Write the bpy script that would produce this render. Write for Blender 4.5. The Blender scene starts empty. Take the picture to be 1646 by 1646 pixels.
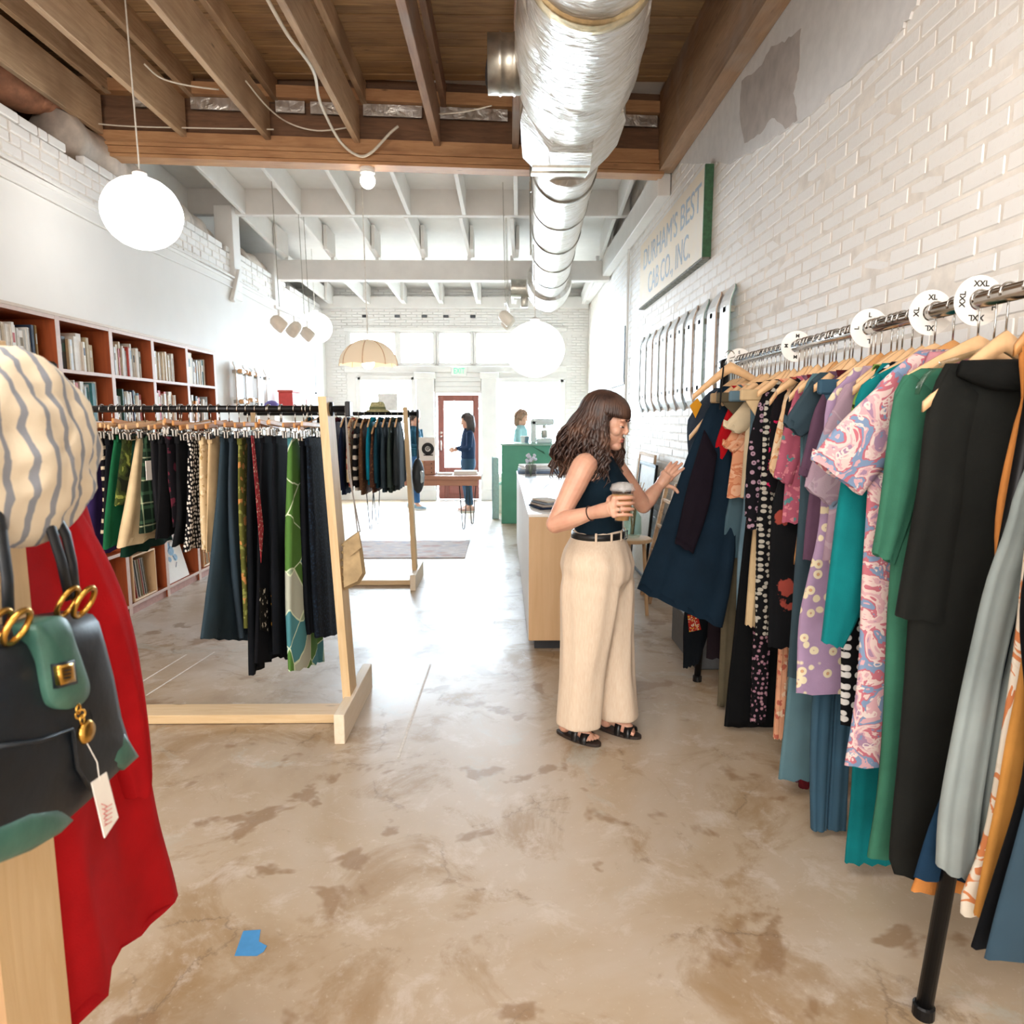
import bpy, math, random
import numpy as np
from mathutils import Vector, Matrix, noise
rnd = random.Random(7)
sc = bpy.context.scene
COL = sc.collection
PI = math.pi
# ------------------------------------------------------------------ camera
FPX, EYE = 1100.0, 1.52
TH = math.atan(148 / FPX); PS = math.atan(15 / FPX * math.cos(TH))
cam_d = bpy.data.cameras.new('camera'); cam = bpy.data.objects.new('camera', cam_d); COL.objects.link(cam)
cam_d.sensor_width = 36; cam_d.lens = FPX / 1646 * 36; cam_d.clip_start = 0.05; cam_d.clip_end = 200
cam.location = (0, 0, EYE); cam.rotation_euler = (PI / 2 - TH, 0, -PS)
cam_d.dof.use_dof = True; cam_d.dof.focus_distance = 3.1; cam_d.dof.aperture_fstop = 5.6
sc.camera = cam
# ------------------------------------------------------------------ daylight, added fill lights, exposure
vs = sc.view_settings
vs.view_transform = 'Standard'; vs.look = 'None'; vs.gamma = 1; vs.use_curve_mapping = False
vs.exposure = 0.0
w = bpy.data.worlds.new('sky'); sc.world = w; w.use_nodes = True
bg = w.node_tree.nodes['Background']; bg.inputs[0].default_value = (0.72, 0.87, 1.0, 1); bg.inputs[1].default_value = 66.0
def area(name, loc, rot, sx, sy, power, col, portal=False, spread=None):
    l = bpy.data.lights.new(name, 'AREA'); l.shape = 'RECTANGLE'; l.size = sx; l.size_y = sy
    l.energy = power; l.color = col
    if spread: l.spread = spread
    if portal: l.cycles.is_portal = True
    o = bpy.data.objects.new(name, l); COL.objects.link(o); o.location = loc; o.rotation_euler = rot
    return o
# the shopfront openings let the sky in
area('window_portal', (-0.9, 13.35, 1.6), (PI / 2, 0, PI), 4.6, 3.2, 1, (1, 1, 1), True)
# added warm-white fill, standing in for unseen lamps above and behind the camera
WARM = (1.0, 0.95, 0.88)
area('ceiling_fill_light', (-1.2, 0.2, 3.75), (0, 0, 0), 2.6, 1.6, 118, WARM)
area('ceiling_fill_light', (-0.8, -2.6, 3.75), (0, 0, 0), 2.6, 1.6, 150, WARM)
area('rear_fill_light', (-0.9, -3.9, 2.0), (PI / 2, 0, 0), 4.2, 2.6, 235, (1.0, 0.98, 0.95))  # added fill from the rear; the wall there has no window
sc.cycles.use_denoising = True
sc.cycles.max_bounces = 7; sc.cycles.diffuse_bounces = 5; sc.cycles.glossy_bounces = 3
sc.cycles.transparent_max_bounces = 10; sc.cycles.transmission_bounces = 6
sc.cycles.caustics_reflective = False; sc.cycles.caustics_refractive = False
sc.cycles.sample_clamp_indirect = 6.0
# ------------------------------------------------------------------ pixel rays -> points at a chosen depth
_f = np.array([math.sin(PS) * math.cos(TH), math.cos(PS) * math.cos(TH), -math.sin(TH)])
_r = np.array([math.cos(PS), -math.sin(PS), 0.0]); _u = np.cross(_r, _f); _C = np.array([0, 0, EYE])
def P(px, py, X=None, Y=None, Z=None):
    d = _f + _r * (px - 823) / FPX - _u * (py - 823) / FPX
    t = X / d[0] if X is not None else Y / d[1] if Y is not None else (Z - EYE) / d[2]
    v = _C + d * t
    return (float(v[0]), float(v[1]), float(v[2]))
# ------------------------------------------------------------------ mesh helpers
def loc_of(o):
    v = Vector((0, 0, 0))
    while o is not None:
        v = v + Vector(o.location); o = o.parent
    return v
class MB:
    def __init__(s): s.v = []; s.f = []
    def add(s, vs_, fs):
        b = len(s.v); s.v += [tuple(p) for p in vs_]; s.f += [tuple(b + i for i in f) for f in fs]; return s
    def box(s, x0, x1, y0, y1, z0, z1, c=0.0, M=None):
        if x0 > x1: x0, x1 = x1, x0
        if y0 > y1: y0, y1 = y1, y0
        if z0 > z1: z0, z1 = z1, z0
        if c <= 0:
            V = [(x, y, z) for x in (x0, x1) for y in (y0, y1) for z in (z0, z1)]
            F = [(0, 1, 3, 2), (4, 6, 7, 5), (0, 4, 5, 1), (2, 3, 7, 6), (0, 2, 6, 4), (1, 5, 7, 3)]
        else:
            c = min(c, (x1 - x0) * .45, (y1 - y0) * .45, (z1 - z0) * .45)
            lo, hi = (x0, y0, z0), (x1, y1, z1); V = []; idx = {}
            for sx in (0, 1):
                for sy in (0, 1):
                    for sz in (0, 1):
                        cn = [(lo, hi)[q][i] for i, q in enumerate((sx, sy, sz))]
                        for a in range(3):
                            p = list(cn)
                            for b in range(3):
                                if b != a: p[b] += c * (1 - 2 * (sx, sy, sz)[b])
                            idx[(sx, sy, sz, a)] = len(V); V.append(tuple(p))
            F = []
            for a in range(3):
                o1, o2 = [b for b in range(3) if b != a]
                for q in (0, 1):
                    ring = []
                    for (i, j) in ((0, 0), (1, 0), (1, 1), (0, 1)):
                        k = [0, 0, 0]; k[a] = q; k[o1] = i; k[o2] = j; ring.append(idx[(*k, a)])
                    F.append(tuple(ring))
            for a in range(3):
                o1, o2 = [b for b in range(3) if b != a]
                for i in (0, 1):
                    for j in (0, 1):
                        k = [0, 0, 0]; k[o1] = i; k[o2] = j; k2 = list(k); k2[a] = 1
                        F.append((idx[(*k, o1)], idx[(*k2, o1)], idx[(*k2, o2)], idx[(*k, o2)]))
            for sx in (0, 1):
                for sy in (0, 1):
                    for sz in (0, 1): F.append(tuple(idx[(sx, sy, sz, a)] for a in range(3)))
        if M is not None: V = [tuple(M @ Vector(p)) for p in V]
        return s.add(V, F)
    def bar(s, p, q, wd, ht, c=0.0, up=(0, 0, 1)):
        p, q = Vector(p), Vector(q); d = q - p; L = d.length; d = d.normalized(); up = Vector(up)
        if abs(d.dot(up)) > .98: up = Vector((0, 1, 0))
        x = d.cross(up).normalized(); z = x.cross(d)
        M = Matrix(((x.x, d.x, z.x, p.x), (x.y, d.y, z.y, p.y), (x.z, d.z, z.z, p.z), (0, 0, 0, 1)))
        return s.box(-wd / 2, wd / 2, 0, L, -ht / 2, ht / 2, c, M)
    def tube(s, pts, rad, n=8, cap=True, flat=1.0, up=(0, 0, 1), closed=False):
        pts = [Vector(p) for p in pts]; m = len(pts)
        if not hasattr(rad, '__len__'): rad = [rad] * m
        V = []; F = []; pr = None
        for i, p in enumerate(pts):
            if closed: t = pts[(i + 1) % m] - pts[i - 1]
            else: t = pts[min(i + 1, m - 1)] - pts[max(i - 1, 0)]
            t = t.normalized() if t.length > 1e-9 else Vector((0, 0, 1))
            if pr is None:
                u_ = Vector(up)
                if abs(t.dot(u_)) > .95: u_ = Vector((1, 0, 0)) if abs(t.x) < .9 else Vector((0, 1, 0))
                a = (u_ - t * t.dot(u_)).normalized()
            else:
                a = pr - t * t.dot(pr); a = a.normalized() if a.length > 1e-6 else t.orthogonal().normalized()
            pr = a; b = t.cross(a)
            for k in range(n):
                g = 2 * PI * k / n; V.append(p + (a * math.cos(g) * flat + b * math.sin(g)) * rad[i])
        rng = m if closed else m - 1
        for i in range(rng):
            j = (i + 1) % m
            for k in range(n): F.append((i * n + k, i * n + (k + 1) % n, j * n + (k + 1) % n, j * n + k))
        if cap and not closed: F.append(tuple(range(n - 1, -1, -1))); F.append(tuple((m - 1) * n + k for k in range(n)))
        return s.add(V, F)
    def lathe(s, prof, c=(0, 0, 0), n=20, M=None, cap=True):
        V = []; F = []; m = len(prof)
        for (r, z) in prof:
            for k in range(n):
                a = 2 * PI * k / n; V.append(Vector((r * math.cos(a), r * math.sin(a), z)))
        for i in range(m - 1):
            for k in range(n): F.append((i * n + k, i * n + (k + 1) % n, (i + 1) * n + (k + 1) % n, (i + 1) * n + k))
        if cap: F.append(tuple(range(n - 1, -1, -1))); F.append(tuple((m - 1) * n + k for k in range(n)))
        if M is not None: V = [M @ v for v in V]
        c = Vector(c); return s.add([v + c for v in V], F)
    def ball(s, c, r, nu=14, nv=10, M=None, fn=None):
        c = Vector(c); r = r if hasattr(r, '__len__') else (r, r, r); V = []; F = []
        for i in range(nv + 1):
            a = PI * i / nv
            for k in range(nu):
                b = 2 * PI * k / nu
                p = Vector((r[0] * math.sin(a) * math.cos(b), r[1] * math.sin(a) * math.sin(b), r[2] * math.cos(a)))
                if fn: p = fn(p)
                if M is not None: p = M @ p
                V.append(c + p)
        for i in range(nv):
            for k in range(nu): F.append((i * nu + k, (i + 1) * nu + k, (i + 1) * nu + (k + 1) % nu, i * nu + (k + 1) % nu))
        return s.add(V, F)
    def prism(s, poly, axis, a0, a1):
        """poly of 2-D points pushed out along an axis: 'x' takes (y,z), 'y' takes (x,z), 'z' takes (x,y)"""
        def mk(p, a): return {'x': (a, p[0], p[1]), 'y': (p[0], a, p[1]), 'z': (p[0], p[1], a)}[axis]
        n = len(poly); V = [mk(p, a0) for p in poly] + [mk(p, a1) for p in poly]
        F = [tuple(range(n)), tuple(range(2 * n - 1, n - 1, -1))] + [(i, i + n, (i + 1) % n + n, (i + 1) % n) for i in range(n)]
        return s.add(V, F)
    def mesh(s, name, mat, org, smooth):
        me = bpy.data.meshes.new(name)
        o = Vector(org); me.from_pydata([(p[0] - o.x, p[1] - o.y, p[2] - o.z) for p in s.v], [], s.f)
        if smooth: me.polygons.foreach_set('use_smooth', [True] * len(me.polygons))
        if mat: me.materials.append(mat)
        me.update(); return me
    def build(s, name, mat, parent=None, smooth=False, org=None):
        L = loc_of(parent) if parent else Vector(org) if org is not None else Vector((0, 0, 0))
        ob = bpy.data.objects.new(name, s.mesh(name, mat, L, smooth)); COL.objects.link(ob)
        if parent: ob.parent = parent
        elif org is not None: ob.location = org
        fix_normals(ob.data)
        return ob
import bmesh
def fix_normals(me):
    b = bmesh.new(); b.from_mesh(me); bmesh.ops.recalc_face_normals(b, faces=b.faces); b.to_mesh(me); b.free()
def tag(o, label=None, cat=None, group=None, kind=None):
    if label: o['label'] = label
    if cat: o['category'] = cat
    if group: o['group'] = group
    if kind: o['kind'] = kind
    return o
def thing(name, label, cat, loc, group=None):
    o = bpy.data.objects.new(name, None); COL.objects.link(o); o.location = loc; o.empty_display_size = .05
    return tag(o, label, cat, group)
def copy_tree(o, parent=None):
    c = o.copy(); COL.objects.link(c)
    if parent: c.parent = parent
    for ch in list(o.children): copy_tree(ch, c)
    return c
def struct(ob): ob['kind'] = 'structure'; return ob
# ------------------------------------------------------------------ material helpers
ORD = 'first second third fourth fifth sixth seventh eighth ninth tenth eleventh twelfth thirteenth fourteenth fifteenth sixteenth seventeenth eighteenth nineteenth twentieth twenty-first twenty-second twenty-third twenty-fourth twenty-fifth twenty-sixth twenty-seventh twenty-eighth twenty-ninth thirtieth'.split()
def lin(h):
    h = h.lstrip('#'); c = [int(h[i:i + 2], 16) / 255 for i in (0, 2, 4)]
    return tuple(x / 12.92 if x <= .04045 else ((x + .055) / 1.055) ** 2.4 for x in c) + (1,)
class NT:
    def __init__(s, name):
        s.m = bpy.data.materials.new(name); s.m.use_nodes = True; s.t = s.m.node_tree
        s.b = s.t.nodes['Principled BSDF']; s.o = s.t.nodes['Material Output']
    def n(s, typ, ins=None, **kw):
        d = s.t.nodes.new('ShaderNode' + typ)
        for k, v in kw.items(): setattr(d, k, v)
        for k, v in (ins or {}).items(): s.put(d.inputs[k], v)
        return d
    def put(s, sock, v):
        if isinstance(v, bpy.types.NodeSocket): s.t.links.new(v, sock)
        else:
            if isinstance(v, str): v = lin(v)
            sock.default_value = v
    def set(s, **kw):
        names = dict(color='Base Color', rough='Roughness', metal='Metallic', spec='Specular IOR Level', normal='Normal', alpha='Alpha', trans='Transmission Weight', ior='IOR', emit='Emission Color', emitw='Emission Strength', sheen='Sheen Weight', sss='Subsurface Weight', coat='Coat Weight', sssr='Subsurface Radius', ssss='Subsurface Scale')
        for k, v in kw.items(): s.put(s.b.inputs[names[k]], v)
        return s.m
    def co(s, scale=(1, 1, 1), kind='Object', loc=(0, 0, 0), rot=(0, 0, 0)):
        tc = s.n('TexCoord'); return s.n('Mapping', {0: tc.outputs[kind], 'Scale': scale, 'Location': loc, 'Rotation': rot}).outputs[0]
    def noise(s, co, scale, detail=4, rough=.55, dist=0.0):
        return s.n('TexNoise', {'Vector': co, 'Scale': scale, 'Detail': detail, 'Roughness': rough, 'Distortion': dist})
    def ramp(s, fac, stops, interp='LINEAR'):
        r = s.n('ValToRGB', {0: fac}); cr = r.color_ramp; cr.interpolation = interp
        while len(cr.elements) < len(stops): cr.elements.new(.5)
        for e, (p, c) in zip(cr.elements, stops): e.position = p; e.color = lin(c) if isinstance(c, str) else c
        return r.outputs[0]
    def mix(s, fac, a, b, mode='MIX'):
        m = s.n('Mix', data_type='RGBA', blend_type=mode)
        s.put(m.inputs[0], fac); s.put(m.inputs[6], a); s.put(m.inputs[7], b); return m.outputs[2]
    def math(s, op, a, b=None):
        m = s.n('Math', operation=op); s.put(m.inputs[0], a)
        if b is not None: s.put(m.inputs[1], b)
        return m.outputs[0]
    def bump(s, h, strength=.3, dist=.01):
        return s.n('Bump', {'Strength': strength, 'Distance': dist, 'Height': h}).outputs[0]
def gray(v): return (v, v, v, 1)
def simple(name, col, rough=.5, metal=0.0, var=.06, scale=30, bump=0.0, **kw):
    t = NT(name); co = t.co(); nz = t.noise(co, scale)
    c = lin(col) if isinstance(col, str) else col
    dk = tuple(x * (1 - 2 * var) for x in c[:3]) + (1,); lt = tuple(min(1, x * (1 + 2 * var)) for x in c[:3]) + (1,)
    t.set(color=t.ramp(nz.outputs[0], [(.3, dk), (.7, lt)]), rough=rough, metal=metal, **kw)
    if bump: t.set(normal=t.bump(nz.outputs[0], bump, .003))
    return t.m
def woodmat(name, c0, c1, axis=1, rough=.6, dirt=None, scale=1.0):
    t = NT(name); st = [14 * scale] * 3; st[axis] = 1.1 * scale
    oi = t.n('ObjectInfo'); off = t.n('CombineXYZ', {0: t.math('MULTIPLY', oi.outputs['Random'], 37.0), 1: t.math('MULTIPLY', oi.outputs['Random'], 11.0), 2: 0.0}).outputs[0]
    tc = t.n('TexCoord'); ad = t.n('VectorMath', {0: tc.outputs['Object'], 1: off}, operation='ADD').outputs[0]
    mp = t.n('Mapping', {0: ad, 'Scale': tuple(st)}).outputs[0]
    g = t.noise(mp, 2.2, 6, .6, 1.2); base = t.ramp(g.outputs[0], [(.25, c0), (.75, c1)])
    big = t.noise(ad, 1.3, 3); hue = t.mix(t.math('MULTIPLY', oi.outputs['Random'], .35), base, c0)
    if dirt: hue = t.mix(t.ramp(big.outputs[0], [(.5, gray(0)), (.72, gray(.75))]), hue, dirt)
    vk = t.n('TexVoronoi', {'Vector': t.n('Mapping', {0: ad, 'Scale': tuple(2.2 if i == axis else 9 for i in range(3))}).outputs[0], 'Scale': 1.0}).outputs[0]
    hue = t.mix(t.ramp(vk, [(.03, gray(.8)), (.09, gray(0))]), hue, tuple(x * .35 for x in lin(c0)[:3]) + (1,))
    t.set(color=hue, rough=rough, normal=t.bump(g.outputs[0], .25, .004)); return t.m
# ================================================================== materials of the room
def m_paint():
    t = NT('white_brick_paint'); co = t.co(); a = t.noise(co, 3, 5); b = t.noise(co, 40, 4); oi = t.n('ObjectInfo')
    c = t.ramp(a.outputs[0], [(.3, '#efece8'), (.7, '#f5f3f0')])
    c = t.mix(t.ramp(b.outputs[0], [(.66, gray(0)), (.78, gray(.35))]), c, '#cdb79d')
    c = t.mix(t.math('MULTIPLY', oi.outputs['Random'], .1), c, '#d8d2cc')
    t.set(color=c, rough=.6, normal=t.bump(b.outputs[0], .35, .004)); return t.m
BRICK = m_paint()
DRYWALL = simple('white_drywall', '#ebe9e5', .75, var=.012, scale=2)
PLASTER = simple('old_white_plaster', '#dedcda', .8, var=.03, scale=14, bump=.3)
BAREPL = simple('bare_grey_plaster', '#b9b0aa', .85, var=.07, scale=9, bump=.4)
MORTAR = simple('painted_mortar', '#e9e2d9', .8, var=.06, scale=12, bump=.3)
WHITE = simple('white_painted_wood', '#eeece8', .55, var=.015, scale=6)
WHITEB = simple('white_painted_beam', '#e4e0db', .6, var=.02, scale=5)
PLANK = woodmat('dark_ceiling_plank', '#7a5a40', '#b8925f', 0, .65, '#4a2e1a')
JOIST = woodmat('joist_timber', '#a98a6a', '#dcbc98', 1, .7, '#86664a')
JOISTR = woodmat('reddish_joist_timber', '#86604a', '#b08a6a', 1, .7, '#9a948c')
BEAM = woodmat('orange_beam_timber', '#ab7a50', '#d0a274', 0, .6, '#7c4a28')
BEAMD = woodmat('dark_beam_timber', '#5f4430', '#876044', 0, .7)
PLATE = woodmat('wall_plate_timber', '#8b6a4c', '#b58e68', 1, .65, '#b3a89c')
PINE = woodmat('pale_pine', '#c6a678', '#dcc39c', 2, .55)
PINEX = woodmat('pale_pine_lengthwise', '#c9aa7e', '#dfc7a2', 0, .55)
PINEW = woodmat('white_pine', '#dccbb2', '#eadfcd', 1, .5)
BIRCH = woodmat('birch_plywood', '#cba67c', '#d9b78f', 2, .45, scale=.6)
BLACKM = simple('black_metal', '#1c1c1e', .38, .6, .05)
DARKM = simple('dark_grey_metal', '#4b4c4f', .4, .7, .06)
CHROME = simple('polished_steel', '#b9b6b2', .16, 1.0, .03)
STEEL = simple('galvanised_steel', '#b0aca2', .34, .9, .1, 18)
WHITEP = simple('white_plastic', '#f0efec', .4, var=.01)
PAPER = simple('white_paper', '#f1eee8', .8, var=.01)
def m_foil():
    t = NT('crinkled_foil'); co = t.co(scale=(1, 3.0, 1)); a = t.noise(co, 9, 6, .6, .8); v = t.n('TexVoronoi', {'Vector': t.co(scale=(6, 22, 6)), 'Scale': 1.6}, feature='DISTANCE_TO_EDGE')
    h = t.math('ADD', a.outputs[0], t.math('MULTIPLY', v.outputs[0], .5))
    t.set(color=t.ramp(a.outputs[0], [(.3, '#cfc8ba'), (.7, '#f2f0ee')]), metal=.82, rough=.30, normal=t.bump(h, .75, .02)); return t.m
FOIL = m_foil()
def m_floor():
    t = NT('sealed_concrete'); co = t.co()
    a = t.noise(co, .55, 6, .62, .5); b = t.noise(co, 1.9, 7, .68, .7); c = t.noise(co, 6, 8, .7, .4); d = t.noise(co, 60, 4)
    base = t.ramp(a.outputs[0], [(.30, '#907657'), (.46, '#ae9c85'), (.58, '#b9ac9d'), (.68, '#c0bab4')])
    base = t.mix(t.ramp(b.outputs[0], [(.52, gray(0)), (.60, gray(.6)), (.68, gray(.85))]), base, '#937855')
    base = t.mix(t.ramp(c.outputs[0], [(.54, gray(0)), (.66, gray(.45))]), base, '#cfc6be')
    b2 = t.noise(t.co(loc=(7, 3, 0)), 1.3, 7, .7, 1.0)
    base = t.mix(t.ramp(b2.outputs[0], [(.58, gray(0)), (.66, gray(.6))]), base, '#b2b4ac')
    spots = t.noise(t.co(loc=(2, 9, 0)), 3.1, 4, .55, .3)
    base = t.mix(t.ramp(spots.outputs[0], [(.60, gray(0)), (.64, gray(.7))]), base, '#86694a')
    crk = t.n('TexVoronoi', {'Vector': t.mix(.12, t.co(), c.outputs[1]), 'Scale': 2.2}, feature='DISTANCE_TO_EDGE')
    base = t.mix(t.math('MULTIPLY', t.ramp(crk.outputs[0], [(.0, gray(.6)), (.012, gray(0))]), t.ramp(b.outputs[0], [(.5, gray(0)), (.6, gray(1))])), base, '#6f5d4a')
    base = t.mix(t.ramp(d.outputs[0], [(.62, gray(0)), (.75, gray(.25))]), base, '#e6ddd2')
    rg = t.ramp(b.outputs[0], [(.3, gray(.30)), (.7, gray(.48))])
    t.set(color=base, rough=rg, spec=.5, normal=t.bump(t.math('ADD', c.outputs[0], t.math('MULTIPLY', d.outputs[0], .3)), .12, .004)); return t.m
FLOOR = m_floor()
def m_glass(name='window_glass', tint=(1, 1, 1, 1), white_glare=0.0):
    m = bpy.data.materials.new(name); m.use_nodes = True; t = m.node_tree; t.nodes.remove(t.nodes['Principled BSDF'])
    tr = t.nodes.new('ShaderNodeBsdfTransparent'); tr.inputs[0].default_value = tint
    gl = t.nodes.new('ShaderNodeBsdfGlossy'); gl.inputs['Roughness'].default_value = .04
    mx = t.nodes.new('ShaderNodeMixShader'); lw = t.nodes.new('ShaderNodeLayerWeight'); lw.inputs[0].default_value = .5; fr = t.nodes.new('ShaderNodeMapRange'); fr.interpolation_type = 'SMOOTHSTEP'; fr.inputs[1].default_value = .45; fr.inputs[2].default_value = 1.0; fr.inputs[3].default_value = .04; fr.inputs[4].default_value = .28; t.links.new(lw.outputs['Facing'], fr.inputs[0])
    t.links.new(fr.outputs[0], mx.inputs[0]); t.links.new(tr.outputs[0], mx.inputs[1]); t.links.new(gl.outputs[0], mx.inputs[2])
    out = mx.outputs[0]
    if white_glare:  # white diffuse mixed in to imitate bright reflections
        df = t.nodes.new('ShaderNodeBsdfDiffuse'); df.inputs[0].default_value = (.95, .95, .95, 1); m2 = t.nodes.new('ShaderNodeMixShader'); m2.inputs[0].default_value = white_glare; t.links.new(out, m2.inputs[1]); t.links.new(df.outputs[0], m2.inputs[2]); out = m2.outputs[0]
    t.links.new(out, t.nodes['Material Output'].inputs[0]); return m
GLASS = m_glass()
CLEAR = m_glass('clear_plastic', (.985, .985, .985, 1))

# ================================================================== the room shell
XR, XL, YB, YF = 1.6, -3.3, 13.1, -4.2
m = MB(); m.box(-4.6, 2.0, YF - .2, 13.5, -.2, 0); floor = struct(m.build('floor', FLOOR))
for pa, pb, wd in (((640, 1218), (692, 1068), .012), ((235, 1118), (345, 1048), .010), ((228, 1096), (300, 1052), .010)):
    a, b = P(*pa, Z=0), P(*pb, Z=0); m = MB(); m.bar((a[0], a[1], .0006), (b[0], b[1], .0006), wd, .0008); o = m.build('paint_line', simple('worn_white_line', '#d8d2ca', .7, var=.08, scale=40) if 'worn_white_line' not in bpy.data.materials else bpy.data.materials['worn_white_line'], floor)
m = MB(); m.box(-9, 7, 13.5, 30, -.25, -.02); struct(m.build('street', simple('pale_pavement', '#c9c6c0', .8), None))
# --- right wall: masonry core with painted bricks laid proud of the joints
m = MB(); m.box(XR + .0022, XR + .3, YF - .2, 13.4, 0, 4.75); wall_r = struct(m.build('wall_right', MORTAR))
BL, BH, JN = .204, .064, .010
def brick_mesh(k):
    rr = random.Random(k); m = MB(); m.box(-.06, 0, 0, BL, 0, BH, .006)
    m.v = [(x - (rr.random() * .003 if x > -.05 else 0), y + rr.uniform(-.0015, .0015), z + rr.uniform(-.0015, .0015)) for x, y, z in m.v]
    return m
BMs = []
for k in range(6):
    mm = brick_mesh(k); mm.v = [(-x, y, z) for x, y, z in mm.v]; me = mm.mesh('brick', BRICK, (0, 0, 0), False); fix_normals(me); BMs.append((me, mm))
spots = []
for row in range(0, 53):
    z = row * (BH + JN)
    for q in range(-2, 48):
        y = 1.75 + q * (BL + JN) + (row % 2) * (BL + JN) / 2
        if y > 11.6 or (row < 14 and y < 3.9): continue
        spots.append((y, z))
def size_key(s):
    y, z = s
    hid = 6.0 if z < 1.72 + .02 * y and y < 4.2 else 0.0
    return y + hid + (3 if z > 1.5 + y * .62 else 0)
spots.sort(key=size_key)
rest = MB()
for i, (y, z) in enumerate(spots):
    me, mm = BMs[rnd.randrange(6)]; dx = XR - .002 + rnd.uniform(-.0025, .0025)
    if i < 300:
        b = bpy.data.objects.new('brick', me); COL.objects.link(b); b.parent = wall_r; b.location = (dx, y, z)
    else: rest.add([(p[0] + dx, p[1] + y, p[2] + z) for p in mm.v], mm.f)
bk = rest.build('brick_courses', BRICK, wall_r); bk['kind'] = 'stuff'
# remains of plaster over the bricks
def patch(name, px, mat, x, th, parent, jit=.012, sub=5):
    pts = [P(a, b, X=x)[1:] for a, b in px]; out = []
    for i, p in enumerate(pts):
        q = pts[(i + 1) % len(pts)]
        for k in range(sub):
            f = k / sub; out.append((p[0] + (q[0] - p[0]) * f + rnd.uniform(-jit, jit), p[1] + (q[1] - p[1]) * f + rnd.uniform(-jit, jit)))
    m = MB(); m.prism(out, 'x', x, x + th); return m.build(name, mat, parent)
patch('plaster_patch', [(1500, -60), (1463, 24), (1440, 60), (1400, 95), (1341, 145), (1312, 175), (1275, 200), (1240, 222), (1200, 250), (1172, 262), (1090, 262), (1150, 130), (1225, 0), (1260, -60)], PLASTER, XR - .011, .02, wall_r)
patch('bare_patch', [(1287, 45), (1284, 110), (1275, 150), (1282, 192), (1262, 206), (1240, 190), (1222, 215), (1196, 232), (1188, 185), (1192, 130), (1220, 110), (1240, 75), (1262, 66)], BAREPL, XR - .0125, .006, wall_r, .008)
# --- left wall: drywall with a ledge, an old brick band above it, the party wall further out
m = MB(); m.box(XL - .12, XL, YF - .2, 13.2, 0, 3.22); wall_l = struct(m.build('wall_left', DRYWALL))
m = MB()
for zz, r_ in ((3.235, .014), (3.10, .010)): m.tube([(XL + .016, y, zz + .015 * math.sin(y * 1.7)) for y in np.arange(1.0, 13.05, .4)], r_, 6)
m.build('conduit', WHITE, wall_l)
m = MB(); m.box(XL - .14, XL + .012, YF, 13.2, 3.19, 3.225, .004); m.build('ledge', WHITE, wall_l)
band = MB()
for row in range(5):
    z = 3.23 + row * .078; y = 1.2 + (row % 2) * .11
    while y < 12.9:
        L = rnd.choice([.21, .21, .105]); 
        if rnd.random() > (0, 0, .01, .03, .10)[row]: band.box(XL - .10, XL - .032 + rnd.uniform(-.006, .006), y, y + L - .012, z, z + .066, .007)
        y += L
bd = band.build('brick_courses', BRICK, wall_l); bd['kind'] = 'stuff'
m = MB(); m.box(XL - .30, XL - .042, YF, 13.2, 3.2, 3.535); m.build('parapet', MORTAR, wall_l)
m = MB(); m.box(-4.75, -4.55, YF - .2, 13.4, 0, 4.75); struct(m.build('wall_party', WHITEB))
m = MB()
for (y0, y1, x, z, r_) in ((5.9, 8.7, -3.62, 3.78, .2), (9.3, 11.6, -3.55, 3.62, .15)):
    pts = [(x + .05 * math.sin(y * 2.1), y, z - .05 * (y - y0) + .03 * math.sin(y * 3.3)) for y in np.arange(y0, y1, .12)]
    m.tube(pts, [r_ * (1 + .13 * math.sin(i * 1.9) + .05 * rnd.random()) for i in range(len(pts))], 18)
dl = m.build('wrapped_duct', simple('dull_wrapped_duct', '#cabdb0', .8, .05, .1, 8, .6), wall_l, True)
# --- back wall with openings
def wall_holes(name, mat, x0, x1, z0, z1, y0, y1, holes):
    xs = sorted({x0, x1, *[h[0] for h in holes], *[h[1] for h in holes]}); zs = sorted({z0, z1, *[h[2] for h in holes], *[h[3] for h in holes]})
    m = MB()
    for a, b in zip(xs, xs[1:]):
        for c, d in zip(zs, zs[1:]):
            cx, cz = (a + b) / 2, (c + d) / 2
            if not any(h[0] < cx < h[1] and h[2] < cz < h[3] for h in holes): m.box(a, b, y0, y1, c, d)
    return m.build(name, mat)
TR = [(-2.85, -1.98), (-1.92, -1.27), (-1.20, -.58), (-.51, .26), (.33, 1.10)]
HOL = [(a, b, 2.55, 3.14) for a, b in TR] + [(-2.72, -1.66, .45, 2.32), (-1.26, -.42, 0, 2.02), (-.26, 1.15, .45, 2.28)]
wb = struct(wall_holes('wall_back', BRICK, -4.6, 1.75, 0, 4.6, YB, YB + .22, HOL))
bm_ = MB()
for row in range(28):
    z = 3.16 + row * .05
    if z > 4.2: break
    y = 0; x = -3.28 + (row % 2) * .1
    while x < 1.55:
        if rnd.random() > .03: bm_.box(x, x + .19, YB - .02 - rnd.random() * .006, YB + .02, z, z + .042, .004)
        x += .2
for row in range(62):
    z = row * .05
    for (xa, xb) in ((-3.28, -2.92), (1.2, 1.58)):
        x = xa + (row % 2) * .09
        while x < xb: bm_.box(x, min(x + .17, xb), YB - .015 - rnd.random() * .006, YB + .02, z, z + .042, .004); x += .18
o = bm_.build('brick_courses', BRICK, wb); o['kind'] = 'stuff'
for i, z in enumerate((3.42, 3.42, 3.42, 3.42, 3.42)):
    m = MB(); x = (-2.55, -1.95, -1.45, -1.05, -.55)[i]; m.box(x - .05, x + .05, YB - .03, YB + .03, z - .02, z + .03, .005); m.build('wall_bolt', DARKM, wb)
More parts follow.
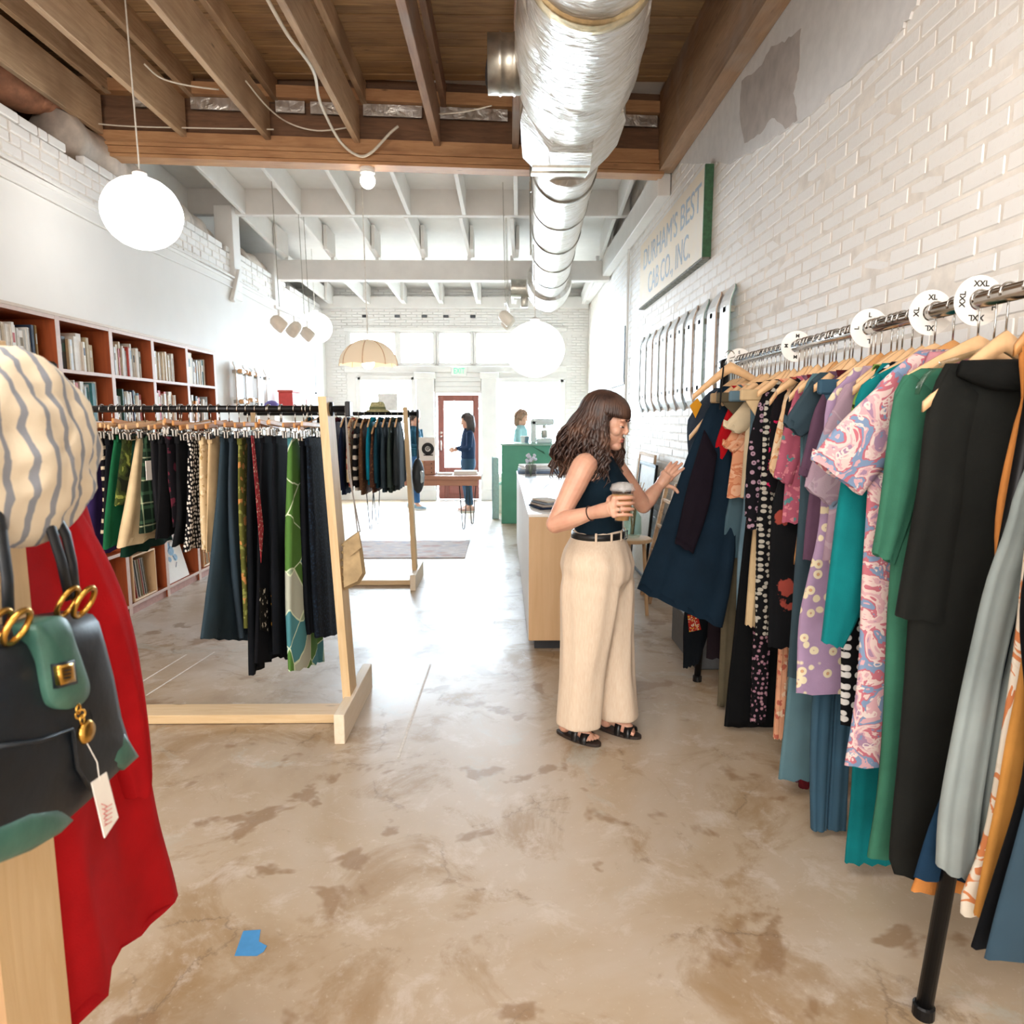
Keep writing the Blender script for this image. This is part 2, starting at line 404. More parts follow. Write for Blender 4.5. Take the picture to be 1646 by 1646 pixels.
def window(name, x0, x1, z0, z1, fw=.05, mull=()):
    f = MB(); y0, y1 = YB - .04, YB + .1
    f.box(x0 - .03, x0 + fw, y0, y1, z0, z1, .006); f.box(x1 - fw, x1 + .03, y0, y1, z0, z1, .006)
    f.box(x0, x1, y0, y1, z0 - .03, z0 + fw, .006); f.box(x0, x1, y0, y1, z1 - fw, z1 + .03, .006)
    w_ = struct(f.build(name, WHITE))
    g = MB(); g.box(x0 + fw, x1 - fw, YB + .03, YB + .038, z0 + fw, z1 - fw); g.build('pane', GLASS, w_)
    return w_
for i, (a, b) in enumerate(TR): window(f'window_{i + 1}', a, b, 2.55, 3.14, .03)
window('window_6', -2.72, -1.66, .45, 2.32, .06); window('window_7', -.26, 1.15, .45, 2.28, .06)
m = MB(); m.box(-2.95, 1.2, YB - .08, YB + .01, 2.40, 2.52, .01); m.box(-2.95, 1.2, YB - .06, YB + .01, 3.15, 3.22, .01); struct(m.build('trim_1', WHITE))
for k, (a, b) in enumerate(((-1.62, -1.28), (-.40, -.10))):
    m = MB(); m.box(a, b, YB - .14, YB, 0, 2.40, .012); m.box(a - .03, b + .03, YB - .17, YB, 2.28, 2.40, .012); m.box(a - .02, b + .02, YB - .16, YB, 0, .2, .01); struct(m.build(f'trim_{k + 2}', WHITE))
m = MB()
for k in range(4): m.box(-1.27, -.41, YB - .045 - .004 * (k % 2), YB, 2.06 + k * .085, 2.06 + k * .085 + .082, .004)
struct(m.build('trim_4', WHITE))
# the wooden shop door
DOORW = woodmat('red_brown_door_wood', '#6e3a30', '#93564a', 2, .45)
dr = struct(thing('door_1', None, None, (-.84, YB + .05, 0)))
m = MB(); a, b = -1.23, -.45
m.box(a, a + .12, YB, YB + .06, 0.01, 1.99, .006); m.box(b - .12, b, YB, YB + .06, .01, 1.99, .006); m.box(a + .12, b - .12, YB, YB + .06, 1.87, 1.99, .006); m.box(a + .12, b - .12, YB, YB + .06, .50, .62, .006); m.build('door_frame', DOORW, dr)
m = MB(); m.box(a + .12, b - .12, YB + .005, YB + .055, .01, .5, .006); m.box(a + .2, b - .2, YB - .004, YB + .03, .1, .42, .01); m.build('kick_panel', DOORW, dr)
m = MB(); m.box(a + .12, b - .12, YB + .025, YB + .033, .62, 1.87); m.build('pane', GLASS, dr)
m = MB(); m.tube([(a + .06, YB, .95), (a + .06, YB - .05, .96), (a + .06, YB - .05, 1.12), (a + .06, YB, 1.13)], .012, 8); m.ball((a + .06, YB - .01, 1.28), .025, 10, 8); m.ball((a + .06, YB - .01, 1.21), .02, 10, 8); m.build('door_handle', STEEL, dr, True)
# rear wall behind the camera
m = MB(); m.box(-4.7, 1.9, YF - .25, YF - .05, 0, 4.75); struct(m.build('wall_front', WHITE))
# --- ceiling
ceil = struct(thing('ceiling', None, None, (0, 5, 4.5)))
m = MB(); m.box(-4.75, 1.9, YF - .2, 6.55, 4.55, 4.7); m.build('deck', BEAMD, ceil)
y = 1.9; k = 0
while y < 6.5:
    wd = rnd.uniform(.105, .125); m = MB(); z = 4.49 + rnd.uniform(-.006, .006)
    m.box(-4.4, 1.58, y, y + wd - .006, z, z + .06, .004); m.build('plank', PLANK, ceil); y += wd; k += 1
def beam_y(x): return 6.27 + (x + 4.2) * .077
JX = [(-4.15, 0), (-3.46, 0), (-2.77, 0), (-2.06, 0), (-1.29, 0), (-.585, 1), (.12, 1), (.82, 1)]
for x, rd in JX:
    y1 = beam_y(x); sk = .028
    m = MB(); m.bar((x - .0 - sk * (y1 - 1.2) * .2, 1.2, 4.12), (x, y1, 4.12), .05 if not rd else .06, .32, .004); m.build('joist', JOISTR if rd else JOIST, ceil)
    m = MB(); m.bar((x + .055 - sk * (y1 - 1.2) * .2, 1.2, 4.40), (x + .06, y1 + .06, 4.40), .05, .18, .004); m.build('joist', JOISTR if rd else JOIST, ceil)
def xbeam(name, mat, dy0, dy1, z0, z1, xa=-4.5, xb=1.5, c=.005):
    m = MB(); poly = [(xa, beam_y(xa) + dy0), (xb, beam_y(xb) + dy0), (xb, beam_y(xb) + dy1), (xa, beam_y(xa) + dy1)]; m.prism(poly, 'z', z0, z1); return m.build(name, mat, ceil)
xbeam('cross_beam', BEAM, .0, .10, 3.90, 4.00); xbeam('cross_beam', BEAMD, .06, .16, 4.0, 4.20); xbeam('cross_beam', BEAM, .0, .12, 4.32, 4.42); xbeam('cross_beam', BEAMD, .1, .2, 4.2, 4.56)
for k in range(4): xbeam('laminate_ply', BEAM, -.03 - .012 * (k % 2), .14, 3.775 + k * .03, 3.775 + k * .03 + .027)
for (xa, xb) in ((-3.2, -2.82), (-2.72, -2.1), (-2.0, -1.75), (-1.7, -1.35), (-1.24, -.72), (-.56, .05), (.2, .78), (.9, 1.44)):
    xbeam('foil_strip', FOIL, .05, .062, 4.215, 4.315, xa, xb)
m = MB(); m.prism([(1.45, 3.80), (1.585, 3.80), (1.585, 4.5), (1.45, 4.5)], 'y', 1.5, 6.72); m.build('wall_plate', PLATE, ceil)
m = MB(); m.bar((-4.3, 1.2, 4.2), (-4.3, 6.3, 4.2), .1, .5, .006); m.build('wall_plate', BEAM, ceil)
# white-painted part beyond the beam, falling towards the shopfront
def zc(y): return 4.22 - .098 * (y - 6.7)
m = MB(); m.prism([(6.5, 4.55), (13.3, 3.9), (13.3, 4.1), (6.5, 4.75)], 'x', -4.75, 1.9); m.build('white_deck', WHITE, ceil)
for x in (-3.9, -3.2, -2.52, -1.86, -1.18, -.5, .14, .82, 1.42):
    for (ya, yb) in ((6.85, 8.86), (8.96, 10.44)):
        m = MB(); m.bar((x - .02, ya, zc(ya) + .16), (x + .03, yb, zc(yb) + .16), .05, .30, .005); m.build('white_joist', WHITE, ceil)
    m = MB(); m.bar((x, 10.6, zc(10.6) + .0), (x + .05, 13.08, 3.72), .05, .22, .005); m.build('white_joist', WHITE, ceil)
    for (ya, xx) in ((10.1, x + .065), (12.7, x + .085)):
        m = MB(); m.box(xx - .018, xx + .03, ya - .2, ya + .3, zc(ya) - .02, zc(ya) + .3, .004); m.build('joist_hanger_block', WHITEB, ceil)
m = MB(); m.box(-4.5, 1.58, 8.86, 8.96, 4.02, 4.42, .006); m.build('white_beam', WHITEB, ceil)
m = MB(); m.box(-3.62, 1.585, 10.44, 10.62, 3.56, 3.84, .008); m.build('white_beam', WHITEB, ceil)
m = MB(); m.box(-4.5, 1.58, 12.9, 13.08, 3.55, 3.75, .006); m.build('white_beam', WHITEB, ceil)
m = MB(); m.box(1.47, 1.59, 6.8, 13.08, 3.62, 3.9, .006); m.build('white_plate', WHITE, ceil)
m = MB(); m.box(-3.50, -3.28, 8.75, 8.98, 3.0, 4.1, .006); m.bar((-3.27, 8.6, 2.95), (-3.27, 8.85, 3.35), .05, .06, .004); struct(m.build('trim_5', WHITE))
m = MB(); m.box(-3.62, -3.29, 10.3, 10.62, 3.2, 3.9, .006); struct(m.build('trim_6', WHITE))
# ================================================================== fittings on walls and ceiling
def frame_text(body, size, mat, parent, org, ax, ay, length=None, name='lettering', ext=.0012, bold=0.0):
    cu = bpy.data.curves.new(name, 'FONT'); cu.body = body; cu.size = size; cu.extrude = ext; cu.offset = bold; cu.resolution_u = 3
    cu.materials.append(mat); o = bpy.data.objects.new(name, cu); COL.objects.link(o)
    bpy.context.view_layer.update(); s_ = 1.0
    if length: s_ = length / max(o.dimensions.x, 1e-4)
    x, y = Vector(ax).normalized(), Vector(ay).normalized(); z = x.cross(y); p = Vector(org) - (loc_of(parent) if parent else Vector())
    M = Matrix(((x.x * s_, y.x, z.x, p.x), (x.y * s_, y.y, z.y, p.y), (x.z * s_, y.z, z.z, p.z), (0, 0, 0, 1)))
    me = bpy.data.meshes.new_from_object(o.evaluated_get(bpy.context.evaluated_depsgraph_get()))
    bpy.data.objects.remove(o); me.transform(M); me.name = name
    if not me.materials: me.materials.append(mat)
    ob = bpy.data.objects.new(name, me); COL.objects.link(ob)
    if parent: ob.parent = parent
    return ob
# --- wrapped duct under the ceiling
def ax(y): return .36 + (y - 2.8) * .040
dq = thing('air_duct', 'large silver foil-wrapped air duct running under the ceiling', 'duct', (.5, 5, 3.4))
def duct_piece(name, y0, y1, rf, wr, mat, step=.035, n=40, zc_=None, seed=0):
    rr = random.Random(seed); m = MB(); V = []; ys = np.arange(y0, y1 + 1e-6, step); F = []
    for i, y in enumerate(ys):
        t = (y - y0) / (y1 - y0); R = rf(t)
        for k in range(n):
            a = 2 * PI * k / n
            q = noise.noise(Vector((math.cos(a) * 2.2, y * 5 + seed, math.sin(a) * 2.2))) * wr + noise.noise(Vector((math.cos(a) * 6, y * 16 + seed, math.sin(a) * 6))) * wr * .6
            r_ = R * (1 + q); zc2 = (3.12 + .28) if zc_ is None else zc_
            V.append((ax(y) + r_ * math.cos(a), y, zc2 + r_ * math.sin(a)))
    for i in range(len(ys) - 1):
        for k in range(n): F.append((i * n + k, i * n + (k + 1) % n, (i + 1) * n + (k + 1) % n, (i + 1) * n + k))
    F.append(tuple(range(n))); F.append(tuple((len(ys) - 1) * n + k for k in range(n)))
    m.add(V, F); return m.build(name, mat, dq, True)
GOLDF = simple('gold_tinted_foil', '#c9b48c', .3, .85, .12, 25, .6)
duct_piece('wide_tube', 1.6, 4.02, lambda t: .275 * (1 + .02 * math.sin(t * 9)) * (1 - .12 * max(0, t - .9) / .1), .018, FOIL, seed=3)
duct_piece('tape_seam', 3.02, 3.10, lambda t: .283, .006, GOLDF, step=.02, seed=4)
duct_piece('foil_collar', 3.35, 4.45, lambda t: .30 + .035 * math.sin(PI * t), .05, FOIL, seed=9, zc_=3.46)
m = MB(); V = []; n = 8; rows = [(4.30, .30, .28), (4.42, .335, .33), (4.75, .335, .32), (5.05, .31, .28), (5.12, .27, .25)]
for (y, hx, hz) in rows:
    for k in range(n):
        a = 2 * PI * (k + .5) / n; c_, s_ = math.cos(a), math.sin(a); q = 1.0 / max(abs(c_), abs(s_)) ** .7
        V.append((ax(y) + hx * c_ * q * .98 + rnd.uniform(-.012, .012), y + rnd.uniform(-.015, .015), 3.44 + hz * s_ * q * .98 + rnd.uniform(-.012, .012)))
F = [(i * n + k, i * n + (k + 1) % n, (i + 1) * n + (k + 1) % n, (i + 1) * n + k) for i in range(len(rows) - 1) for k in range(n)] + [tuple(range(n)), tuple((len(rows) - 1) * n + k for k in range(n))]
m.add(V, F); m.build('transition_box', FOIL, dq)
m = MB(); 
for zz in (3.19, 3.21): m.box(ax(4.8) - .25, ax(4.8) + .12, 4.6 + (zz - 3.19) * 8, 4.66 + (zz - 3.19) * 8, zz - .08, zz - .065)
m.build('tape_strip', STEEL, dq)
duct_piece('narrow_tube', 5.0, 9.75, lambda t: .232 * (1 + .012 * math.sin(t * 60)), .02, FOIL, step=.05, seed=13, zc_=3.36)
for k, y in enumerate((5.35, 6.1, 6.95, 7.8, 8.7)): duct_piece('tape_seam', y, y + .05, lambda t: .24, .01, STEEL, step=.025, seed=20 + k, zc_=3.36)
duct_piece('end_collar', 9.4, 10.3, lambda t: .29 + .02 * math.sin(PI * t), .03, FOIL, seed=31, zc_=3.38)
RX = Matrix.Rotation(PI / 2, 4, 'Y')
m = MB(); m.lathe([(.12, 0), (.15, .0), (.15, .06), (.157, .07), (.15, .08), (.15, .14), (.157, .15), (.15, .16), (.15, .34)], (-.08, 4.15, 3.50), 28, RX, False); m.build('branch_stub', STEEL, dq, True)
m = MB(); m.lathe([(.001, 0), (.145, 0), (.145, .006), (.001, .006)], (-.03, 4.15, 3.50), 24, Matrix.Rotation(.5, 4, 'Z') @ RX); m.build('damper_blade', DARKM, dq)
m = MB(); m.lathe([(.13, 0), (.13, .3), (.16, .36)], (.12, 10.0, 3.36), 20, RX, False); m.box(.26, .36, 9.95, 10.05, 3.1, 3.3, .01); m.build('branch_stub', STEEL, dq, True)
for y in (3.0, 6.0, 8.2):
    for s_ in (-1, 1): m = MB(); m.tube([(ax(y) + s_ * .25, y, 3.4), (ax(y) + s_ * .26, y, 4.2)], .008, 6); m.build('hanger_strap', STEEL, dq)
# --- cables on the joists
CABLE = simple('cream_cable', '#ddd3c2', .5, var=.03)
def cable(name, pts, r_, label, mat=CABLE, group=None):
    pts = [Vector(p) for p in pts]; out = []
    for i in range(len(pts) - 1):
        p0 = pts[max(i - 1, 0)]; p1 = pts[i]; p2 = pts[i + 1]; p3 = pts[min(i + 2, len(pts) - 1)]
        for k in range(6):
            t = k / 6; out.append(.5 * ((2 * p1) + (p2 - p0) * t + (2 * p0 - 5 * p1 + 4 * p2 - p3) * t * t + (3 * p1 - p0 - 3 * p2 + p3) * t ** 3))
    out.append(pts[-1]); m = MB(); m.tube(out, r_, 6); return tag(m.build(name, mat, None, True, org=tuple(out[0])), label, 'cable', group)
cable('electric_cable', [P(425, -10, Z=4.0), P(462, 55, Z=3.94), P(503, 112, Z=3.93), P(515, 165, Z=3.93), P(545, 225, Z=3.9), P(575, 250, Y=6.40), P(597, 245, Y=6.38), P(626, 215, Y=6.4), P(640, 203, Y=6.42)], .012, 'white electric cable sagging along the joist above the bare bulb')
cable('electric_cable', [P(232, 103, Z=4.15), P(258, 125, Z=4.12), P(300, 137, Z=4.1), P(352, 144, Z=4.12)], .007, 'thin cream cable looping between the two left joists')
cable('electric_cable', [P(395, 130, Z=4.15), P(430, 172, Z=4.1), P(465, 198, Y=6.42), P(510, 210, Y=6.42), P(560, 205, Y=6.42)], .007, 'thin cream cable running down the joist to the cross beam')
cable('electric_cable', [P(95, 190, Y=6.25), P(190, 202, Y=6.27), P(330, 206, Y=6.3), P(440, 208, Y=6.34)], .006, 'thin cream cable stretched along the left of the cross beam')
cable('electric_cable', [P(706, 183, Z=4.05), P(745, 180, Z=4.0), P(790, 170, Z=3.95)], .006, 'thin cream cable reaching the galvanised duct stub')
cable('electric_cable', [P(830, -5, Z=4.0), P(838, 40, Z=3.97), P(848, 90, Z=3.97), P(860, 160, Z=3.9)], .008, 'loose cream cable dangling beside the foil duct')
m = MB(); pts = [P(a, b, Z=4.05) for a, b in ((-60, 110), (0, 130), (40, 150), (85, 172))]; m.tube(pts, [.14, .16, .15, .06], 12)
for i in range(6): m.ball(P(10 + i * 14, 140 + i * 6, Z=4.02), (.10, .10, .07), 10, 6)
iw = m.build('insulation_roll', simple('pinkish_paper_insulation', '#b07a5c', .8, .1, .15, 12, .8), None, True, org=pts[1]); tag(iw, 'torn brown paper insulation hanging under the left joist', 'insulation')
# --- lamps
LAMPW = NT('lit_paper'); LAMPW.set(color='#fffaf0', rough=.8, emit=(1, .985, .96, 1), emitw=3.6); LAMPW = LAMPW.m
BULBM = NT('lit_bulb'); BULBM.set(color='#fff4e0', emit=(1, .88, .7, 1), emitw=14.0); BULBM = BULBM.m
CORD = simple('white_cord', '#e4e0d8', .5)
def globe(label, c, r_, top, tilt=0):
    t = thing('paper_globe_lamp', label, 'lamp', c)
    m = MB(); M = Matrix.Rotation(tilt, 4, 'Y'); m.ball(c, (r_ * 1.03, r_ * 1.03, r_ * .95), 32, 22, M, lambda p: p * (1 + .004 * math.cos(p.z / r_ * 40))); m.build('paper_shade', LAMPW, t, True)
    m = MB(); m.tube([(c[0], c[1], c[2] + r_ * .97), (c[0] - .02, c[1], top)], .006, 6); m.build('cord', CORD, t)
    m = MB(); m.lathe([(.05, 0), (.05, .03), (.02, .05)], (c[0], c[1], c[2] + r_ * .93), 12); m.build('cap', WHITEP, t)
    return t
globe('round white paper lantern hanging above the bookcase', P(229, 343, Y=5.2), .262, 4.49)
globe('round white paper lantern hanging under the end of the silver duct', P(860, 562, Y=7.3), .30, 3.30)
globe('small round white paper lantern far back by the left wall', P(507, 527, Y=11.0), .25, 4.13)
c = P(591, 291, Y=6.56); t = thing('bare_bulb', 'bare round bulb lit in a white socket under the cross beam', 'lamp', c)
m = MB(); m.ball(c, .068, 18, 12); m.build('bulb', BULBM, t, True)
m = MB(); m.lathe([(.066, .065), (.066, .115), (.05, .125), (.04, .14)], c, 18); m.lathe([(.035, .04), (.045, .07)], c, 14); m.build('socket', WHITEP, t, True)
c = P(592, 588, Y=7.6); t = thing('dome_pendant', 'cream ribbed fabric dome pendant lamp on a long cord', 'lamp', c)
SHADE = NT('cream_shade'); SHADE.set(color='#f0dcc0', rough=.8, emit=(1, .83, .62, 1), emitw=.22); SHADE = SHADE.m
m = MB(); R, Hh, n = .315, .275, 32; rows = 10; V = []; F = []
for i in range(rows + 1):
    a = PI / 2 * i / rows
    for k in range(n):
        b = 2 * PI * k / n; s8 = 1 - .035 * abs(math.sin(b * 4)); V.append((c[0] + R * math.sin(a) * math.cos(b) * s8, c[1] + R * math.sin(a) * math.sin(b) * s8, c[2] + Hh * math.cos(a) + (.015 * abs(math.sin(b * 4)) if i == rows else 0)))
for i in range(rows):
    for k in range(n): F.append((i * n + k, i * n + (k + 1) % n, (i + 1) * n + (k + 1) % n, (i + 1) * n + k))
m.add(V, F); m.build('lamp_shade', SHADE, t, True)
for k in range(8):
    m = MB(); b = 2 * PI * (k + .0) / 8; m.tube([(c[0] + R * 1.005 * math.sin(PI / 2 * i / 8) * math.cos(b), c[1] + R * 1.005 * math.sin(PI / 2 * i / 8) * math.sin(b), c[2] + Hh * 1.005 * math.cos(PI / 2 * i / 8)) for i in range(9)], .005, 5); m.build('rib', simple('shade_rib', '#d9bd95', .7) if k == 0 else bpy.data.materials['shade_rib'], t)
m = MB(); m.tube([(c[0], c[1], c[2] + Hh), (c[0] - .02, c[1], 4.46)], .006, 6); m.build('cord', CORD, t)
m = MB(); m.ball((c[0], c[1], c[2] + .03), .07, 14, 10); m.build('bulb', BULBM, t, True)
SPOT = simple('cream_spot_body', '#e9dfd0', .4, var=.02)
def track(label, a, b, heads, tops):
    t = thing('spot_track', label, 'lamp', a)
    m = MB(); m.bar(a, b, .025, .035, .004); m.build('track_bar', WHITEP, t)
    for i, (f, yaw) in enumerate(heads):
        p = Vector(a).lerp(Vector(b), f); m = MB(); M = Matrix.Rotation(yaw, 4, 'Z') @ Matrix.Rotation(2.3, 4, 'Y')
        m.lathe([(.03, -.10), (.062, -.075), (.075, -.02), (.075, .055), (.068, .08)], p + Vector((0, 0, -.17)), 18, M); m.build('spot_head', SPOT, t, True)
        m = MB(); m.tube([p, p + Vector((0, 0, -.12))], .01, 6); m.build('stem', WHITEP, t)
    for f, z in tops:
        p = Vector(a).lerp(Vector(b), f); m = MB(); m.tube([p, p + Vector((-.03, 0, z - p.z))], .004, 5); m.build('cable', STEEL, t)
a = P(442, 493, Y=7.8); b = P(503, 519, Y=9.2)
track('pair of cream spotlights on a hanging track near the left wall', a, b, [(.08, .3), (.82, .3), (.45, 2.8)], [(.1, 4.42), (.75, 4.32), (.9, 4.30)])
a = P(812, 485, Y=8.6); b = P(818, 500, Y=9.8)
track('cream spotlight on a hanging track beside the silver duct', a, b, [(.25, .2), (.8, 2.6)], [(.05, 4.35), (.55, 4.29), (.95, 4.24)])
# --- the cab company sign
t = thing('cab_company_sign', 'cream painted cab company signboard with green end on the brick wall', 'sign', (1.57, 6.7, 3.1))
SIGNF = NT('cream_sign_paint'); co = SIGNF.co(); nz = SIGNF.noise(co, 5, 6, .65); SIGNF.set(color=SIGNF.ramp(nz.outputs[0], [(.35, '#f3e4cc'), (.7, '#efe6d8')]), rough=.6); SIGNF = SIGNF.m
SIGNG = simple('flaking_green_paint', '#335c3c', .6, var=.15, scale=40, bump=.4); SIGNB = simple('weathered_sign_edge', '#77776e', .8, var=.3, scale=30); SIGNT = simple('blue_grey_lettering', '#b0bdca', .7, var=.06)
ys0, ys1, zs0, zs1 = 5.46, 7.90, 2.765, 3.43
m = MB(); m.box(1.535, 1.60, ys0, ys1, zs0, zs1, .003); m.build('board', SIGNF, t)
m = MB(); m.box(1.532, 1.598, ys0 - .02, ys0, zs0 - .005, zs1 + .005, .003); m.build('end_trim', SIGNG, t)
m = MB(); m.box(1.532, 1.598, ys0 - .02, ys1, zs0 - .022, zs0 - .005, .003); m.build('bottom_trim', SIGNB, t)
frame_text("DURHAM'S BEST", .30, SIGNT, t, (1.5345, 7.72, 3.13), (0, -1, 0), (0, 0, 1), 2.16)
frame_text("CAB CO., INC.", .30, SIGNT, t, (1.5345, 7.45, 2.84), (0, -1, 0), (0, 0, 1), 1.62)
# --- skateboard decks on the right wall
DECKW = simple('white_deck_face', '#eceff0', .35, var=.02, scale=5); DECKE = [simple('deck_edge_' + n_, c_, .6, var=.08) for n_, c_ in (('grey', '#8d9490'), ('maple', '#cda988'), ('teal', '#8fb0a6'), ('brown', '#a68a70'))]
def deck(y, z0, z1, x, ei, label, group, wheel=False, right=True):
    sg = -1 if right else 1
    t = thing('skateboard_deck', label, 'skateboard', (x, y, z0), group); N = 22
    def prof(f):
        k = max(0, .17 - f) / .17 if f < .5 else max(0, f - .83) / .17
        return -sg * .06 * k ** 1.6
    m = MB(); V = []; F = []; cols = 7
    for layer, off in ((0, 0), (1, -sg * .006)):
        for i in range(N + 1):
            f = i / N; hw = .1 * min(1, math.sqrt(max(0, 1 - (1 - min(f, 1 - f) / .12) ** 2)) if min(f, 1 - f) < .12 else 1); hw = max(hw, .012)
            for j in range(cols): V.append((x + prof(f) + off - sg * .012 * abs(j - 3) / 3 * 0, y + hw * (j - 3) / 3, z0 + (z1 - z0) * f))
    def face(o, flip): return [(o + i * cols + j, o + i * cols + j + 1, o + (i + 1) * cols + j + 1, o + (i + 1) * cols + j)[::(-1 if flip else 1)] for i in range(N) for j in range(cols - 1)]
    F = face(0, False) + face((N + 1) * cols, True)
    o2 = (N + 1) * cols; ring = [j for j in range(cols)] + [i * cols + cols - 1 for i in range(1, N + 1)] + [N * cols + j for j in range(cols - 2, -1, -1)] + [i * cols for i in range(N - 1, 0, -1)]
    F += [(ring[i], ring[(i + 1) % len(ring)], ring[(i + 1) % len(ring)] + o2, ring[i] + o2) for i in range(len(ring))]
    m.add(V, F); m.build('graphic_face', DECKW, t)
    m2 = MB(); off = -sg * .0062; V2 = [(v[0] + off, v[1], v[2]) for v in V]; m2.add(V2, F); m2.build('maple_ply', DECKE[ei], t)
    for f in (.2, .8): m = MB(); m.box(x - sg * .0, x - sg * .075, y - .03, y + .03, z0 + (z1 - z0) * f - .02, z0 + (z1 - z0) * f + .02); m.build('wall_mount', STEEL, t)
    if wheel:
        for f in (.2, .8):
            zz = z0 + (z1 - z0) * f; m = MB(); m.bar((x + sg * .045, y - .1, zz), (x + sg * .045, y + .1, zz), .03, .03, .004); m.box(x, x + sg * .05, y - .03, y + .03, zz - .03, zz + .03, .005); m.build('truck', STEEL, t)
            for s_ in (-1, 1): m = MB(); m.lathe([(.012, -.016), (.026, -.016), (.028, 0), (.026, .016), (.012, .016)], (x + sg * .045, y + s_ * .1, zz), 14, Matrix.Rotation(PI / 2, 4, 'X')); m.build('wheel', simple('amber_wheel', '#d9a774', .4) if not bpy.data.materials.get('amber_wheel') else bpy.data.materials['amber_wheel'], t, True)
    return t
for i in range(11):
    ei = (2, 1, 2, 1, 0, 3, 3, 0, 1, 0, 0)[i]
    lb = {0: 'white skateboard deck with teal edge, nearest of the row below the sign', 1: 'white skateboard deck with maple edge, second nearest below the sign', 10: 'white skateboard deck at the far end of the row on brick'}.get(i, f'{ORD[i]} white skateboard deck from the near end of the row on brick')
    deck(4.86 + .305 * i, 1.60, 2.45, 1.535, ei, lb, 'skateboard decks on the right wall')
deck(P(384, 610, X=-3.2)[1], 1.62, 2.22, -3.19, 1, 'wheeled skateboard hung upright beside the bookcase', None, True, False)
deck(P(399, 610, X=-3.2)[1], 1.66, 2.20, -3.19, 3, 'wheeled skateboard hung second from the bookcase', None, True, False)
for k, px in enumerate((418, 432)): deck(P(px, 620, X=-3.2)[1], 1.6, 2.2, -3.19, 1, ('first', 'second')[k] + ' plain white deck past the wheeled boards on the left wall', 'plain decks on the left wall', False, False)
# --- exit sign, conduit, posters on the walls
t = thing('exit_sign', 'white exit sign with green letters above the shop door', 'sign', P(738, 603, Y=13.0))
a = P(725, 604, Y=12.98); b = P(750, 589, Y=12.98); m = MB(); m.box(a[0], b[0], 12.99, 13.055, a[2], b[2], .01); m.build('housing', WHITEP, t)
EX = NT('lit_green'); EX.set(color='#58d79a', emit=lin('#58d79a'), emitw=.8); frame_text('EXIT', .15, EX.m, t, (a[0] + .045, 12.986, a[2] + .04), (1, 0, 0), (0, 0, 1), (b[0] - a[0]) - .09)
t = thing('wall_conduit', 'white electrical conduit with grey box on the brick wall', 'conduit', (1.58, 8.4, 0))
yc = P(1006, 600, X=1.57)[1]; m = MB(); m.tube([(1.575, yc, .0), (1.575, yc, 3.5), (1.58, yc - .02, 3.9)], .018, 8); m.build('pipe', WHITE, t, True)
m = MB(); m.box(1.53, 1.6, yc - .1, yc + .1, 1.36, 1.56, .01); m.build('junction_box', simple('grey_box_paint', '#c8c4bd', .5), t)
for k, (y0, y1, z0, z1, c_) in enumerate(((9.0, 10.6, 1.98, 2.72, '#dfe3e6'), (9.0, 10.6, 1.1, 1.78, '#e6e2dc'), (11.2, 11.9, 1.55, 1.9, '#6d8aa0'))):
    t = thing('wall_poster', ('large white framed poster on the right wall past the conduit', 'white framed poster hung below the large one past the conduit', 'small blue poster near the shopfront on the right wall')[k], 'poster', (1.585, y0, z0))
    m = MB(); m.box(1.57, 1.60, y0, y1, z0, z1, .004); m.build('frame', (BLACKM, WHITE, WHITE)[k], t)
    m = MB(); m.box(1.566, 1.572, y0 + .03, y1 - .03, z0 + .03, z1 - .03); m.build('print', simple(f'poster_print_{k}', c_, .6, var=.04, scale=3), t)
m = MB(); o_ = P(607, 660, Y=13.0); q = P(638, 632, Y=13.0); m.box(o_[0], q[0], 13.06, 13.07, o_[2], q[2]); tag(m.build('window_notice', simple('grey_notice_paper', '#c9c3bd', .8, var=.05, scale=20), None, org=o_), 'grey paper notice taped inside the left shop window', 'notice')
# ================================================================== racks, bookcase, counter, table
def pipe_end(m, p, d=1): pass
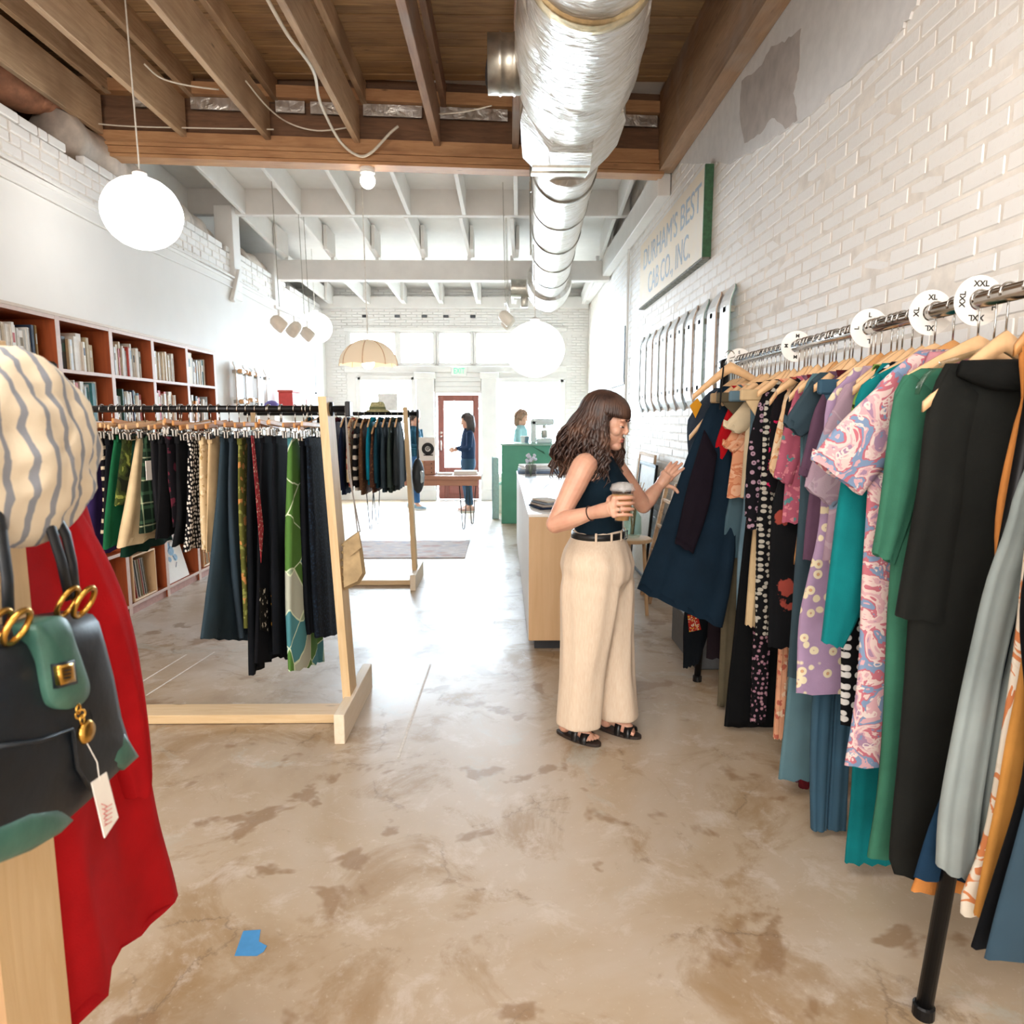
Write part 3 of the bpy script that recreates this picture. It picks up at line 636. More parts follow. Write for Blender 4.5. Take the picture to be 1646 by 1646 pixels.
# --- pine clothes rail with the skirts
def pine_rack(label, xR, lean, xL, yP, dp, zr, ztop, yf0, yf1, base=True, name='garment_rack'):
    t = thing(name, label, 'clothes rack', ((xL + xR) / 2, yP, 0)); wd = .040
    def post(x, ln):
        m = MB(); b = [(x, yP, 0.03), (x + wd, yP, .03), (x + wd, yP + dp, .03), (x, yP + dp, .03)]; V = b + [(p[0] - ln, p[1], ztop) for p in b]
        m.add(V, [(0, 1, 2, 3), (7, 6, 5, 4), (0, 4, 5, 1), (1, 5, 6, 2), (2, 6, 7, 3), (3, 7, 4, 0)]); return m.build('upright', PINE, t)
    post(xR, lean); post(xL, 0)
    yr = yP + dp / 2
    m = MB(); m.tube([(xL - .08, yr, zr), (xR + .13 - lean, yr, zr)], .0165, 14); m.build('hanging_rail', BLACKM, t, True)
    for x, s_ in ((xR - lean + wd, 1), (xL, -1)):
        m = MB(); m.lathe([(.017, 0), (.034, 0), (.034, .012), (.017, .016)], (x, yr, zr), 18, Matrix.Rotation(PI / 2 * s_, 4, 'Y')); m.build('rail_flange', BLACKM, t, True)
    m = MB(); x = xR + .13 - lean; m.box(x - .012, x + .012, yr - .032, yr + .032, zr - .036, zr + .036, .004); m.build('rail_end_cap', BLACKM, t)
    m = MB(); m.box(xL, xR, yP, yP + dp, 0.004, .05, .003); m.build('base_board', PINEX, t)
    for x in (xR + wd * .0 + .002, xL - .045):
        m = MB(); m.box(x, x + .05, yf0, yf1, 0, .145, .003); m.build('foot', PINEW, t)
    for k in range(3): m = MB(); m.lathe([(.006, 0), (.006, .003)], (xR - .03, yP + .03 + k * .04, .05), 8); m.build('screw_head', DARKM, t)
    return t
R1 = pine_rack('pine garment rack with black pipe rail holding the skirts', -.80, .075, -2.36, 3.29, .14, 1.572, 1.63, 3.07, 3.76)
R2 = pine_rack('pine garment rack with black pipe rail holding jackets farther back', -.835, .06, -2.25, 6.2, .12, 1.575, 1.635, 6.0, 6.62)
R3 = pine_rack('pine garment rack beside the camera with the red coat and hat', -.805, .0, -2.1, .95, .14, 1.57, 1.64, .72, 1.36)
# --- chrome pipe rack along the brick wall
RX_, RZ = 1.23, 1.825
t = thing('pipe_rack', 'long steel pipe clothes rack along the white brick wall', 'clothes rack', (RX_, 2.6, 0)); R4 = t
m = MB(); m.tube([(RX_, 1.02, RZ), (RX_, 3.86, RZ)], .021, 20); m.build('hanging_rail', CHROME, t, True)
for y, sp in ((1.56, .15), (3.84, .09)):
    for s_ in (-1, 1 if y > 2 else 1.9):
        m = MB(); m.tube([(RX_ + s_ * sp, y, .012), (RX_, y, RZ)], .0195, 18); m.build('leg', BLACKM, t, True)
        m = MB(); m.lathe([(.026, 0), (.026, .03), (.021, .034)], (RX_ + s_ * sp, y, 0), 16); m.build('foot_cap', BLACKM, t)
for y in (1.56, 3.84): m = MB(); m.lathe([(.03, -.04), (.03, .04)], (RX_, y, RZ), 16, Matrix.Rotation(PI / 2, 4, 'X')); m.build('pipe_fitting', BLACKM, t, True)
m = MB(); a = P(1148, 1117, Z=0); a = (a[0], a[1] + .36, 0); m.box(a[0], a[0] + .30, a[1] + .02, a[1] + .62, .0, .26, .008); tb = thing('storage_box', 'low dark grey storage box under the far end of the pipe rack', 'box', (a[0], a[1], 0))
m.build('body', simple('dark_grey_board', '#5b5d60', .5), tb); m = MB(); m.box(a[0] - .01, a[0] + .31, a[1] + .01, a[1] + .63, .262, .285, .006); m.build('lid', simple('grey_lid', '#6d6f72', .5), tb)
# --- bookcase
CASE = woodmat('red_brown_veneer', '#8a3f1c', '#b3582a', 2, .5, scale=.6); EDGE = simple('pinkish_shelf_edge', '#cdb3a6', .55, var=.03); SIDE = simple('beige_case_side', '#d4c4b4', .6, var=.02)
bx0, bx1 = -3.285, -2.90; BYS = [4.03, 4.62, 5.23, 5.84, 6.46, 7.07]; BZS = [.09, .53, .90, 1.10, 1.47, 1.83]
BZS = [.09, .52, .86, 1.155, 1.51, 1.855]; ZT = 2.19
bc = thing('bookcase', 'tall red-brown bookcase with pale edges along the left wall', 'bookcase', (-3.1, 5.5, 0))
m = MB(); m.box(bx0, bx1 + .0, BYS[0] - .02, BYS[0], 0, ZT + .02, .002); m.build('side_panel', SIDE, bc)
m = MB(); m.box(bx0, bx0 + .012, BYS[0], BYS[-1], .02, ZT); m.build('back_panel', CASE, bc)
for i, y in enumerate(BYS[1:]):
    m = MB(); m.box(bx0 + .01, bx1 - .003, y - .012, y + .012, .0, ZT); m.build('divider', CASE, bc)
    m = MB(); m.box(bx1 - .003, bx1 + .001, y - .022, y + .022, 0, ZT + .02, .001); m.build('divider_edge', EDGE, bc)
for z in BZS + [ZT]:
    for ya, yb in zip(BYS, BYS[1:]):
        m = MB(); m.box(bx0 + .01, bx1 - .003, ya + .012, yb - .012, z - .022, z - .002); m.build('shelf', CASE, bc)
        m = MB(); m.box(bx1 - .003, bx1, ya + .02, yb - .02, z - .024, z, .001); m.build('shelf_edge', EDGE, bc)
m = MB(); m.box(bx0, bx1 - .02, BYS[0], BYS[-1], 0, .065); m.build('plinth', simple('pink_brown_plinth', '#b98f85', .6), bc)
m = MB(); m.box(bx0, bx1 + .002, BYS[0] - .02, BYS[-1] + .02, ZT, ZT + .02, .002); m.build('top_panel', SIDE, bc)
# books, each its own object
BC = ['#efe9dd', '#e8e4dc', '#f3efe6', '#dfe6e8', '#d9d3c6', '#e9d9bd', '#f1ece2', '#cfd8da', '#c9b48d', '#e6ddd0', '#efe6d4', '#dcdcd8']
BX = ['#2f6f72', '#b9483a', '#2d3b52', '#3a3a38', '#d98b3a', '#7b6a4a', '#87a6b8', '#2f5a4c', '#a5382f']
BM = {}
def bmat(c):
    if c not in BM: BM[c] = simple('book_cover_' + c[1:], c, .55, var=.04, scale=25)
    return BM[c]
PG = simple('book_pages', '#eee6d6', .9, var=.03)
def book(y, th, h, d, z, color, label, group, tilt=0.0):
    t = thing('book', label, 'book', (bx1 - .055, y, z), group); t.rotation_euler = (tilt, 0, 0)
    x1 = bx1 - .055 + rnd.uniform(-.012, .012); m = MB(); m.box(x1 - d, x1, y, y + .0022, z, z + h); m.box(x1 - d, x1, y + th - .0022, y + th, z, z + h); m.box(x1 - .003, x1, y, y + th, z, z + h, .001)
    m.build('cover', bmat(color), t); m = MB(); m.box(x1 - d + .004, x1 - .003, y + .0022, y + th - .0022, z + .004, z + h - .004); m.build('pages', PG, t)
    if th > .016 and rnd.random() < .6: m = MB(); m.box(x1, x1 + .0006, y + th * .2, y + th * .8, z + h * .55, z + h * .8); m.build('spine_label', bmat(rnd.choice(BX + BC)), t)
    return t
for ri, (z, zt) in enumerate(((1.855, 2.165), (1.51, 1.83))):
    rn = ('top', 'second')[ri]
    for ci in range(5):
        ya, yb = BYS[ci] + .018, BYS[ci + 1] - .016; y = ya + .005; fill = (.78, .8, .82, .72, .84)[ci] + rnd.uniform(-.04, .06); k = 0
        ce = max(.19, min(.285, (zt - z) * rnd.uniform(.66, .8)))
        while y < ya + (yb - ya) * fill:
            th = rnd.choice([.014, .018, .022, .026, .032, .04]); h = ce + rnd.uniform(-.035, .03); d = rnd.uniform(.15, .21)
            dark = rnd.random() < (.10, .30)[ri]; colr = rnd.choice(BX) if dark else rnd.choice(BC)
            g = f'books in the {ORD[ci]} compartment of the {rn} shelf'; lb = f'{ORD[k]} book from the left in the {ORD[ci]} compartment of the {rn} shelf'
            if ri == 0 and ci == 0 and y > ya + .40: colr = '#a98c5a'; lb = f'tan book, {ORD[k]} from the left in the first compartment, top shelf'
            if ri == 0 and ci == 1 and k == 9: th = .06; h = .26; colr = '#e9dfd2'; lb = 'thick cream book with red mark in the second compartment, top shelf'
            if ri == 0 and ci == 4 and k == 0: th = .17; h = .29; colr = '#d8c6a6'; lb = 'wide patterned tan box file in the fifth compartment, top shelf'
            if ri == 1 and ci == 3 and k == 2: colr = '#1f7f80'; lb = 'teal book in the fourth compartment of the second shelf'
            if ri == 1 and ci == 3 and k == 5: colr = '#c8323c'; lb = 'red book in the fourth compartment of the second shelf'
            book(y, th, h, d, z + .001, colr, lb, g); y += th + .0012; k += 1
# lower compartments glimpsed beneath the skirts: crates of records and a leaning print
def crate(y0, x1, label, n, colors):
    t = thing('record_crate', label, 'crate', (x1 - .17, y0, .091)); z = .091; x0 = x1 - .33; W = .36; Hh = .37; th = .014
    for (nm, a) in (('side', (x0, x1, y0, y0 + th, z, z + Hh)), ('side', (x0, x1, y0 + W - th, y0 + W, z, z + Hh)), ('bottom', (x0, x1, y0 + th, y0 + W - th, z, z + th)), ('top', (x0, x1, y0 + th, y0 + W - th, z + Hh - th, z + Hh)), ('back', (x0, x0 + .008, y0 + th, y0 + W - th, z + th, z + Hh - th))):
        m = MB(); m.box(*a, .002); m.build(nm, BIRCH, t)
    y = y0 + .03
    for k in range(n):
        r_ = thing('record', f'{ORD[k]} record from the left in the crate {("under the cream skirt", "under the dotted skirt")[0 if y0 < 6 else 1]}', 'record', (x0 + .17, y, z + th), 'record sleeves in the crates'); m = MB(); m.box(x0 + .014, x1 - .02, y, y + .006, z + th + .001, z + th + .312); m.build('sleeve', bmat(colors[k % len(colors)]), r_)
        m = MB(); m.box(x1 - .024, x1 - .0195, y + .0015, y + .0045, z + th + .006, z + th + .306); m.build('disc_edge', BLACKM, r_); r_.rotation_euler = (.16, 0, 0); r_.location.y = y + .045; y += .011 + .012 * rnd.random()
crate(5.30, -2.905, 'plywood crate of records in the bottom of the bookcase, under the cream skirt', 11, ['#a5382f', '#d9d3c6', '#3a3a38', '#e8e4dc', '#7b6a4a', '#c9b48d'])
crate(6.60, -2.92, 'plywood crate of records in the bottom of the bookcase, under the dotted skirt', 9, ['#e9d9bd', '#d98b3a', '#e8e4dc', '#c9b48d'])
t = thing('art_print', 'white print with blue bird sketch leaning in the bookcase bottom', 'print', (-2.97, 6.1, .095))
m = MB(); M = Matrix.Translation((-2.92, 6.06, .093)) @ Matrix.Rotation(-.25, 4, 'Y'); m.box(-.006, 0, -.19, .22, 0, .44, 0, M); m.build('card', PAPER, t)
INKB = simple('pale_blue_ink', '#9fc3dd', .8, var=.1); INKD = simple('dark_blue_ink', '#4a5f86', .8)
m = MB()
for (y, z, r_) in ((.03, .27, .055), (.0, .33, .035), (.07, .2, .04), (-.03, .2, .03)): m.ball((0, 0, 0), (.0012, r_, r_ * .8), 12, 8, M @ Matrix.Translation((.0005, y, z)))
m.build('bird_sketch', INKB, t)
m = MB()
for k in range(9): y = rnd.uniform(-.15, .18); z = rnd.uniform(.08, .38); m.tube([M @ Vector((.001, y, z)), M @ Vector((.001, y + rnd.uniform(-.05, .05), z + rnd.uniform(.02, .06)))], .003, 4)
m.build('sketch_lines', INKD, t)
# --- sales counter
ct = thing('sales_counter', 'long plywood sales counter with white top behind the woman', 'counter', (.6, 6.4, 0))
WTOP = simple('white_laminate', '#f2f0ec', .3, var=.01)
m = MB(); m.box(.165, .73, 4.39, 8.2, .895, .915, .003); m.build('worktop', WTOP, ct)
m = MB(); m.box(.17, .72, 4.395, 4.413, .065, .895, .001); m.build('end_panel', BIRCH, ct)
for k in range(3): m = MB(); m.box(.168, .184, 4.415 + k * 1.26, 4.415 + k * 1.26 + 1.255, .065, .894, .002); m.build('side_panel', simple('white_panel', '#e9eaea', .45, var=.01) if k == 0 else bpy.data.materials['white_panel'], ct)
m = MB(); m.box(.70, .72, 4.415, 8.19, .065, .894); m.box(.185, .70, 8.17, 8.19, .065, .894); m.build('rear_panel', BIRCH, ct)
m = MB(); m.box(.21, .68, 4.43, 8.1, 0, .065); m.build('plinth', simple('black_plinth', '#23252a', .5), ct)
# --- green counter near the shopfront
gt = thing('green_counter', 'sea-green painted counter near the bright shop window', 'counter', (.5, 10.3, 0)); GREEN = simple('sea_green_paint', '#4f9c83', .5, var=.03, scale=6)
a = P(806, 713, Y=10.0); m = MB(); m.box(a[0], 1.2, 10.0, 10.05, 0, a[2] - .03, .004); m.box(a[0], a[0] + .05, 10.05, 10.7, 0, a[2] - .03, .004); m.build('front_panel', GREEN, gt)
m = MB(); m.box(a[0] - .02, 1.22, 9.98, 10.72, a[2] - .03, a[2], .006); m.build('top', simple('grey_green_top', '#8fb5a8', .4), gt)
m = MB(); m.add([(.44, 9.985, 1.13), (.62, 9.985, 1.02), (.60, 9.985, 1.06), (.42, 9.985, 1.145), (.44, 10, 1.13), (.62, 10, 1.02), (.60, 10, 1.06), (.42, 10, 1.145)], [(0, 1, 2, 3), (4, 5, 6, 7), (0, 1, 5, 4), (1, 2, 6, 5), (2, 3, 7, 6), (3, 0, 4, 7)]); m.build('torn_flap', simple('dark_green', '#1f5d4a', .6), gt)
# --- hairpin-leg table near the door
tt = thing('display_table', 'wooden display table on hairpin legs near the shop door', 'table', (-1.1, 9.8, 0)); TW = woodmat('red_brown_table_wood', '#a0705a', '#bd8c72', 0, .5)
m = MB(); m.box(-2.0, -.30, 9.40, 10.1, .70, .755, .005); m.build('tabletop', TW, tt)
m = MB(); m.box(-1.95, -.35, 9.42, 9.44, .62, .70, .003); m.build('apron', TW, tt)
for (x, y) in ((-.55, 9.5), (-.45, 10.0), (-1.85, 9.5), (-1.85, 10.0)):
    m = MB(); m.tube([(x - .06, y, .70), (x - .012, y, .01), (x, y, .0), (x + .012, y, .01), (x + .06, y, .70)], .007, 6); m.box(x - .08, x + .08, y - .04, y + .04, .695, .702); m.build('hairpin_leg', BLACKM, tt, True)
# ================================================================== cloth
CM = {}
def cloth(kind, *cols, s=1.0, rough=.88):
    key = (kind, cols, s)
    if key in CM: return CM[key]
    t = NT('cloth_' + kind + '_' + cols[0].strip('#')); co = t.co(); nz = t.noise(co, 7, 4); fine = t.noise(co, 260, 2)
    def tone(c, k=.16):
        c = lin(c); return t.ramp(nz.outputs[0], [(.3, tuple(x * (1 - k) for x in c[:3]) + (1,)), (.7, tuple(min(1, x * (1 + k)) for x in c[:3]) + (1,))])
    def dk(c):
        if not c.startswith('#'): return c
        l = lin(c); f = .68 if max(l[:3]) < .28 else .86
        q = [round(255 * (1.055 * (x * f) ** (1 / 2.4) - .055 if x * f > .0031308 else 12.92 * x * f)) for x in l[:3]]; return '#%02x%02x%02x' % tuple(q)
    cols = tuple(dk(c) for c in cols); base = tone(cols[0])
    bumpsrc = fine.outputs[0]
    if kind == 'denim':
        tw = t.n('TexWave', {'Vector': t.co(rot=(.6, .6, .3)), 'Scale': 190.0, 'Distortion': 1.0}); fade = t.noise(co, 2.4, 3)
        base = t.mix(t.ramp(fade.outputs[0], [(.4, gray(0)), (.75, gray(.45))]), base, cols[1] if len(cols) > 1 else '#7f9bb0')
        base = t.mix(t.math('MULTIPLY', tw.outputs[1], .08), base, '#c4d0d8'); bumpsrc = tw.outputs[1]
    elif kind == 'dots':
        sep = t.n('SeparateXYZ', {0: co}); v2 = t.n('CombineXYZ', {0: t.math('ADD', sep.outputs[0], sep.outputs[1]), 1: sep.outputs[2], 2: 0.0}).outputs[0]
        v = t.n('TexVoronoi', {'Vector': v2, 'Scale': 42.0 * s, 'Randomness': .55}, voronoi_dimensions='2D'); base = t.mix(t.ramp(v.outputs[0], [(.30, gray(1)), (.36, gray(0))]), base, cols[1])
    elif kind == 'floral':
        n_ = len(cols) - 1
        for i, c in enumerate(cols[1:]):
            v = t.n('TexVoronoi', {'Vector': t.mix(.05, t.co(loc=(i * 3.1, i * 1.7, i * .9)), t.noise(co, 30, 2).outputs[1]), 'Scale': (22 + 7 * i) * s})
            pet = t.math('ADD', v.outputs[0], t.math('MULTIPLY', t.noise(co, 60 * s, 2).outputs[0], .22))
            base = t.mix(t.ramp(pet, [(.40, gray(1)), (.45, gray(0))]), base, c)
    elif kind == 'rings':
        v = t.n('TexVoronoi', {'Vector': co, 'Scale': 26.0 * s, 'Randomness': .75}); base = t.mix(t.ramp(v.outputs[0], [(.0, gray(.0)), (.13, gray(0)), (.16, gray(1)), (.34, gray(1)), (.39, gray(0))]), base, cols[1])
        if len(cols) > 2: base = t.mix(t.ramp(v.outputs[0], [(.12, gray(1)), (.15, gray(0))]), base, cols[2])
    elif kind == 'swirl':
        d = t.noise(co, 5.5 * s, 3, .5, 1.6); base = t.ramp(d.outputs[0], [(0, cols[0]), (.36, cols[1]), (.45, cols[2]), (.5, cols[3]), (.56, cols[0]), (.62, cols[4]), (.7, cols[1])], 'CONSTANT')
        v = t.n('TexVoronoi', {'Vector': t.mix(.1, co, d.outputs[1]), 'Scale': 13.0 * s}); base = t.mix(t.ramp(v.outputs[0], [(.14, gray(0)), (.16, gray(1)), (.26, gray(1)), (.29, gray(0))]), base, cols[5])
    elif kind == 'stripe':
        ax_ = dict(h=(0, 0, 1), v=(1, 1, 0))[cols[2]] if len(cols) > 2 and cols[2] in 'hv' else (0, 0, 1)
        sep = t.n('SeparateXYZ', {0: co}); val = sep.outputs[2] if ax_[2] else t.math('ADD', sep.outputs[0], sep.outputs[1])
        w_ = t.math('SINE', t.math('ADD', t.math('MULTIPLY', val, 160.0 * s), t.math('MULTIPLY', nz.outputs[0], 3.0)))
        base = t.mix(t.ramp(w_, [(.45, gray(0)), (.55, gray(1))]), base, cols[1])
    elif kind == 'plaid':
        sep = t.n('SeparateXYZ', {0: co}); yx = t.math('ADD', sep.outputs[0], sep.outputs[1])
        for val, f, c, lo in ((yx, 95 * s, cols[1], .75), (sep.outputs[2], 95 * s, cols[1], .75), (yx, 60 * s, cols[2], .97), (sep.outputs[2], 60 * s, cols[2], .97)):
            base = t.mix(t.math('MULTIPLY', t.ramp(t.math('SINE', t.math('MULTIPLY', val, f)), [(lo, gray(0)), (min(1, lo + .03), gray(1))]), .6), base, c)
    elif kind == 'camo':
        a = t.noise(co, 16 * s, 2, .4, .6); base = t.ramp(a.outputs[0], [(0, cols[0]), (.42, cols[1]), (.52, cols[2]), (.60, cols[3])], 'CONSTANT')
    elif kind == 'patch':
        v = t.n('TexVoronoi', {'Vector': co, 'Scale': 5.5 * s, 'Randomness': .9}); cc = t.n('SeparateColor', {0: v.outputs[1]})
        base = t.ramp(cc.outputs[0], [(0, cols[0]), (.35, cols[1]), (.62, cols[0]), (.78, cols[2]), (.9, cols[3])], 'CONSTANT')
        e = t.n('TexVoronoi', {'Vector': co, 'Scale': 5.5 * s, 'Randomness': .9}, feature='DISTANCE_TO_EDGE'); base = t.mix(t.ramp(e.outputs[0], [(.012, gray(.8)), (.02, gray(0))]), base, '#d8e6c8')
    elif kind == 'lace':
        v = t.n('TexVoronoi', {'Vector': co, 'Scale': 70.0 * s}); base = t.mix(t.ramp(v.outputs[0], [(.3, gray(.7)), (.5, gray(0))]), base, cols[1]); bumpsrc = v.outputs[0]
    t.set(color=base, rough=rough, spec=.14, normal=t.bump(bumpsrc, .3, .002))
    CM[key] = t.m; return t.m
def cr(pts, n):
    """n+1 points along a smooth line through pts, spaced by length"""
    pts = [np.array(p, float) for p in pts]; out = []
    if len(pts) == 2: dense = [pts[0] + (pts[1] - pts[0]) * k / 20 for k in range(21)]
    else:
        dense = []
        for i in range(len(pts) - 1):
            p0 = pts[i - 1] if i else 2 * pts[0] - pts[1]; p1 = pts[i]; p2 = pts[i + 1]; p3 = pts[i + 2] if i + 2 < len(pts) else 2 * pts[-1] - pts[-2]
            for k in range(10):
                s_ = k / 10; dense.append(.5 * (2 * p1 + (p2 - p0) * s_ + (2 * p0 - 5 * p1 + 4 * p2 - p3) * s_ ** 2 + (3 * p1 - p0 - 3 * p2 + p3) * s_ ** 3))
        dense.append(pts[-1])
    return dense
def rows_of(L, R, step):
    """pairs left and right outline; equal point counts are matched point by point, else by length"""
    if len(L) == len(R): a, b = cr(L, 0), cr(R, 0)
    else: a, b = cr(L, 0), cr(R, 0)
    def cum(d):
        c = [0.0]
        for i in range(1, len(d)): c.append(c[-1] + float(np.linalg.norm(d[i] - d[i - 1])))
        return np.array(c)
    if len(L) == len(R) and len(a) == len(b):
        ca = (cum(a) + cum(b)) / 2; n = max(4, int(ca[-1] / step)); q = np.linspace(0, ca[-1], n + 1)
        A = np.array(a); B = np.array(b); return np.stack([np.interp(q, ca, A[:, i]) for i in (0, 1)], 1), np.stack([np.interp(q, ca, B[:, i]) for i in (0, 1)], 1)
    ca, cb = cum(a), cum(b); n = max(4, int(max(ca[-1], cb[-1]) / step)); A, B = np.array(a), np.array(b)
    qa, qb = np.linspace(0, ca[-1], n + 1), np.linspace(0, cb[-1], n + 1)
    return np.stack([np.interp(qa, ca, A[:, i]) for i in (0, 1)], 1), np.stack([np.interp(qb, cb, B[:, i]) for i in (0, 1)], 1)
def drape(name, mat, parent, plane, pos, L, R, T=.02, fold=.006, nf=4, seed=0, lean=0.0, off=0.0, M=26, step=.045, hem=.006, tTop=.5, zmin=.03, amax=None, sq=.62):
    """a hanging, closed sheet of cloth between two outlines; plane 'y' = spread over X,Z at Y=pos; plane 'x' = spread over Y,Z at X=pos"""
    A, B = rows_of(L, R, step); n = len(A); V = []; rr = random.Random(seed); ph = [rr.random() * 6.28 for _ in range(6)]
    base_len = abs(A[-1][1] - A[0][1]) + 1e-6
    for i in range(n):
        t = i / (n - 1); w_ = math.hypot(*(B[i] - A[i])); Tt = T * (tTop + (1 - tTop) * min(1, t * 2.2)); Tt = min(Tt, w_ * .48)
        fa = fold * (.15 + .85 * min(1, t * 1.3))
        for k in range(M):
            th = 2 * PI * k / M; c_, s_ = math.cos(th), math.sin(th); u = (1 - c_) / 2
            p = A[i] + (B[i] - A[i]) * u
            d = Tt * math.copysign(abs(s_) ** sq, s_)
            q = 1 if s_ >= 0 else -1; ed = abs(s_) ** .5
            f1 = math.sin(nf * 6.28 * u + ph[0 if q > 0 else 1] + 1.1 * t + .7 * math.sin(3 * t + ph[2])) + .5 * math.sin(nf * 11.3 * u + ph[3] - 2 * t) + .6 * noise.noise((p[0] * 14, p[1] * 3, seed * 1.7 + q))
            d += fa * f1 * ed
            z = p[1] + (hem * math.sin(nf * 6.28 * u + ph[4]) if i == n - 1 else 0) * ed; a = p[0] + fa * .5 * noise.noise((p[1] * 5, seed * 2.3, .5)) * (1 - ed)
            if amax is not None: a = min(a, amax)
            z = max(z, zmin); dd = d + off + lean * (A[0][1] - z)
            V.append((a, pos + dd, z) if plane == 'y' else (pos + dd, a, z))
    F = [(i * M + k, i * M + (k + 1) % M, (i + 1) * M + (k + 1) % M, (i + 1) * M + k) for i in range(n - 1) for k in range(M)]
    b0_ = len(V); V += [V[(n - 1) * M + k] for k in range(M)]; b = len(V)
    for k in range(M):
        v = V[(n - 1) * M + k]; cx = sum(V[(n - 1) * M + j][0] for j in range(M)) / M; cy = sum(V[(n - 1) * M + j][1] for j in range(M)) / M
        V.append((cx + (v[0] - cx) * .93, cy + (v[1] - cy) * .8, v[2] + .03))
    F += [(b0_ + k, b0_ + (k + 1) % M, b + (k + 1) % M, b + k) for k in range(M)]; F.append(tuple(b + k for k in range(M))); F.append(tuple(range(M - 1, -1, -1)))
    m = MB(); m.add(V, F); return m.build(name, mat, parent, True)
HW = simple('pale_hanger_wood', '#d9b083', .45, var=.07, scale=18); HW2 = simple('honey_hanger_wood', '#c58d54', .45, var=.07, scale=18)
# --- wooden hangers on the pipe rack (spread over X at depth Y)
def hook(m, x, y, z0, z1, plane='y', r_=.0028, R=.024):
    pts = [(0, z0), (0, z1 - R * 1.5)]
    for k in range(11): a = -PI * .12 - 0 + (PI * 1.22) * k / 10; pts.append((R * math.cos(a) * 1.0 - R * .0, z1 - R + R * math.sin(a)))
    m.tube([((x + a, y, z) if plane == 'y' else (x, y + a, z)) for a, z in pts], r_, 6)
def wood_hanger(y, label, group, yaw=0.0, x=None, mat=None, z=None, hw=.20, drop=.125):
    x = RX_ if x is None else x; z = (RZ - .12) if z is None else z; t = thing('clothes_hanger', label, 'hanger', (x, y, z), group)
    m = MB(); V = []; F = []; N = 18
    for i in range(N + 1):
        f = -1 + 2 * i / N; a = f * hw; zz = z - drop * abs(f) ** 1.12 + .006; hh = .013 + .012 * (1 - abs(f)) ; dp = .0065 - .002 * abs(f)
        yy = 0.0
        for (q, r_) in ((-1, -1), (1, -1), (1, 1), (-1, 1)): V.append((x + a, y + yy + q * dp, zz + r_ * hh))
    F = [(i * 4 + k, i * 4 + (k + 1) % 4, i * 4 + 4 + (k + 1) % 4, i * 4 + 4 + k) for i in range(N) for k in range(4)] + [(0, 1, 2, 3), (N * 4, N * 4 + 1, N * 4 + 2, N * 4 + 3)]
    m.add(V, F); m.build('shoulder_bar', mat or HW, t, True)
    m = MB(); hook(m, x, y, z + .02, RZ + .026); m.build('hook', CHROME, t, True)
    if yaw: t.rotation_euler = (0, 0, yaw)
    return t
YCUR = [0]
def px(Y, pts): return [P(a, b, Y=Y)[0::2] for a, b in pts]
def pxx(X, pts): return [P(a, b, X=X)[1:] for a, b in pts]
def mirror(L, c, lim): return [(min(2 * c - a, lim), z) for a, z in L]
def garment(name, label, Y, mat, L, sl=None, sr=None, R=None, cat=None, neck=.085, T=.017, fold=.0045, nf=4, lean=0.0, group=None, extra=None, collar=None, smat=None, hang=True, drop=0.0):
    """clothing on the pipe rack, outlines read off the photograph at depth Y"""
    sd = int(Y * 1000) % 997; zn = RZ - .135 - drop
    t = thing(name, label, cat or name, (RX_, Y, 0.9), group)
    if Y < 1.66: neck = .02
    Lw = [(RX_ - neck, zn)] + px(Y, L); Rw = [(RX_ + neck, zn)] + (px(Y, R) if R else mirror(px(Y, L), RX_, 1.565))
    drape('body', mat, t, 'y', Y, Lw, Rw, T, fold, nf, sd, lean, tTop=.45, amax=1.57)
    if sl:
        a, b = px(Y, sl), px(Y, sr); drape('sleeve', smat or mat, t, 'y', Y - .004, a, b, T * .95, fold * .7, 2, sd + 1, lean, M=18, hem=.004)
        a2 = [(2 * RX_ - p[0], p[1]) for p in b]; b2 = [(2 * RX_ - p[0], p[1]) for p in a]; drape('sleeve', smat or mat, t, 'y', Y - .004, a2, b2, T * .95, fold * .7, 2, sd + 2, lean, M=18, hem=.004, amax=1.57)
    if collar:
        m = MB(); pts = [(RX_ - neck - .02 + (2 * neck + .04) * k / 12, Y - .02 - .012 * math.sin(PI * k / 12), zn - .005 + .02 * abs(k - 6) / 6 * 0 - .018 * math.sin(PI * k / 12)) for k in range(13)]
        m.tube(pts, [.012 + .012 * math.sin(PI * k / 12) for k in range(13)], 10, flat=1.6); m.build('collar', collar, t, True)
    if hang: wood_hanger(Y, f'wooden hanger carrying the {label}', 'wooden hangers on the pipe rack', 0, mat=HW if rnd.random() < .75 else HW2, hw=.03 if Y < 1.66 else max(.07, RX_ - px(Y, L)[1][0] - .012 + (.025 if rnd.random() < .3 else 0)), drop=.03 if Y < 1.66 else max(.04, RZ - .12 - px(Y, L)[1][1] + .012))
    return t
def trousers(name, label, Y, mat, legs, cat='trousers', T=.018, drop=.0, group=None, xc=0.0):
    sd = int(Y * 1000) % 997; t = thing(name, label, cat, (RX_, Y, .9), group); zn = RZ - .15 - drop
    for i, (L, R) in enumerate(legs):
        a = [(RX_ + xc - .16 + .16 * i, zn - .05)] + px(Y, L); b = [(RX_ + xc + .16 * i, zn - .05)] + px(Y, R)
        drape('leg', mat, t, 'y', Y + .0, a, b, T, .004, 2, sd + i, off=.004 * i)
    m = MB(); m.box(RX_ + xc - .17, min(RX_ + xc + .17, 1.57), Y - .014, Y + .014, zn - .07, zn - .02, .006); m.build('waistband', mat, t)
    wood_hanger(Y, f'wooden hanger carrying the {label}', 'wooden hangers on the pipe rack', mat=HW, hw=.03 if Y < 1.66 else .13, drop=.03 if Y < 1.66 else .085)
    return t
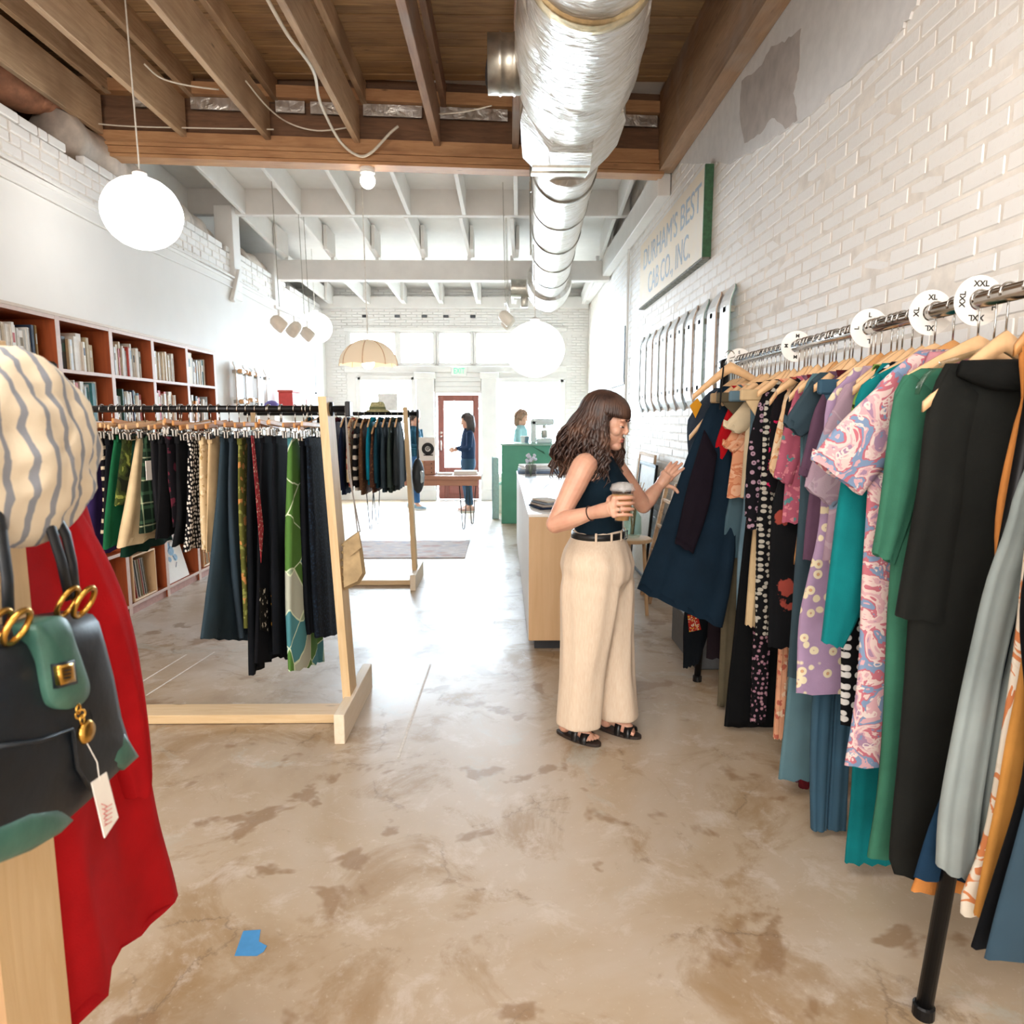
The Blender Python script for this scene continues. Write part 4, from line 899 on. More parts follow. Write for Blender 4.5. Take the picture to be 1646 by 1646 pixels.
# ================================================================== clothes on the pipe rack, nearest first
NAVY, BLK, CHAR = '#16222e', '#131417', '#1e1f1e'
garment('skirt', 'navy denim skirt nearest the camera on the pipe rack', 1.28, cloth('denim', '#143447', '#1f4a60'), [(1668, 900), (1662, 1200), (1646, 1300), (1602, 1460), (1582, 1540)], cat='skirt')
garment('dress', 'black dress second from the near end of the pipe rack', 1.345, cloth('plain', '#0f1216'), [(1650, 900), (1650, 1150), (1642, 1260), (1600, 1400), (1560, 1522)])
garment('coat', 'mustard tan coat near the front of the pipe rack', 1.41, cloth('plain', '#c48a45'), [(1660, 800), (1646, 1030), (1617, 1190), (1594, 1320), (1564, 1468)], fold=.008)
garment('dress', 'cream dress edged with orange print, behind the mustard coat', 1.465, cloth('swirl', '#e9dfd0', '#e9dfd0', '#d98a5a', '#efe8da', '#8fa5b5', '#e9dfd0'), [(1660, 800), (1630, 1050), (1598, 1260), (1578, 1360), (1546, 1440), (1544, 1468)], T=.016)
trousers('jeans', 'light grey washed jeans hung in front of the navy dress', 1.52, cloth('denim', '#8f9a9a', '#b4bdbb'), [([(1640, 775), (1618, 850), (1588, 935), (1562, 1045), (1538, 1155), (1512, 1300), (1506, 1393)], [(1690, 775), (1668, 860), (1642, 940), (1612, 1060), (1594, 1165), (1574, 1300), (1561, 1415)]), ([(1690, 775), (1668, 860), (1648, 960), (1626, 1060), (1602, 1165), (1586, 1290), (1576, 1385)], [(1720, 775), (1708, 860), (1690, 940), (1672, 1060), (1650, 1165), (1632, 1290), (1622, 1392)])], 'jeans', xc=.18)
garment('dress', 'dark blue jersey dress behind the light grey jeans', 1.575, cloth('plain', '#1c3a55'), [(1650, 800), (1622, 940), (1590, 1070), (1552, 1190), (1500, 1310), (1469, 1410)], fold=.007)
garment('skirt', 'orange skirt hem showing under the dark blue dress', 1.625, cloth('plain', '#c98445'), [(1650, 800), (1620, 960), (1575, 1160), (1506, 1330), (1464, 1432)], cat='skirt', T=.018)
garment('coat', 'long charcoal black coat with loose sleeves, nearest full garment', 1.70, cloth('plain', '#20211f'), [(1519, 585), (1492, 650), (1480, 730), (1470, 850), (1460, 1004), (1447, 1198), (1430, 1375), (1437, 1405)], [(1522, 592), (1490, 665), (1476, 770), (1460, 870), (1439, 990)], [(1575, 640), (1556, 730), (1548, 820), (1538, 900), (1526, 1000)], T=.022, fold=.008, collar=cloth('plain', '#191a19'), neck=.10, drop=.04)
garment('dress', 'green linen dress with pleated sleeve beside the charcoal coat', 1.80, cloth('plain', '#3f7a63'), [(1478, 592), (1450, 606), (1434, 650), (1432, 770), (1432, 908), (1426, 1000), (1420, 1150), (1410, 1280), (1395, 1378)], [(1462, 600), (1436, 640), (1424, 720), (1414, 800), (1400, 888)], [(1505, 640), (1492, 700), (1480, 760), (1462, 830), (1434, 906)], neck=.06, drop=.055, T=.021, fold=.008, nf=6)
garment('dress', 'pink and blue retro floral short-sleeved dress', 1.90, cloth('swirl', '#d3a6ac', '#7f95b5', '#c0707c', '#dfc6c2', '#a5859e', '#e3d2cc', s=1.9), [(1478, 562), (1400, 632), (1396, 700), (1394, 790), (1384, 950), (1377, 1100), (1357, 1230)], [(1440, 596), (1398, 632), (1345, 684), (1302, 738)], [(1475, 640), (1452, 700), (1425, 745), (1384, 796)], neck=.06, T=.021, collar=cloth('plain', '#c78a94'))
garment('sweatshirt', 'teal sweatshirt with ribbed cuff behind the retro floral dress', 1.98, cloth('plain', '#0f8286'), [(1440, 586), (1392, 612), (1374, 650), (1366, 780), (1362, 900), (1360, 990)], [(1410, 600), (1378, 640), (1350, 780), (1332, 920), (1320, 1030)], [(1440, 660), (1420, 780), (1400, 900), (1380, 985), (1352, 1040)], T=.022, fold=.005)
garment('blouse', 'black blouse with scattered white dots behind the teal sweatshirt', 2.04, cloth('dots', '#101114', '#d8d8d6', s=.8), [(1422, 590), (1388, 635), (1372, 800), (1354, 965), (1351, 1165)], cat='blouse')
garment('dress', 'long teal dress with hem below the retro floral dress', 2.09, cloth('plain', '#0c7c82'), [(1410, 600), (1385, 640), (1378, 900), (1370, 1240), (1358, 1386)])
garment('blouse', 'lime green floral blouse squeezed behind the dotted one', 2.14, cloth('floral', '#7c9a4c', '#c7d79a', '#30461f'), [(1408, 596), (1378, 625), (1364, 700), (1360, 900)], cat='blouse')
garment('tee', 'pale mauve tee with printed rainbow motif', 2.20, cloth('swirl', '#a88f9e', '#a88f9e', '#a88f9e', '#b6a0ac', '#8fa0ba', '#a88f9e'), [(1385, 606), (1345, 640), (1334, 800), (1322, 900)], [(1370, 612), (1336, 660), (1310, 725), (1292, 782)], [(1392, 660), (1374, 730), (1360, 790), (1338, 816)], cat='t-shirt')
garment('dress', 'lavender dress with cream flower rings', 2.26, cloth('rings', '#a98fae', '#e6d9b8', '#cfa27a', s=.9), [(1352, 618), (1327, 655), (1318, 830), (1298, 930), (1284, 1000), (1279, 1114)])
trousers('jeans', 'mid blue jeans with turned hems beneath the teal sweatshirt', 2.32, cloth('denim', '#24506a', '#3f6e88'), [([(1345, 700), (1332, 900), (1313, 1050), (1303, 1200), (1304, 1334)], [(1375, 700), (1360, 900), (1345, 1050), (1336, 1200), (1327, 1338)]), ([(1378, 700), (1362, 900), (1346, 1050), (1337, 1200), (1329, 1344)], [(1405, 700), (1395, 900), (1378, 1050), (1366, 1200), (1358, 1356)])], 'jeans')
garment('skirt', 'burgundy skirt with ragged hem low behind the blue jeans', 2.38, cloth('plain', '#4e1420'), [(1360, 700), (1350, 1100), (1340, 1250), (1337, 1352)], cat='skirt')
garment('blouse', 'plum purple long-sleeved blouse beside the mauve tee', 2.44, cloth('plain', '#6f5068'), [(1345, 602), (1324, 626), (1312, 720), (1300, 800), (1290, 900)], [(1332, 614), (1308, 660), (1296, 710), (1283, 762)], [(1356, 650), (1345, 690), (1332, 730), (1310, 776)], cat='blouse')
garment('dress', 'dark denim shirt dress with stitched short sleeve', 2.50, cloth('denim', '#26404c', '#3c5b66'), [(1314, 604), (1294, 630), (1291, 720), (1283, 830), (1271, 1000), (1265, 1088)], [(1305, 612), (1278, 648), (1258, 680)], [(1330, 652), (1312, 684), (1287, 703)])
garment('dress', 'long faded denim dress with hem near the floor', 2.56, cloth('denim', '#4f7683', '#7599a2'), [(1304, 612), (1288, 650), (1284, 900), (1267, 1100), (1251, 1252)])
garment('skirt', 'wine red skirt strip beside the faded denim dress', 2.61, cloth('plain', '#71202c'), [(1302, 640), (1295, 900), (1288, 1120), (1284, 1285)], cat='skirt')
garment('skirt', 'mauve checked skirt peeping out below the faded denim dress', 2.66, cloth('plaid', '#8c6478', '#c79aa0', '#4c3050'), [(1300, 640), (1288, 900), (1277, 1180), (1272, 1298)], cat='skirt')
garment('blouse', 'pink and teal paisley blouse', 2.71, cloth('floral', '#b25c72', '#5f8f92', '#d98894', s=1.3), [(1292, 612), (1274, 638), (1264, 750), (1257, 840)], [(1284, 620), (1266, 665), (1254, 715), (1243, 766)], [(1306, 660), (1296, 700), (1288, 740), (1271, 782)], cat='blouse')
d_ = garment('dress', 'black dress with large red roses', 2.77, cloth('floral', '#15161a', '#a0483e', s=.42), [(1284, 616), (1264, 646), (1252, 770), (1240, 830), (1234, 1040)], T=.022)
garment('blouse', 'cream and orange tie-dyed long-sleeved blouse', 2.83, cloth('swirl', '#e6c39a', '#e6c39a', '#d99a6a', '#ecd3b2', '#d98a62', '#e9d0ae'), [(1280, 610), (1260, 638), (1252, 700), (1246, 760)], [(1270, 620), (1254, 665), (1243, 710), (1236, 752)], [(1286, 660), (1276, 700), (1266, 735), (1245, 768)], cat='blouse')
garment('skirt', 'peach floral skirt hanging low behind the roses dress', 2.88, cloth('floral', '#e5a987', '#f0d5b8', '#c9705c'), [(1268, 650), (1260, 900), (1249, 1090), (1243, 1186)], cat='skirt')
garment('blouse', 'hot pink and black blouse behind the cream tie-dye', 2.93, cloth('floral', '#17141a', '#c21f55', s=1.4), [(1262, 616), (1242, 645), (1236, 720), (1232, 790)], cat='blouse')
garment('dress', 'black dress with small white sprigs', 2.98, cloth('dots', '#131417', '#b9b4a8', s=.9), [(1254, 614), (1230, 645), (1224, 760), (1216, 850), (1214, 1020)])
garment('blouse', 'black blouse with dusty pink flowers and gathered sleeve', 3.03, cloth('rings', '#15141a', '#a8899a', '#5e4452', s=1.35), [(1266, 608), (1226, 634), (1210, 690), (1204, 760), (1200, 850)], [(1240, 622), (1212, 672), (1200, 740), (1197, 830)], [(1262, 660), (1246, 720), (1236, 780), (1222, 842)], cat='blouse', T=.026)
trousers('trousers', 'cream cotton trousers with narrow hem', 3.08, cloth('plain', '#cdb48c'), [([(1226, 700), (1216, 800), (1206, 900), (1198, 1004)], [(1246, 700), (1236, 800), (1226, 900), (1213, 1007)])])
garment('dress', 'black dress densely printed with small pink flowers', 3.13, cloth('rings', '#141318', '#a4788a', '#d0b4a8', s=1.7), [(1226, 640), (1216, 800), (1211, 1000), (1206, 1160)])
garment('skirt', 'long black skirt with the lowest hem at the far end', 3.18, cloth('plain', '#0d0e11'), [(1220, 640), (1192, 900), (1168, 1120), (1162, 1196)], cat='skirt', T=.022)
trousers('jeans', 'pale blue jeans beside the cream trousers', 3.23, cloth('denim', '#5e7f90', '#8aa5b2'), [([(1206, 650), (1196, 800), (1186, 900), (1184, 1020), (1190, 1082)], [(1226, 650), (1218, 800), (1208, 900), (1203, 1020), (1201, 1085)])], 'jeans')
garment('tee', 'beige short-sleeved tee between black florals and red top', 3.28, cloth('plain', '#d3c1a2'), [(1216, 628), (1203, 640), (1196, 720), (1190, 800)], [(1206, 634), (1182, 662), (1161, 685)], [(1222, 668), (1206, 688), (1187, 698)], cat='t-shirt')
garment('blouse', 'peach printed blouse below the beige tee', 3.33, cloth('swirl', '#d99a76', '#d99a76', '#c9805c', '#e2b090', '#a96a4c', '#dca583'), [(1206, 640), (1186, 680), (1176, 740), (1168, 800)], [(1196, 650), (1178, 690), (1160, 716)], [(1206, 690), (1198, 712), (1180, 728)], cat='blouse')
garment('dress', 'slate blue denim dress under the beige tee', 3.38, cloth('denim', '#3f5f6c', '#5f7f8b'), [(1200, 640), (1184, 740), (1170, 810), (1154, 896)])
trousers('trousers', 'olive khaki trousers hanging to the floor edge', 3.42, cloth('plain', '#6d6450'), [([(1192, 700), (1178, 850), (1162, 960), (1152, 1150)], [(1212, 700), (1202, 850), (1188, 960), (1178, 1154)])])
garment('blouse', 'bright red kimono-sleeved blouse at the far end', 3.47, cloth('plain', '#b3121c'), [(1186, 632), (1172, 645), (1166, 700), (1168, 760)], [(1180, 638), (1162, 676), (1144, 730)], [(1200, 690), (1186, 728), (1166, 757)], cat='blouse')
trousers('trousers', 'sandy beige trousers behind the red blouse', 3.52, cloth('plain', '#b79c79'), [([(1180, 680), (1166, 780), (1147, 900), (1140, 978)], [(1202, 680), (1192, 780), (1176, 900), (1164, 985)])])
garment('skirt', 'dark plum skirt behind the sandy trousers', 3.57, cloth('plain', '#241a20'), [(1176, 660), (1152, 850), (1139, 985), (1135, 1058)], cat='skirt')
# the navy dress the woman lifts, swung out towards her
t = garment('dress', 'navy blue flared dress pulled out by the woman', 3.56, cloth('plain', '#15293a'), [(1153, 628), (1112, 702), (1077, 782), (1042, 862), (1011, 930)], R=[(1185, 650), (1178, 770), (1166, 860), (1152, 930), (1136, 985)], neck=.07, T=.045, fold=.016, nf=4, lean=-.22)
drape('sleeve', cloth('plain', '#1b131d'), t, 'y', 3.43, px(3.43, [(1132, 690), (1100, 780), (1075, 866)]), px(3.43, [(1150, 730), (1132, 810), (1103, 882)]), .014, .003, 2, 5, M=16, lean=-.22)
t = garment('jacket', 'dark navy jacket with yellow lining at the far end of the rack', 3.71, cloth('denim', '#1d2c3e', '#2c3d50'), [(1140, 630), (1112, 664), (1104, 694), (1112, 800), (1120, 900)], T=.02)
m = MB(); q = [P(a, b, Y=3.675)[0::2] for a, b in ((1109, 652), (1121, 640), (1128, 650), (1118, 672))]; m.prism(q, 'y', 3.675, 3.68); m.build('yellow_lining', cloth('plain', '#dd9a2a'), t)
t = garment('skirt', 'black skirt with red and yellow embroidery at the far end', 3.76, cloth('plain', '#12161c'), [(1150, 680), (1118, 900), (1100, 985), (1098, 1074)], R=[(1200, 700), (1180, 900), (1150, 985), (1122, 1066)], cat='skirt', T=.016)
m = MB(); q = [P(a, b, Y=3.738)[0::2] for a, b in ((1105, 988), (1122, 990), (1127, 1012), (1108, 1016))]; m.prism(q, 'y', 3.738, 3.741); m.build('embroidery', cloth('floral', '#b02a22', '#e0b040', '#e9dcc0', s=3), t)
# bare hangers between the clothes, and the one she has pushed up
hs = [2.06 + .021 * k for k in range(60)]
YG = [o.location.y for o in COL.objects if o.name.startswith('clothes_hanger')]
for y in np.arange(2.0, 3.8, .042):
    if min(abs(y - g) for g in YG) > .021: wood_hanger(float(y), 'bare wooden hanger wedged between clothes on the pipe rack', 'bare hangers on the pipe rack', mat=HW, hw=.12, drop=.08)
h = wood_hanger(3.35, 'wooden hanger pushed up crookedly above the navy dress', None, .0, x=1.10, hw=.2, z=1.765); h.rotation_euler = (0, -.10, .12)
m = MB(); p = P(1162, 588, Y=3.33); m.tube([p, (p[0] - .02, p[1], p[2] - .12), (p[0] - .03, p[1], p[2] - .2)], .004, 6); o = m.build('hanging_loop', BLACKM, h)
# clear plastic hanger end at the green dress
m = MB(); pts = [P(a, b, Y=1.74) for a, b in ((1512, 585), (1490, 602), (1478, 618), (1474, 634))]; th_ = thing('plastic_hanger', 'clear plastic hanger poking out by the green dress', 'hanger', pts[0]); m.tube(pts, [.006, .011, .012, .009], 10, flat=.5); m.tube([pts[0], (RX_, 1.74, 1.70)], .007, 8); m.build('shoulder_bar', m_glass('clear_acrylic', (.86, .88, .86, 1)), th_, True); m = MB(); hook(m, RX_, 1.74, 1.69, RZ + .026); m.build('hook', CHROME, th_, True)
# size discs on the rail
DISC = simple('size_disc_plastic', '#f2f0ec', .35, var=.01); INK = simple('black_ink', '#26241f', .7)
for (pxx_, word, lab) in ((1556, 'XXL', 'white round size divider marked XXL on the rail'), (1482, 'XL', 'white round size divider marked XL on the rail'), (1386, 'L', 'white round size divider marked L on the rail'), (1272, 'M', 'white round size divider marked M on the rail'), (1182, 'S', 'white round size divider marked S at the far end of the rail')):
    y = RX_ * FPX / (pxx_ - 808) * 1.0; d = thing('size_disc', lab, 'size marker', (RX_, y, RZ)); n = 36; V = []; F = []
    for yy in (y - .0012, y + .0012):
        for r_ in (.024, .064):
            for k in range(n): V.append((RX_ + r_ * math.cos(2 * PI * k / n), yy, RZ + r_ * math.sin(2 * PI * k / n)))
    for k in range(n):
        j = (k + 1) % n; F += [(k, j, n + j, n + k), (2 * n + k, 3 * n + k, 3 * n + j, 2 * n + j), (n + k, n + j, 3 * n + j, 3 * n + k), (k, 2 * n + k, 2 * n + j, j)]
    m = MB(); m.add(V, F); m.build('disc', DISC, d)
    for a in (90, 180, 270, 0):
        q = math.radians(a); c = Vector((RX_ + .044 * math.cos(q), y - .0016, RZ + .044 * math.sin(q))); axx = Vector((math.sin(q), 0, -math.cos(q))); ayy = Vector((math.cos(q), 0, math.sin(q))); ln = .011 * len(word)
        frame_text(word, .021, INK, d, c - axx * ln / 2 - ayy * .008, axx, ayy, None, 'lettering', .0003, .0006)
# ================================================================== skirts on the pine rack
YR1, ZR1 = 3.36, 1.572
def clip_hanger(x, zc_, label, group, mat, hw=.165, tilt=0.0, yr=YR1, zr=ZR1):
    t = thing('clip_hanger', label, 'hanger', (x, yr, zr), group); zb = zr - .075
    m = MB(); m.bar((x, yr - hw, zb), (x, yr + hw, zb), .011, .024, .004); m.build('wooden_bar', mat, t)
    m = MB(); hook(m, x, yr, zb + .01, zr + .022, 'x'); m.build('hook', CHROME, t, True)
    for s_ in (-1, 1):
        m = MB(); y = yr + s_ * (hw - .035); m.tube([(x, y, zb - .012), (x, y, zb - .03)], .003, 5); m.box(x - .012, x - .002, y - .022, y + .022, zb - .062, zb - .028, .003); m.box(x + .002, x + .012, y - .022, y + .022, zb - .062, zb - .028, .003)
        m.tube([(x - .013, y - .02, zb - .03), (x - .013, y + .02, zb - .03)], .004, 6); m.tube([(x + .013, y - .02, zb - .03), (x + .013, y + .02, zb - .03)], .004, 6); m.build('clip', CHROME, t)
    t.rotation_euler = (tilt, 0, rnd.uniform(-.06, .06)); return t
def skirt(name, label, X, mat, L, R=None, cat='skirt', T=.019, fold=.009, nf=3, lean=0.0, band=True, hanger=True, zt=1.455):
    sd = int(-X * 1000) % 991; t = thing(name, label, cat, (X, YR1, .9))
    a = pxx(X, L); b = pxx(X, R) if R else [(2 * YR1 - p[0], p[1]) for p in a]
    drape('skirt_panel' if cat == 'skirt' else 'body', mat, t, 'x', X, a, b, T, fold, nf, sd, lean, tTop=.6, M=24)
    if band: m = MB(); z = a[0][1]; m.box(X - .011, X + .011, a[0][0] - .002, b[0][0] + .002, z - .035, z + .004, .005); m.build('waistband', mat, t)
    if hanger: clip_hanger(X, 0, f'clip hanger holding the {label}', 'clip hangers on the pine skirt rack', HW2 if rnd.random() < .6 else HW, tilt=rnd.uniform(-.08, .08))
    return t
pl = lambda *c, **k: cloth('plain', *c, **k)
skirt('skirt', 'purple skirt behind the striped cap on the pine rack', -1.93, pl('#38285c'), [(148, 702), (142, 780), (136, 860), (130, 900)])
skirt('skirt', 'black and cream striped skirt between the purple and green ones', -1.885, cloth('stripe', '#1a1820', '#d8c6a8', 'h', s=.8), [(160, 704), (163, 760), (166, 800), (164, 860)])
skirt('skirt', 'plain black skirt just before the green one', -1.85, pl('#14161c'), [(171, 704), (170, 760), (168, 830), (166, 872)])
skirt('skirt', 'bright green skirt third from the striped cap', -1.81, pl('#1e6a44'), [(185, 700), (176, 760), (168, 830), (165, 884)])
skirt('shorts', 'camouflage shorts hung beside the green skirt', -1.77, cloth('camo', '#22281a', '#3a4424', '#4c5a2a', '#8a9448'), [(198, 702), (194, 740), (190, 780), (186, 814)], cat='shorts')
skirt('skirt', 'cream A-line skirt with flared hem', -1.73, pl('#d9c29a'), [(221, 702), (212, 760), (200, 830), (190, 882)], T=.024, fold=.010)
skirt('skirt', 'dark green hem showing under the cream skirt', -1.755, pl('#12382c'), [(214, 704), (206, 780), (200, 850), (196, 896)], hanger=False)
t = skirt('skirt', 'green tartan skirt with white tag', -1.675, cloth('plaid', '#1f3226', '#4b6f52', '#c2c9a4'), [(232, 702), (230, 760), (228, 810), (225, 858)])
m = MB(); q = pxx(-1.64, [(235, 741), (245, 740), (247, 771), (237, 772)]); m.prism(q, 'x', -1.645, -1.643); m.build('paper_tag', PAPER, t)
skirt('shorts', 'charcoal grey shorts beside the tartan skirt', -1.635, pl('#26262a'), [(243, 700), (246, 760), (250, 800), (252, 838)], cat='shorts')
skirt('skirt', 'short black skirt behind the charcoal shorts', -1.60, pl('#17171b'), [(256, 702), (256, 770), (254, 830), (250, 868)])
skirt('skirt', 'black skirt with dull red embroidered stripe', -1.56, cloth('floral', '#1b181d', '#6e2a3c', s=.7), [(268, 702), (271, 770), (276, 810), (279, 848)])
skirt('skirt', 'soft black skirt left of the dotted one', -1.515, pl('#141519'), [(283, 702), (284, 770), (284, 830), (276, 880)])
skirt('skirt', 'black skirt with white polka dots', -1.465, cloth('dots', '#121216', '#d9d3cb', s=1.25), [(304, 704), (302, 770), (300, 840), (294, 888)], T=.022, fold=.009)
skirt('skirt', 'cream floral slim skirt beside the polka dots', -1.412, cloth('floral', '#d9c39c', '#b59a6c', '#e9d9ba', s=1.4), [(322, 704), (323, 770), (324, 840), (326, 884)])
trs = skirt('trousers', 'beige folded trousers beside the cream floral skirt', -1.372, pl('#d2b68c'), [(336, 702), (334, 770), (333, 840), (332, 889)], cat='trousers')
skirt('skirt', 'flared dark teal denim skirt', -1.322, cloth('denim', '#14303e', '#1e4252'), [(356, 700), (350, 800), (338, 920), (323, 1026)], [(388, 702), (398, 800), (408, 920), (412, 1030)], T=.022, fold=.008)
skirt('skirt', 'second dark denim skirt with pale seam', -1.275, cloth('denim', '#152a3a', '#22465a'), [(370, 700), (368, 800), (374, 920), (386, 1026)])
skirt('skirt', 'olive green floral slim skirt', -1.235, cloth('floral', '#6f7036', '#c98a52', '#8f9350', s=1.1), [(384, 704), (384, 800), (388, 900), (392, 1010)], T=.014)
skirt('dress', 'black skirt with red embroidered band and pointed hem', -1.192, cloth('plain', '#12151b'), [(399, 702), (398, 800), (400, 940), (402, 1086)], [(432, 704), (440, 820), (446, 940), (440, 1050)], cat='skirt')
t = skirt('skirt', 'black patchwork skirt with gold floral panels', -1.135, pl('#101218'), [(421, 702), (418, 800), (416, 940), (412, 1066)], [(450, 704), (458, 820), (466, 940), (470, 1046)], T=.018)
for (a, b, c_, nm) in ((418, 430, ('#14130f', '#d8d2c0'), 'white_floral_panel'), (436, 452, ('#1a140c', '#d99a3a'), 'gold_floral_panel')):
    m = MB(); V = []; q = pxx(-1.110, [(a, 945), (b, 946), (b + 1, 1016), (a + 1, 1012)]); m.prism(q, 'x', -1.1125, -1.1105); m.build(nm, cloth('floral', *c_, s=1.6), t)
m = MB(); q = pxx(-1.112, [(404, 700), (408, 700), (424, 850), (420, 905), (416, 850)]); m.prism(q, 'x', -1.114, -1.1125); m.build('red_braid', cloth('floral', '#a83a44', '#e2c0b0', s=3), t)
skirt('skirt', 'long plain black skirt beside the green patchwork', -1.075, pl('#11141b'), [(440, 702), (438, 800), (438, 940), (440, 1052)], [(462, 704), (466, 820), (468, 940), (467, 1060)])
skirt('skirt', 'long green and blue patch skirt', -1.005, cloth('patch', '#5f8f45', '#4f8b96', '#9fb59a', '#b9c0b2'), [(465, 705), (463, 820), (463, 950), (466, 1080)], [(490, 706), (500, 820), (508, 950), (516, 1062)], T=.024, fold=.012, nf=4)
skirt('skirt', 'black ribbed skirt half hidden behind the lace skirt', -.965, pl('#14181f'), [(484, 706), (486, 820), (490, 940), (497, 1020)])
skirt('skirt', 'black lace-trimmed skirt beside the pine post', -.925, cloth('lace', '#141b26', '#26364a'), [(493, 706), (497, 820), (503, 940), (508, 1026)], [(524, 706), (532, 820), (541, 940), (545, 1018)], T=.02, fold=.008)
for x in np.arange(-1.99, -.93, .06):
    if rnd.random() < .55: clip_hanger(float(x) + .021, 0, 'empty wooden clip hanger between skirts on the pine rack', 'empty clip hangers on the pine skirt rack', HW2 if rnd.random() < .6 else HW, hw=rnd.uniform(.13, .18), tilt=rnd.uniform(-.15, .15))
# tan suede pouch hung from the rail end
t = thing('suede_pouch', 'tan suede drawstring pouch hanging from the pine rack rail end', 'bag', P(568, 900, Y=3.33)); SUEDE = simple('tan_suede', '#a8926f', .95, var=.12, scale=14, bump=.5)
q = [P(a, b, Y=3.33)[0::2] for a, b in ((551, 872), (577, 853), (582, 880), (588, 922), (578, 938), (552, 950), (551, 920))]
m = MB(); n = len(q); cx = sum(a for a, _ in q) / n; cz = sum(b for _, b in q) / n
m.add([(a, 3.335, b) for a, b in q] + [(cx + (a - cx) * .82, 3.30, cz + (b - cz) * .82) for a, b in q] + [(cx + (a - cx) * .82, 3.37, cz + (b - cz) * .82) for a, b in q], [tuple(range(n, 2 * n)), tuple(range(3 * n - 1, 2 * n - 1, -1))] + [(i, (i + 1) % n, n + (i + 1) % n, n + i) for i in range(n)] + [(i, 2 * n + i, 2 * n + (i + 1) % n, (i + 1) % n) for i in range(n)]); m.build('pouch', SUEDE, t)
q2 = [P(a, b, Y=3.295)[0::2] for a, b in ((552, 874), (577, 855), (581, 880), (564, 893))]; m = MB(); m.prism(q2, 'y', 3.288, 3.297); m.build('flap', SUEDE, t)
m = MB(); p0 = P(555, 654, Y=3.34); m.tube([p0, P(563, 760, Y=3.33), P(575, 855, Y=3.33)], .0035, 5); m.tube([p0, P(560, 760, Y=3.35), P(579, 855, Y=3.35)], .0035, 5); m.build('strap', simple('grey_cord_strap', '#8a8480', .8), t)
m = MB()
for k in range(11): p = P(551 + (k % 2) * 3, 876 + k * 6, Y=3.325); m.ball(p, .009, 6, 5)
m.build('lacing', simple('plaited_tan_lacing', '#8f7a55', .9), t)
# ================================================================== jackets on the far pine rack
YR2, ZR2 = 6.26, 1.575
def jacket(name, label, X, mat, zsh, zhem, hw=.22, cat='jacket', smat=None, T=.021, tilt=0):
    t = thing(name, label, cat, (X, YR2, 1.1)); sd = int(-X * 1000) % 977
    a = [(YR2 - .07, zsh + .05), (YR2 - hw * .85, zsh), (YR2 - hw * .9, zsh - .25), (YR2 - hw * .95, zhem)]; b = [(2 * YR2 - p[0], p[1]) for p in a]
    drape('body', mat, t, 'x', X, a, b, T, .007, 3, sd, M=22, step=.06)
    for s_ in (-1, 1):
        o_ = [(YR2 + s_ * hw * .7, zsh + .01), (YR2 + s_ * (hw + .02), zsh - .06), (YR2 + s_ * (hw + .07), zsh - .28), (YR2 + s_ * (hw + .06), zhem + .05)]; i_ = [(YR2 + s_ * hw * .5, zsh - .08), (YR2 + s_ * hw * .72, zsh - .15), (YR2 + s_ * hw * .82, zsh - .3), (YR2 + s_ * (hw - .04), zhem + .04)]
        drape('sleeve', smat or mat, t, 'x', X + .006, o_ if s_ < 0 else i_, i_ if s_ < 0 else o_, T * .9, .006, 2, sd + s_, M=16, step=.06)
    m = MB(); m.tube([(X, YR2 - .08, zsh + .05), (X + .02, YR2 - .05, zsh + .07), (X + .025, YR2, zsh + .06), (X + .02, YR2 + .05, zsh + .07), (X, YR2 + .08, zsh + .05)], .018, 8); m.build('collar', mat, t, True)
    h = thing('clothes_hanger', f'hanger carrying the {label}', 'hanger', (X, YR2, ZR2 - .08), 'hangers on the far pine rack')
    m = MB(); m.tube([(X, YR2 - .2, zsh - .0), (X, YR2 - .1, zsh + .06), (X, YR2, zsh + .085), (X, YR2 + .1, zsh + .06), (X, YR2 + .2, zsh)], .008, 6); m.build('shoulder_bar', HW, h, True); m = MB(); hook(m, X, YR2, zsh + .08, ZR2 + .02, 'x', r_=.0035); m.build('hook', CHROME, h, True); return t
for (nm, lb, X, mat, zs, zh, cat) in (
    ('jacket', 'navy jacket next to the pine post of the skirt rack', -1.42, pl('#1b2440'), 1.46, .86, 'jacket'),
    ('cardigan', 'cream cardigan with red yoke on the far rack', -1.355, cloth('swirl', '#d8c2a0', '#d8c2a0', '#a5382f', '#d8c2a0', '#d8c2a0', '#cfb48c'), 1.46, .93, 'cardigan'),
    ('sweater', 'black and white striped sweater on the far rack', -1.30, cloth('stripe', '#17181c', '#ddd4c6', 'h', s=.42), 1.45, .90, 'sweater'),
    ('coat', 'brown fur-trimmed coat on the far rack', -1.245, cloth('floral', '#6a4a36', '#8f6a4c', s=2), 1.45, .86, 'coat'),
    ('jacket', 'turquoise padded jacket on the far rack', -1.185, pl('#1184a0'), 1.46, .95, 'jacket'),
    ('jacket', 'deep petrol blue jacket right of the turquoise one', -1.115, pl('#1d4a5c'), 1.46, .92, 'jacket'),
    ('coat', 'patterned rusty brown coat low behind the petrol jacket', -1.15, cloth('floral', '#5c3c30', '#8f5f44', s=2), 1.40, .88, 'coat'),
    ('jacket', 'slate grey jacket on the far rack', -1.055, pl('#3c4a54'), 1.46, .88, 'jacket'),
    ('jacket', 'dark grey green jacket on the far rack', -1.0, pl('#44524e'), 1.46, .88, 'jacket'),
    ('jacket', 'charcoal padded jacket nearest the far rack post', -.945, pl('#3b4144'), 1.46, .90, 'jacket')): jacket(nm, lb, X, mat, zs, zh, cat=cat)
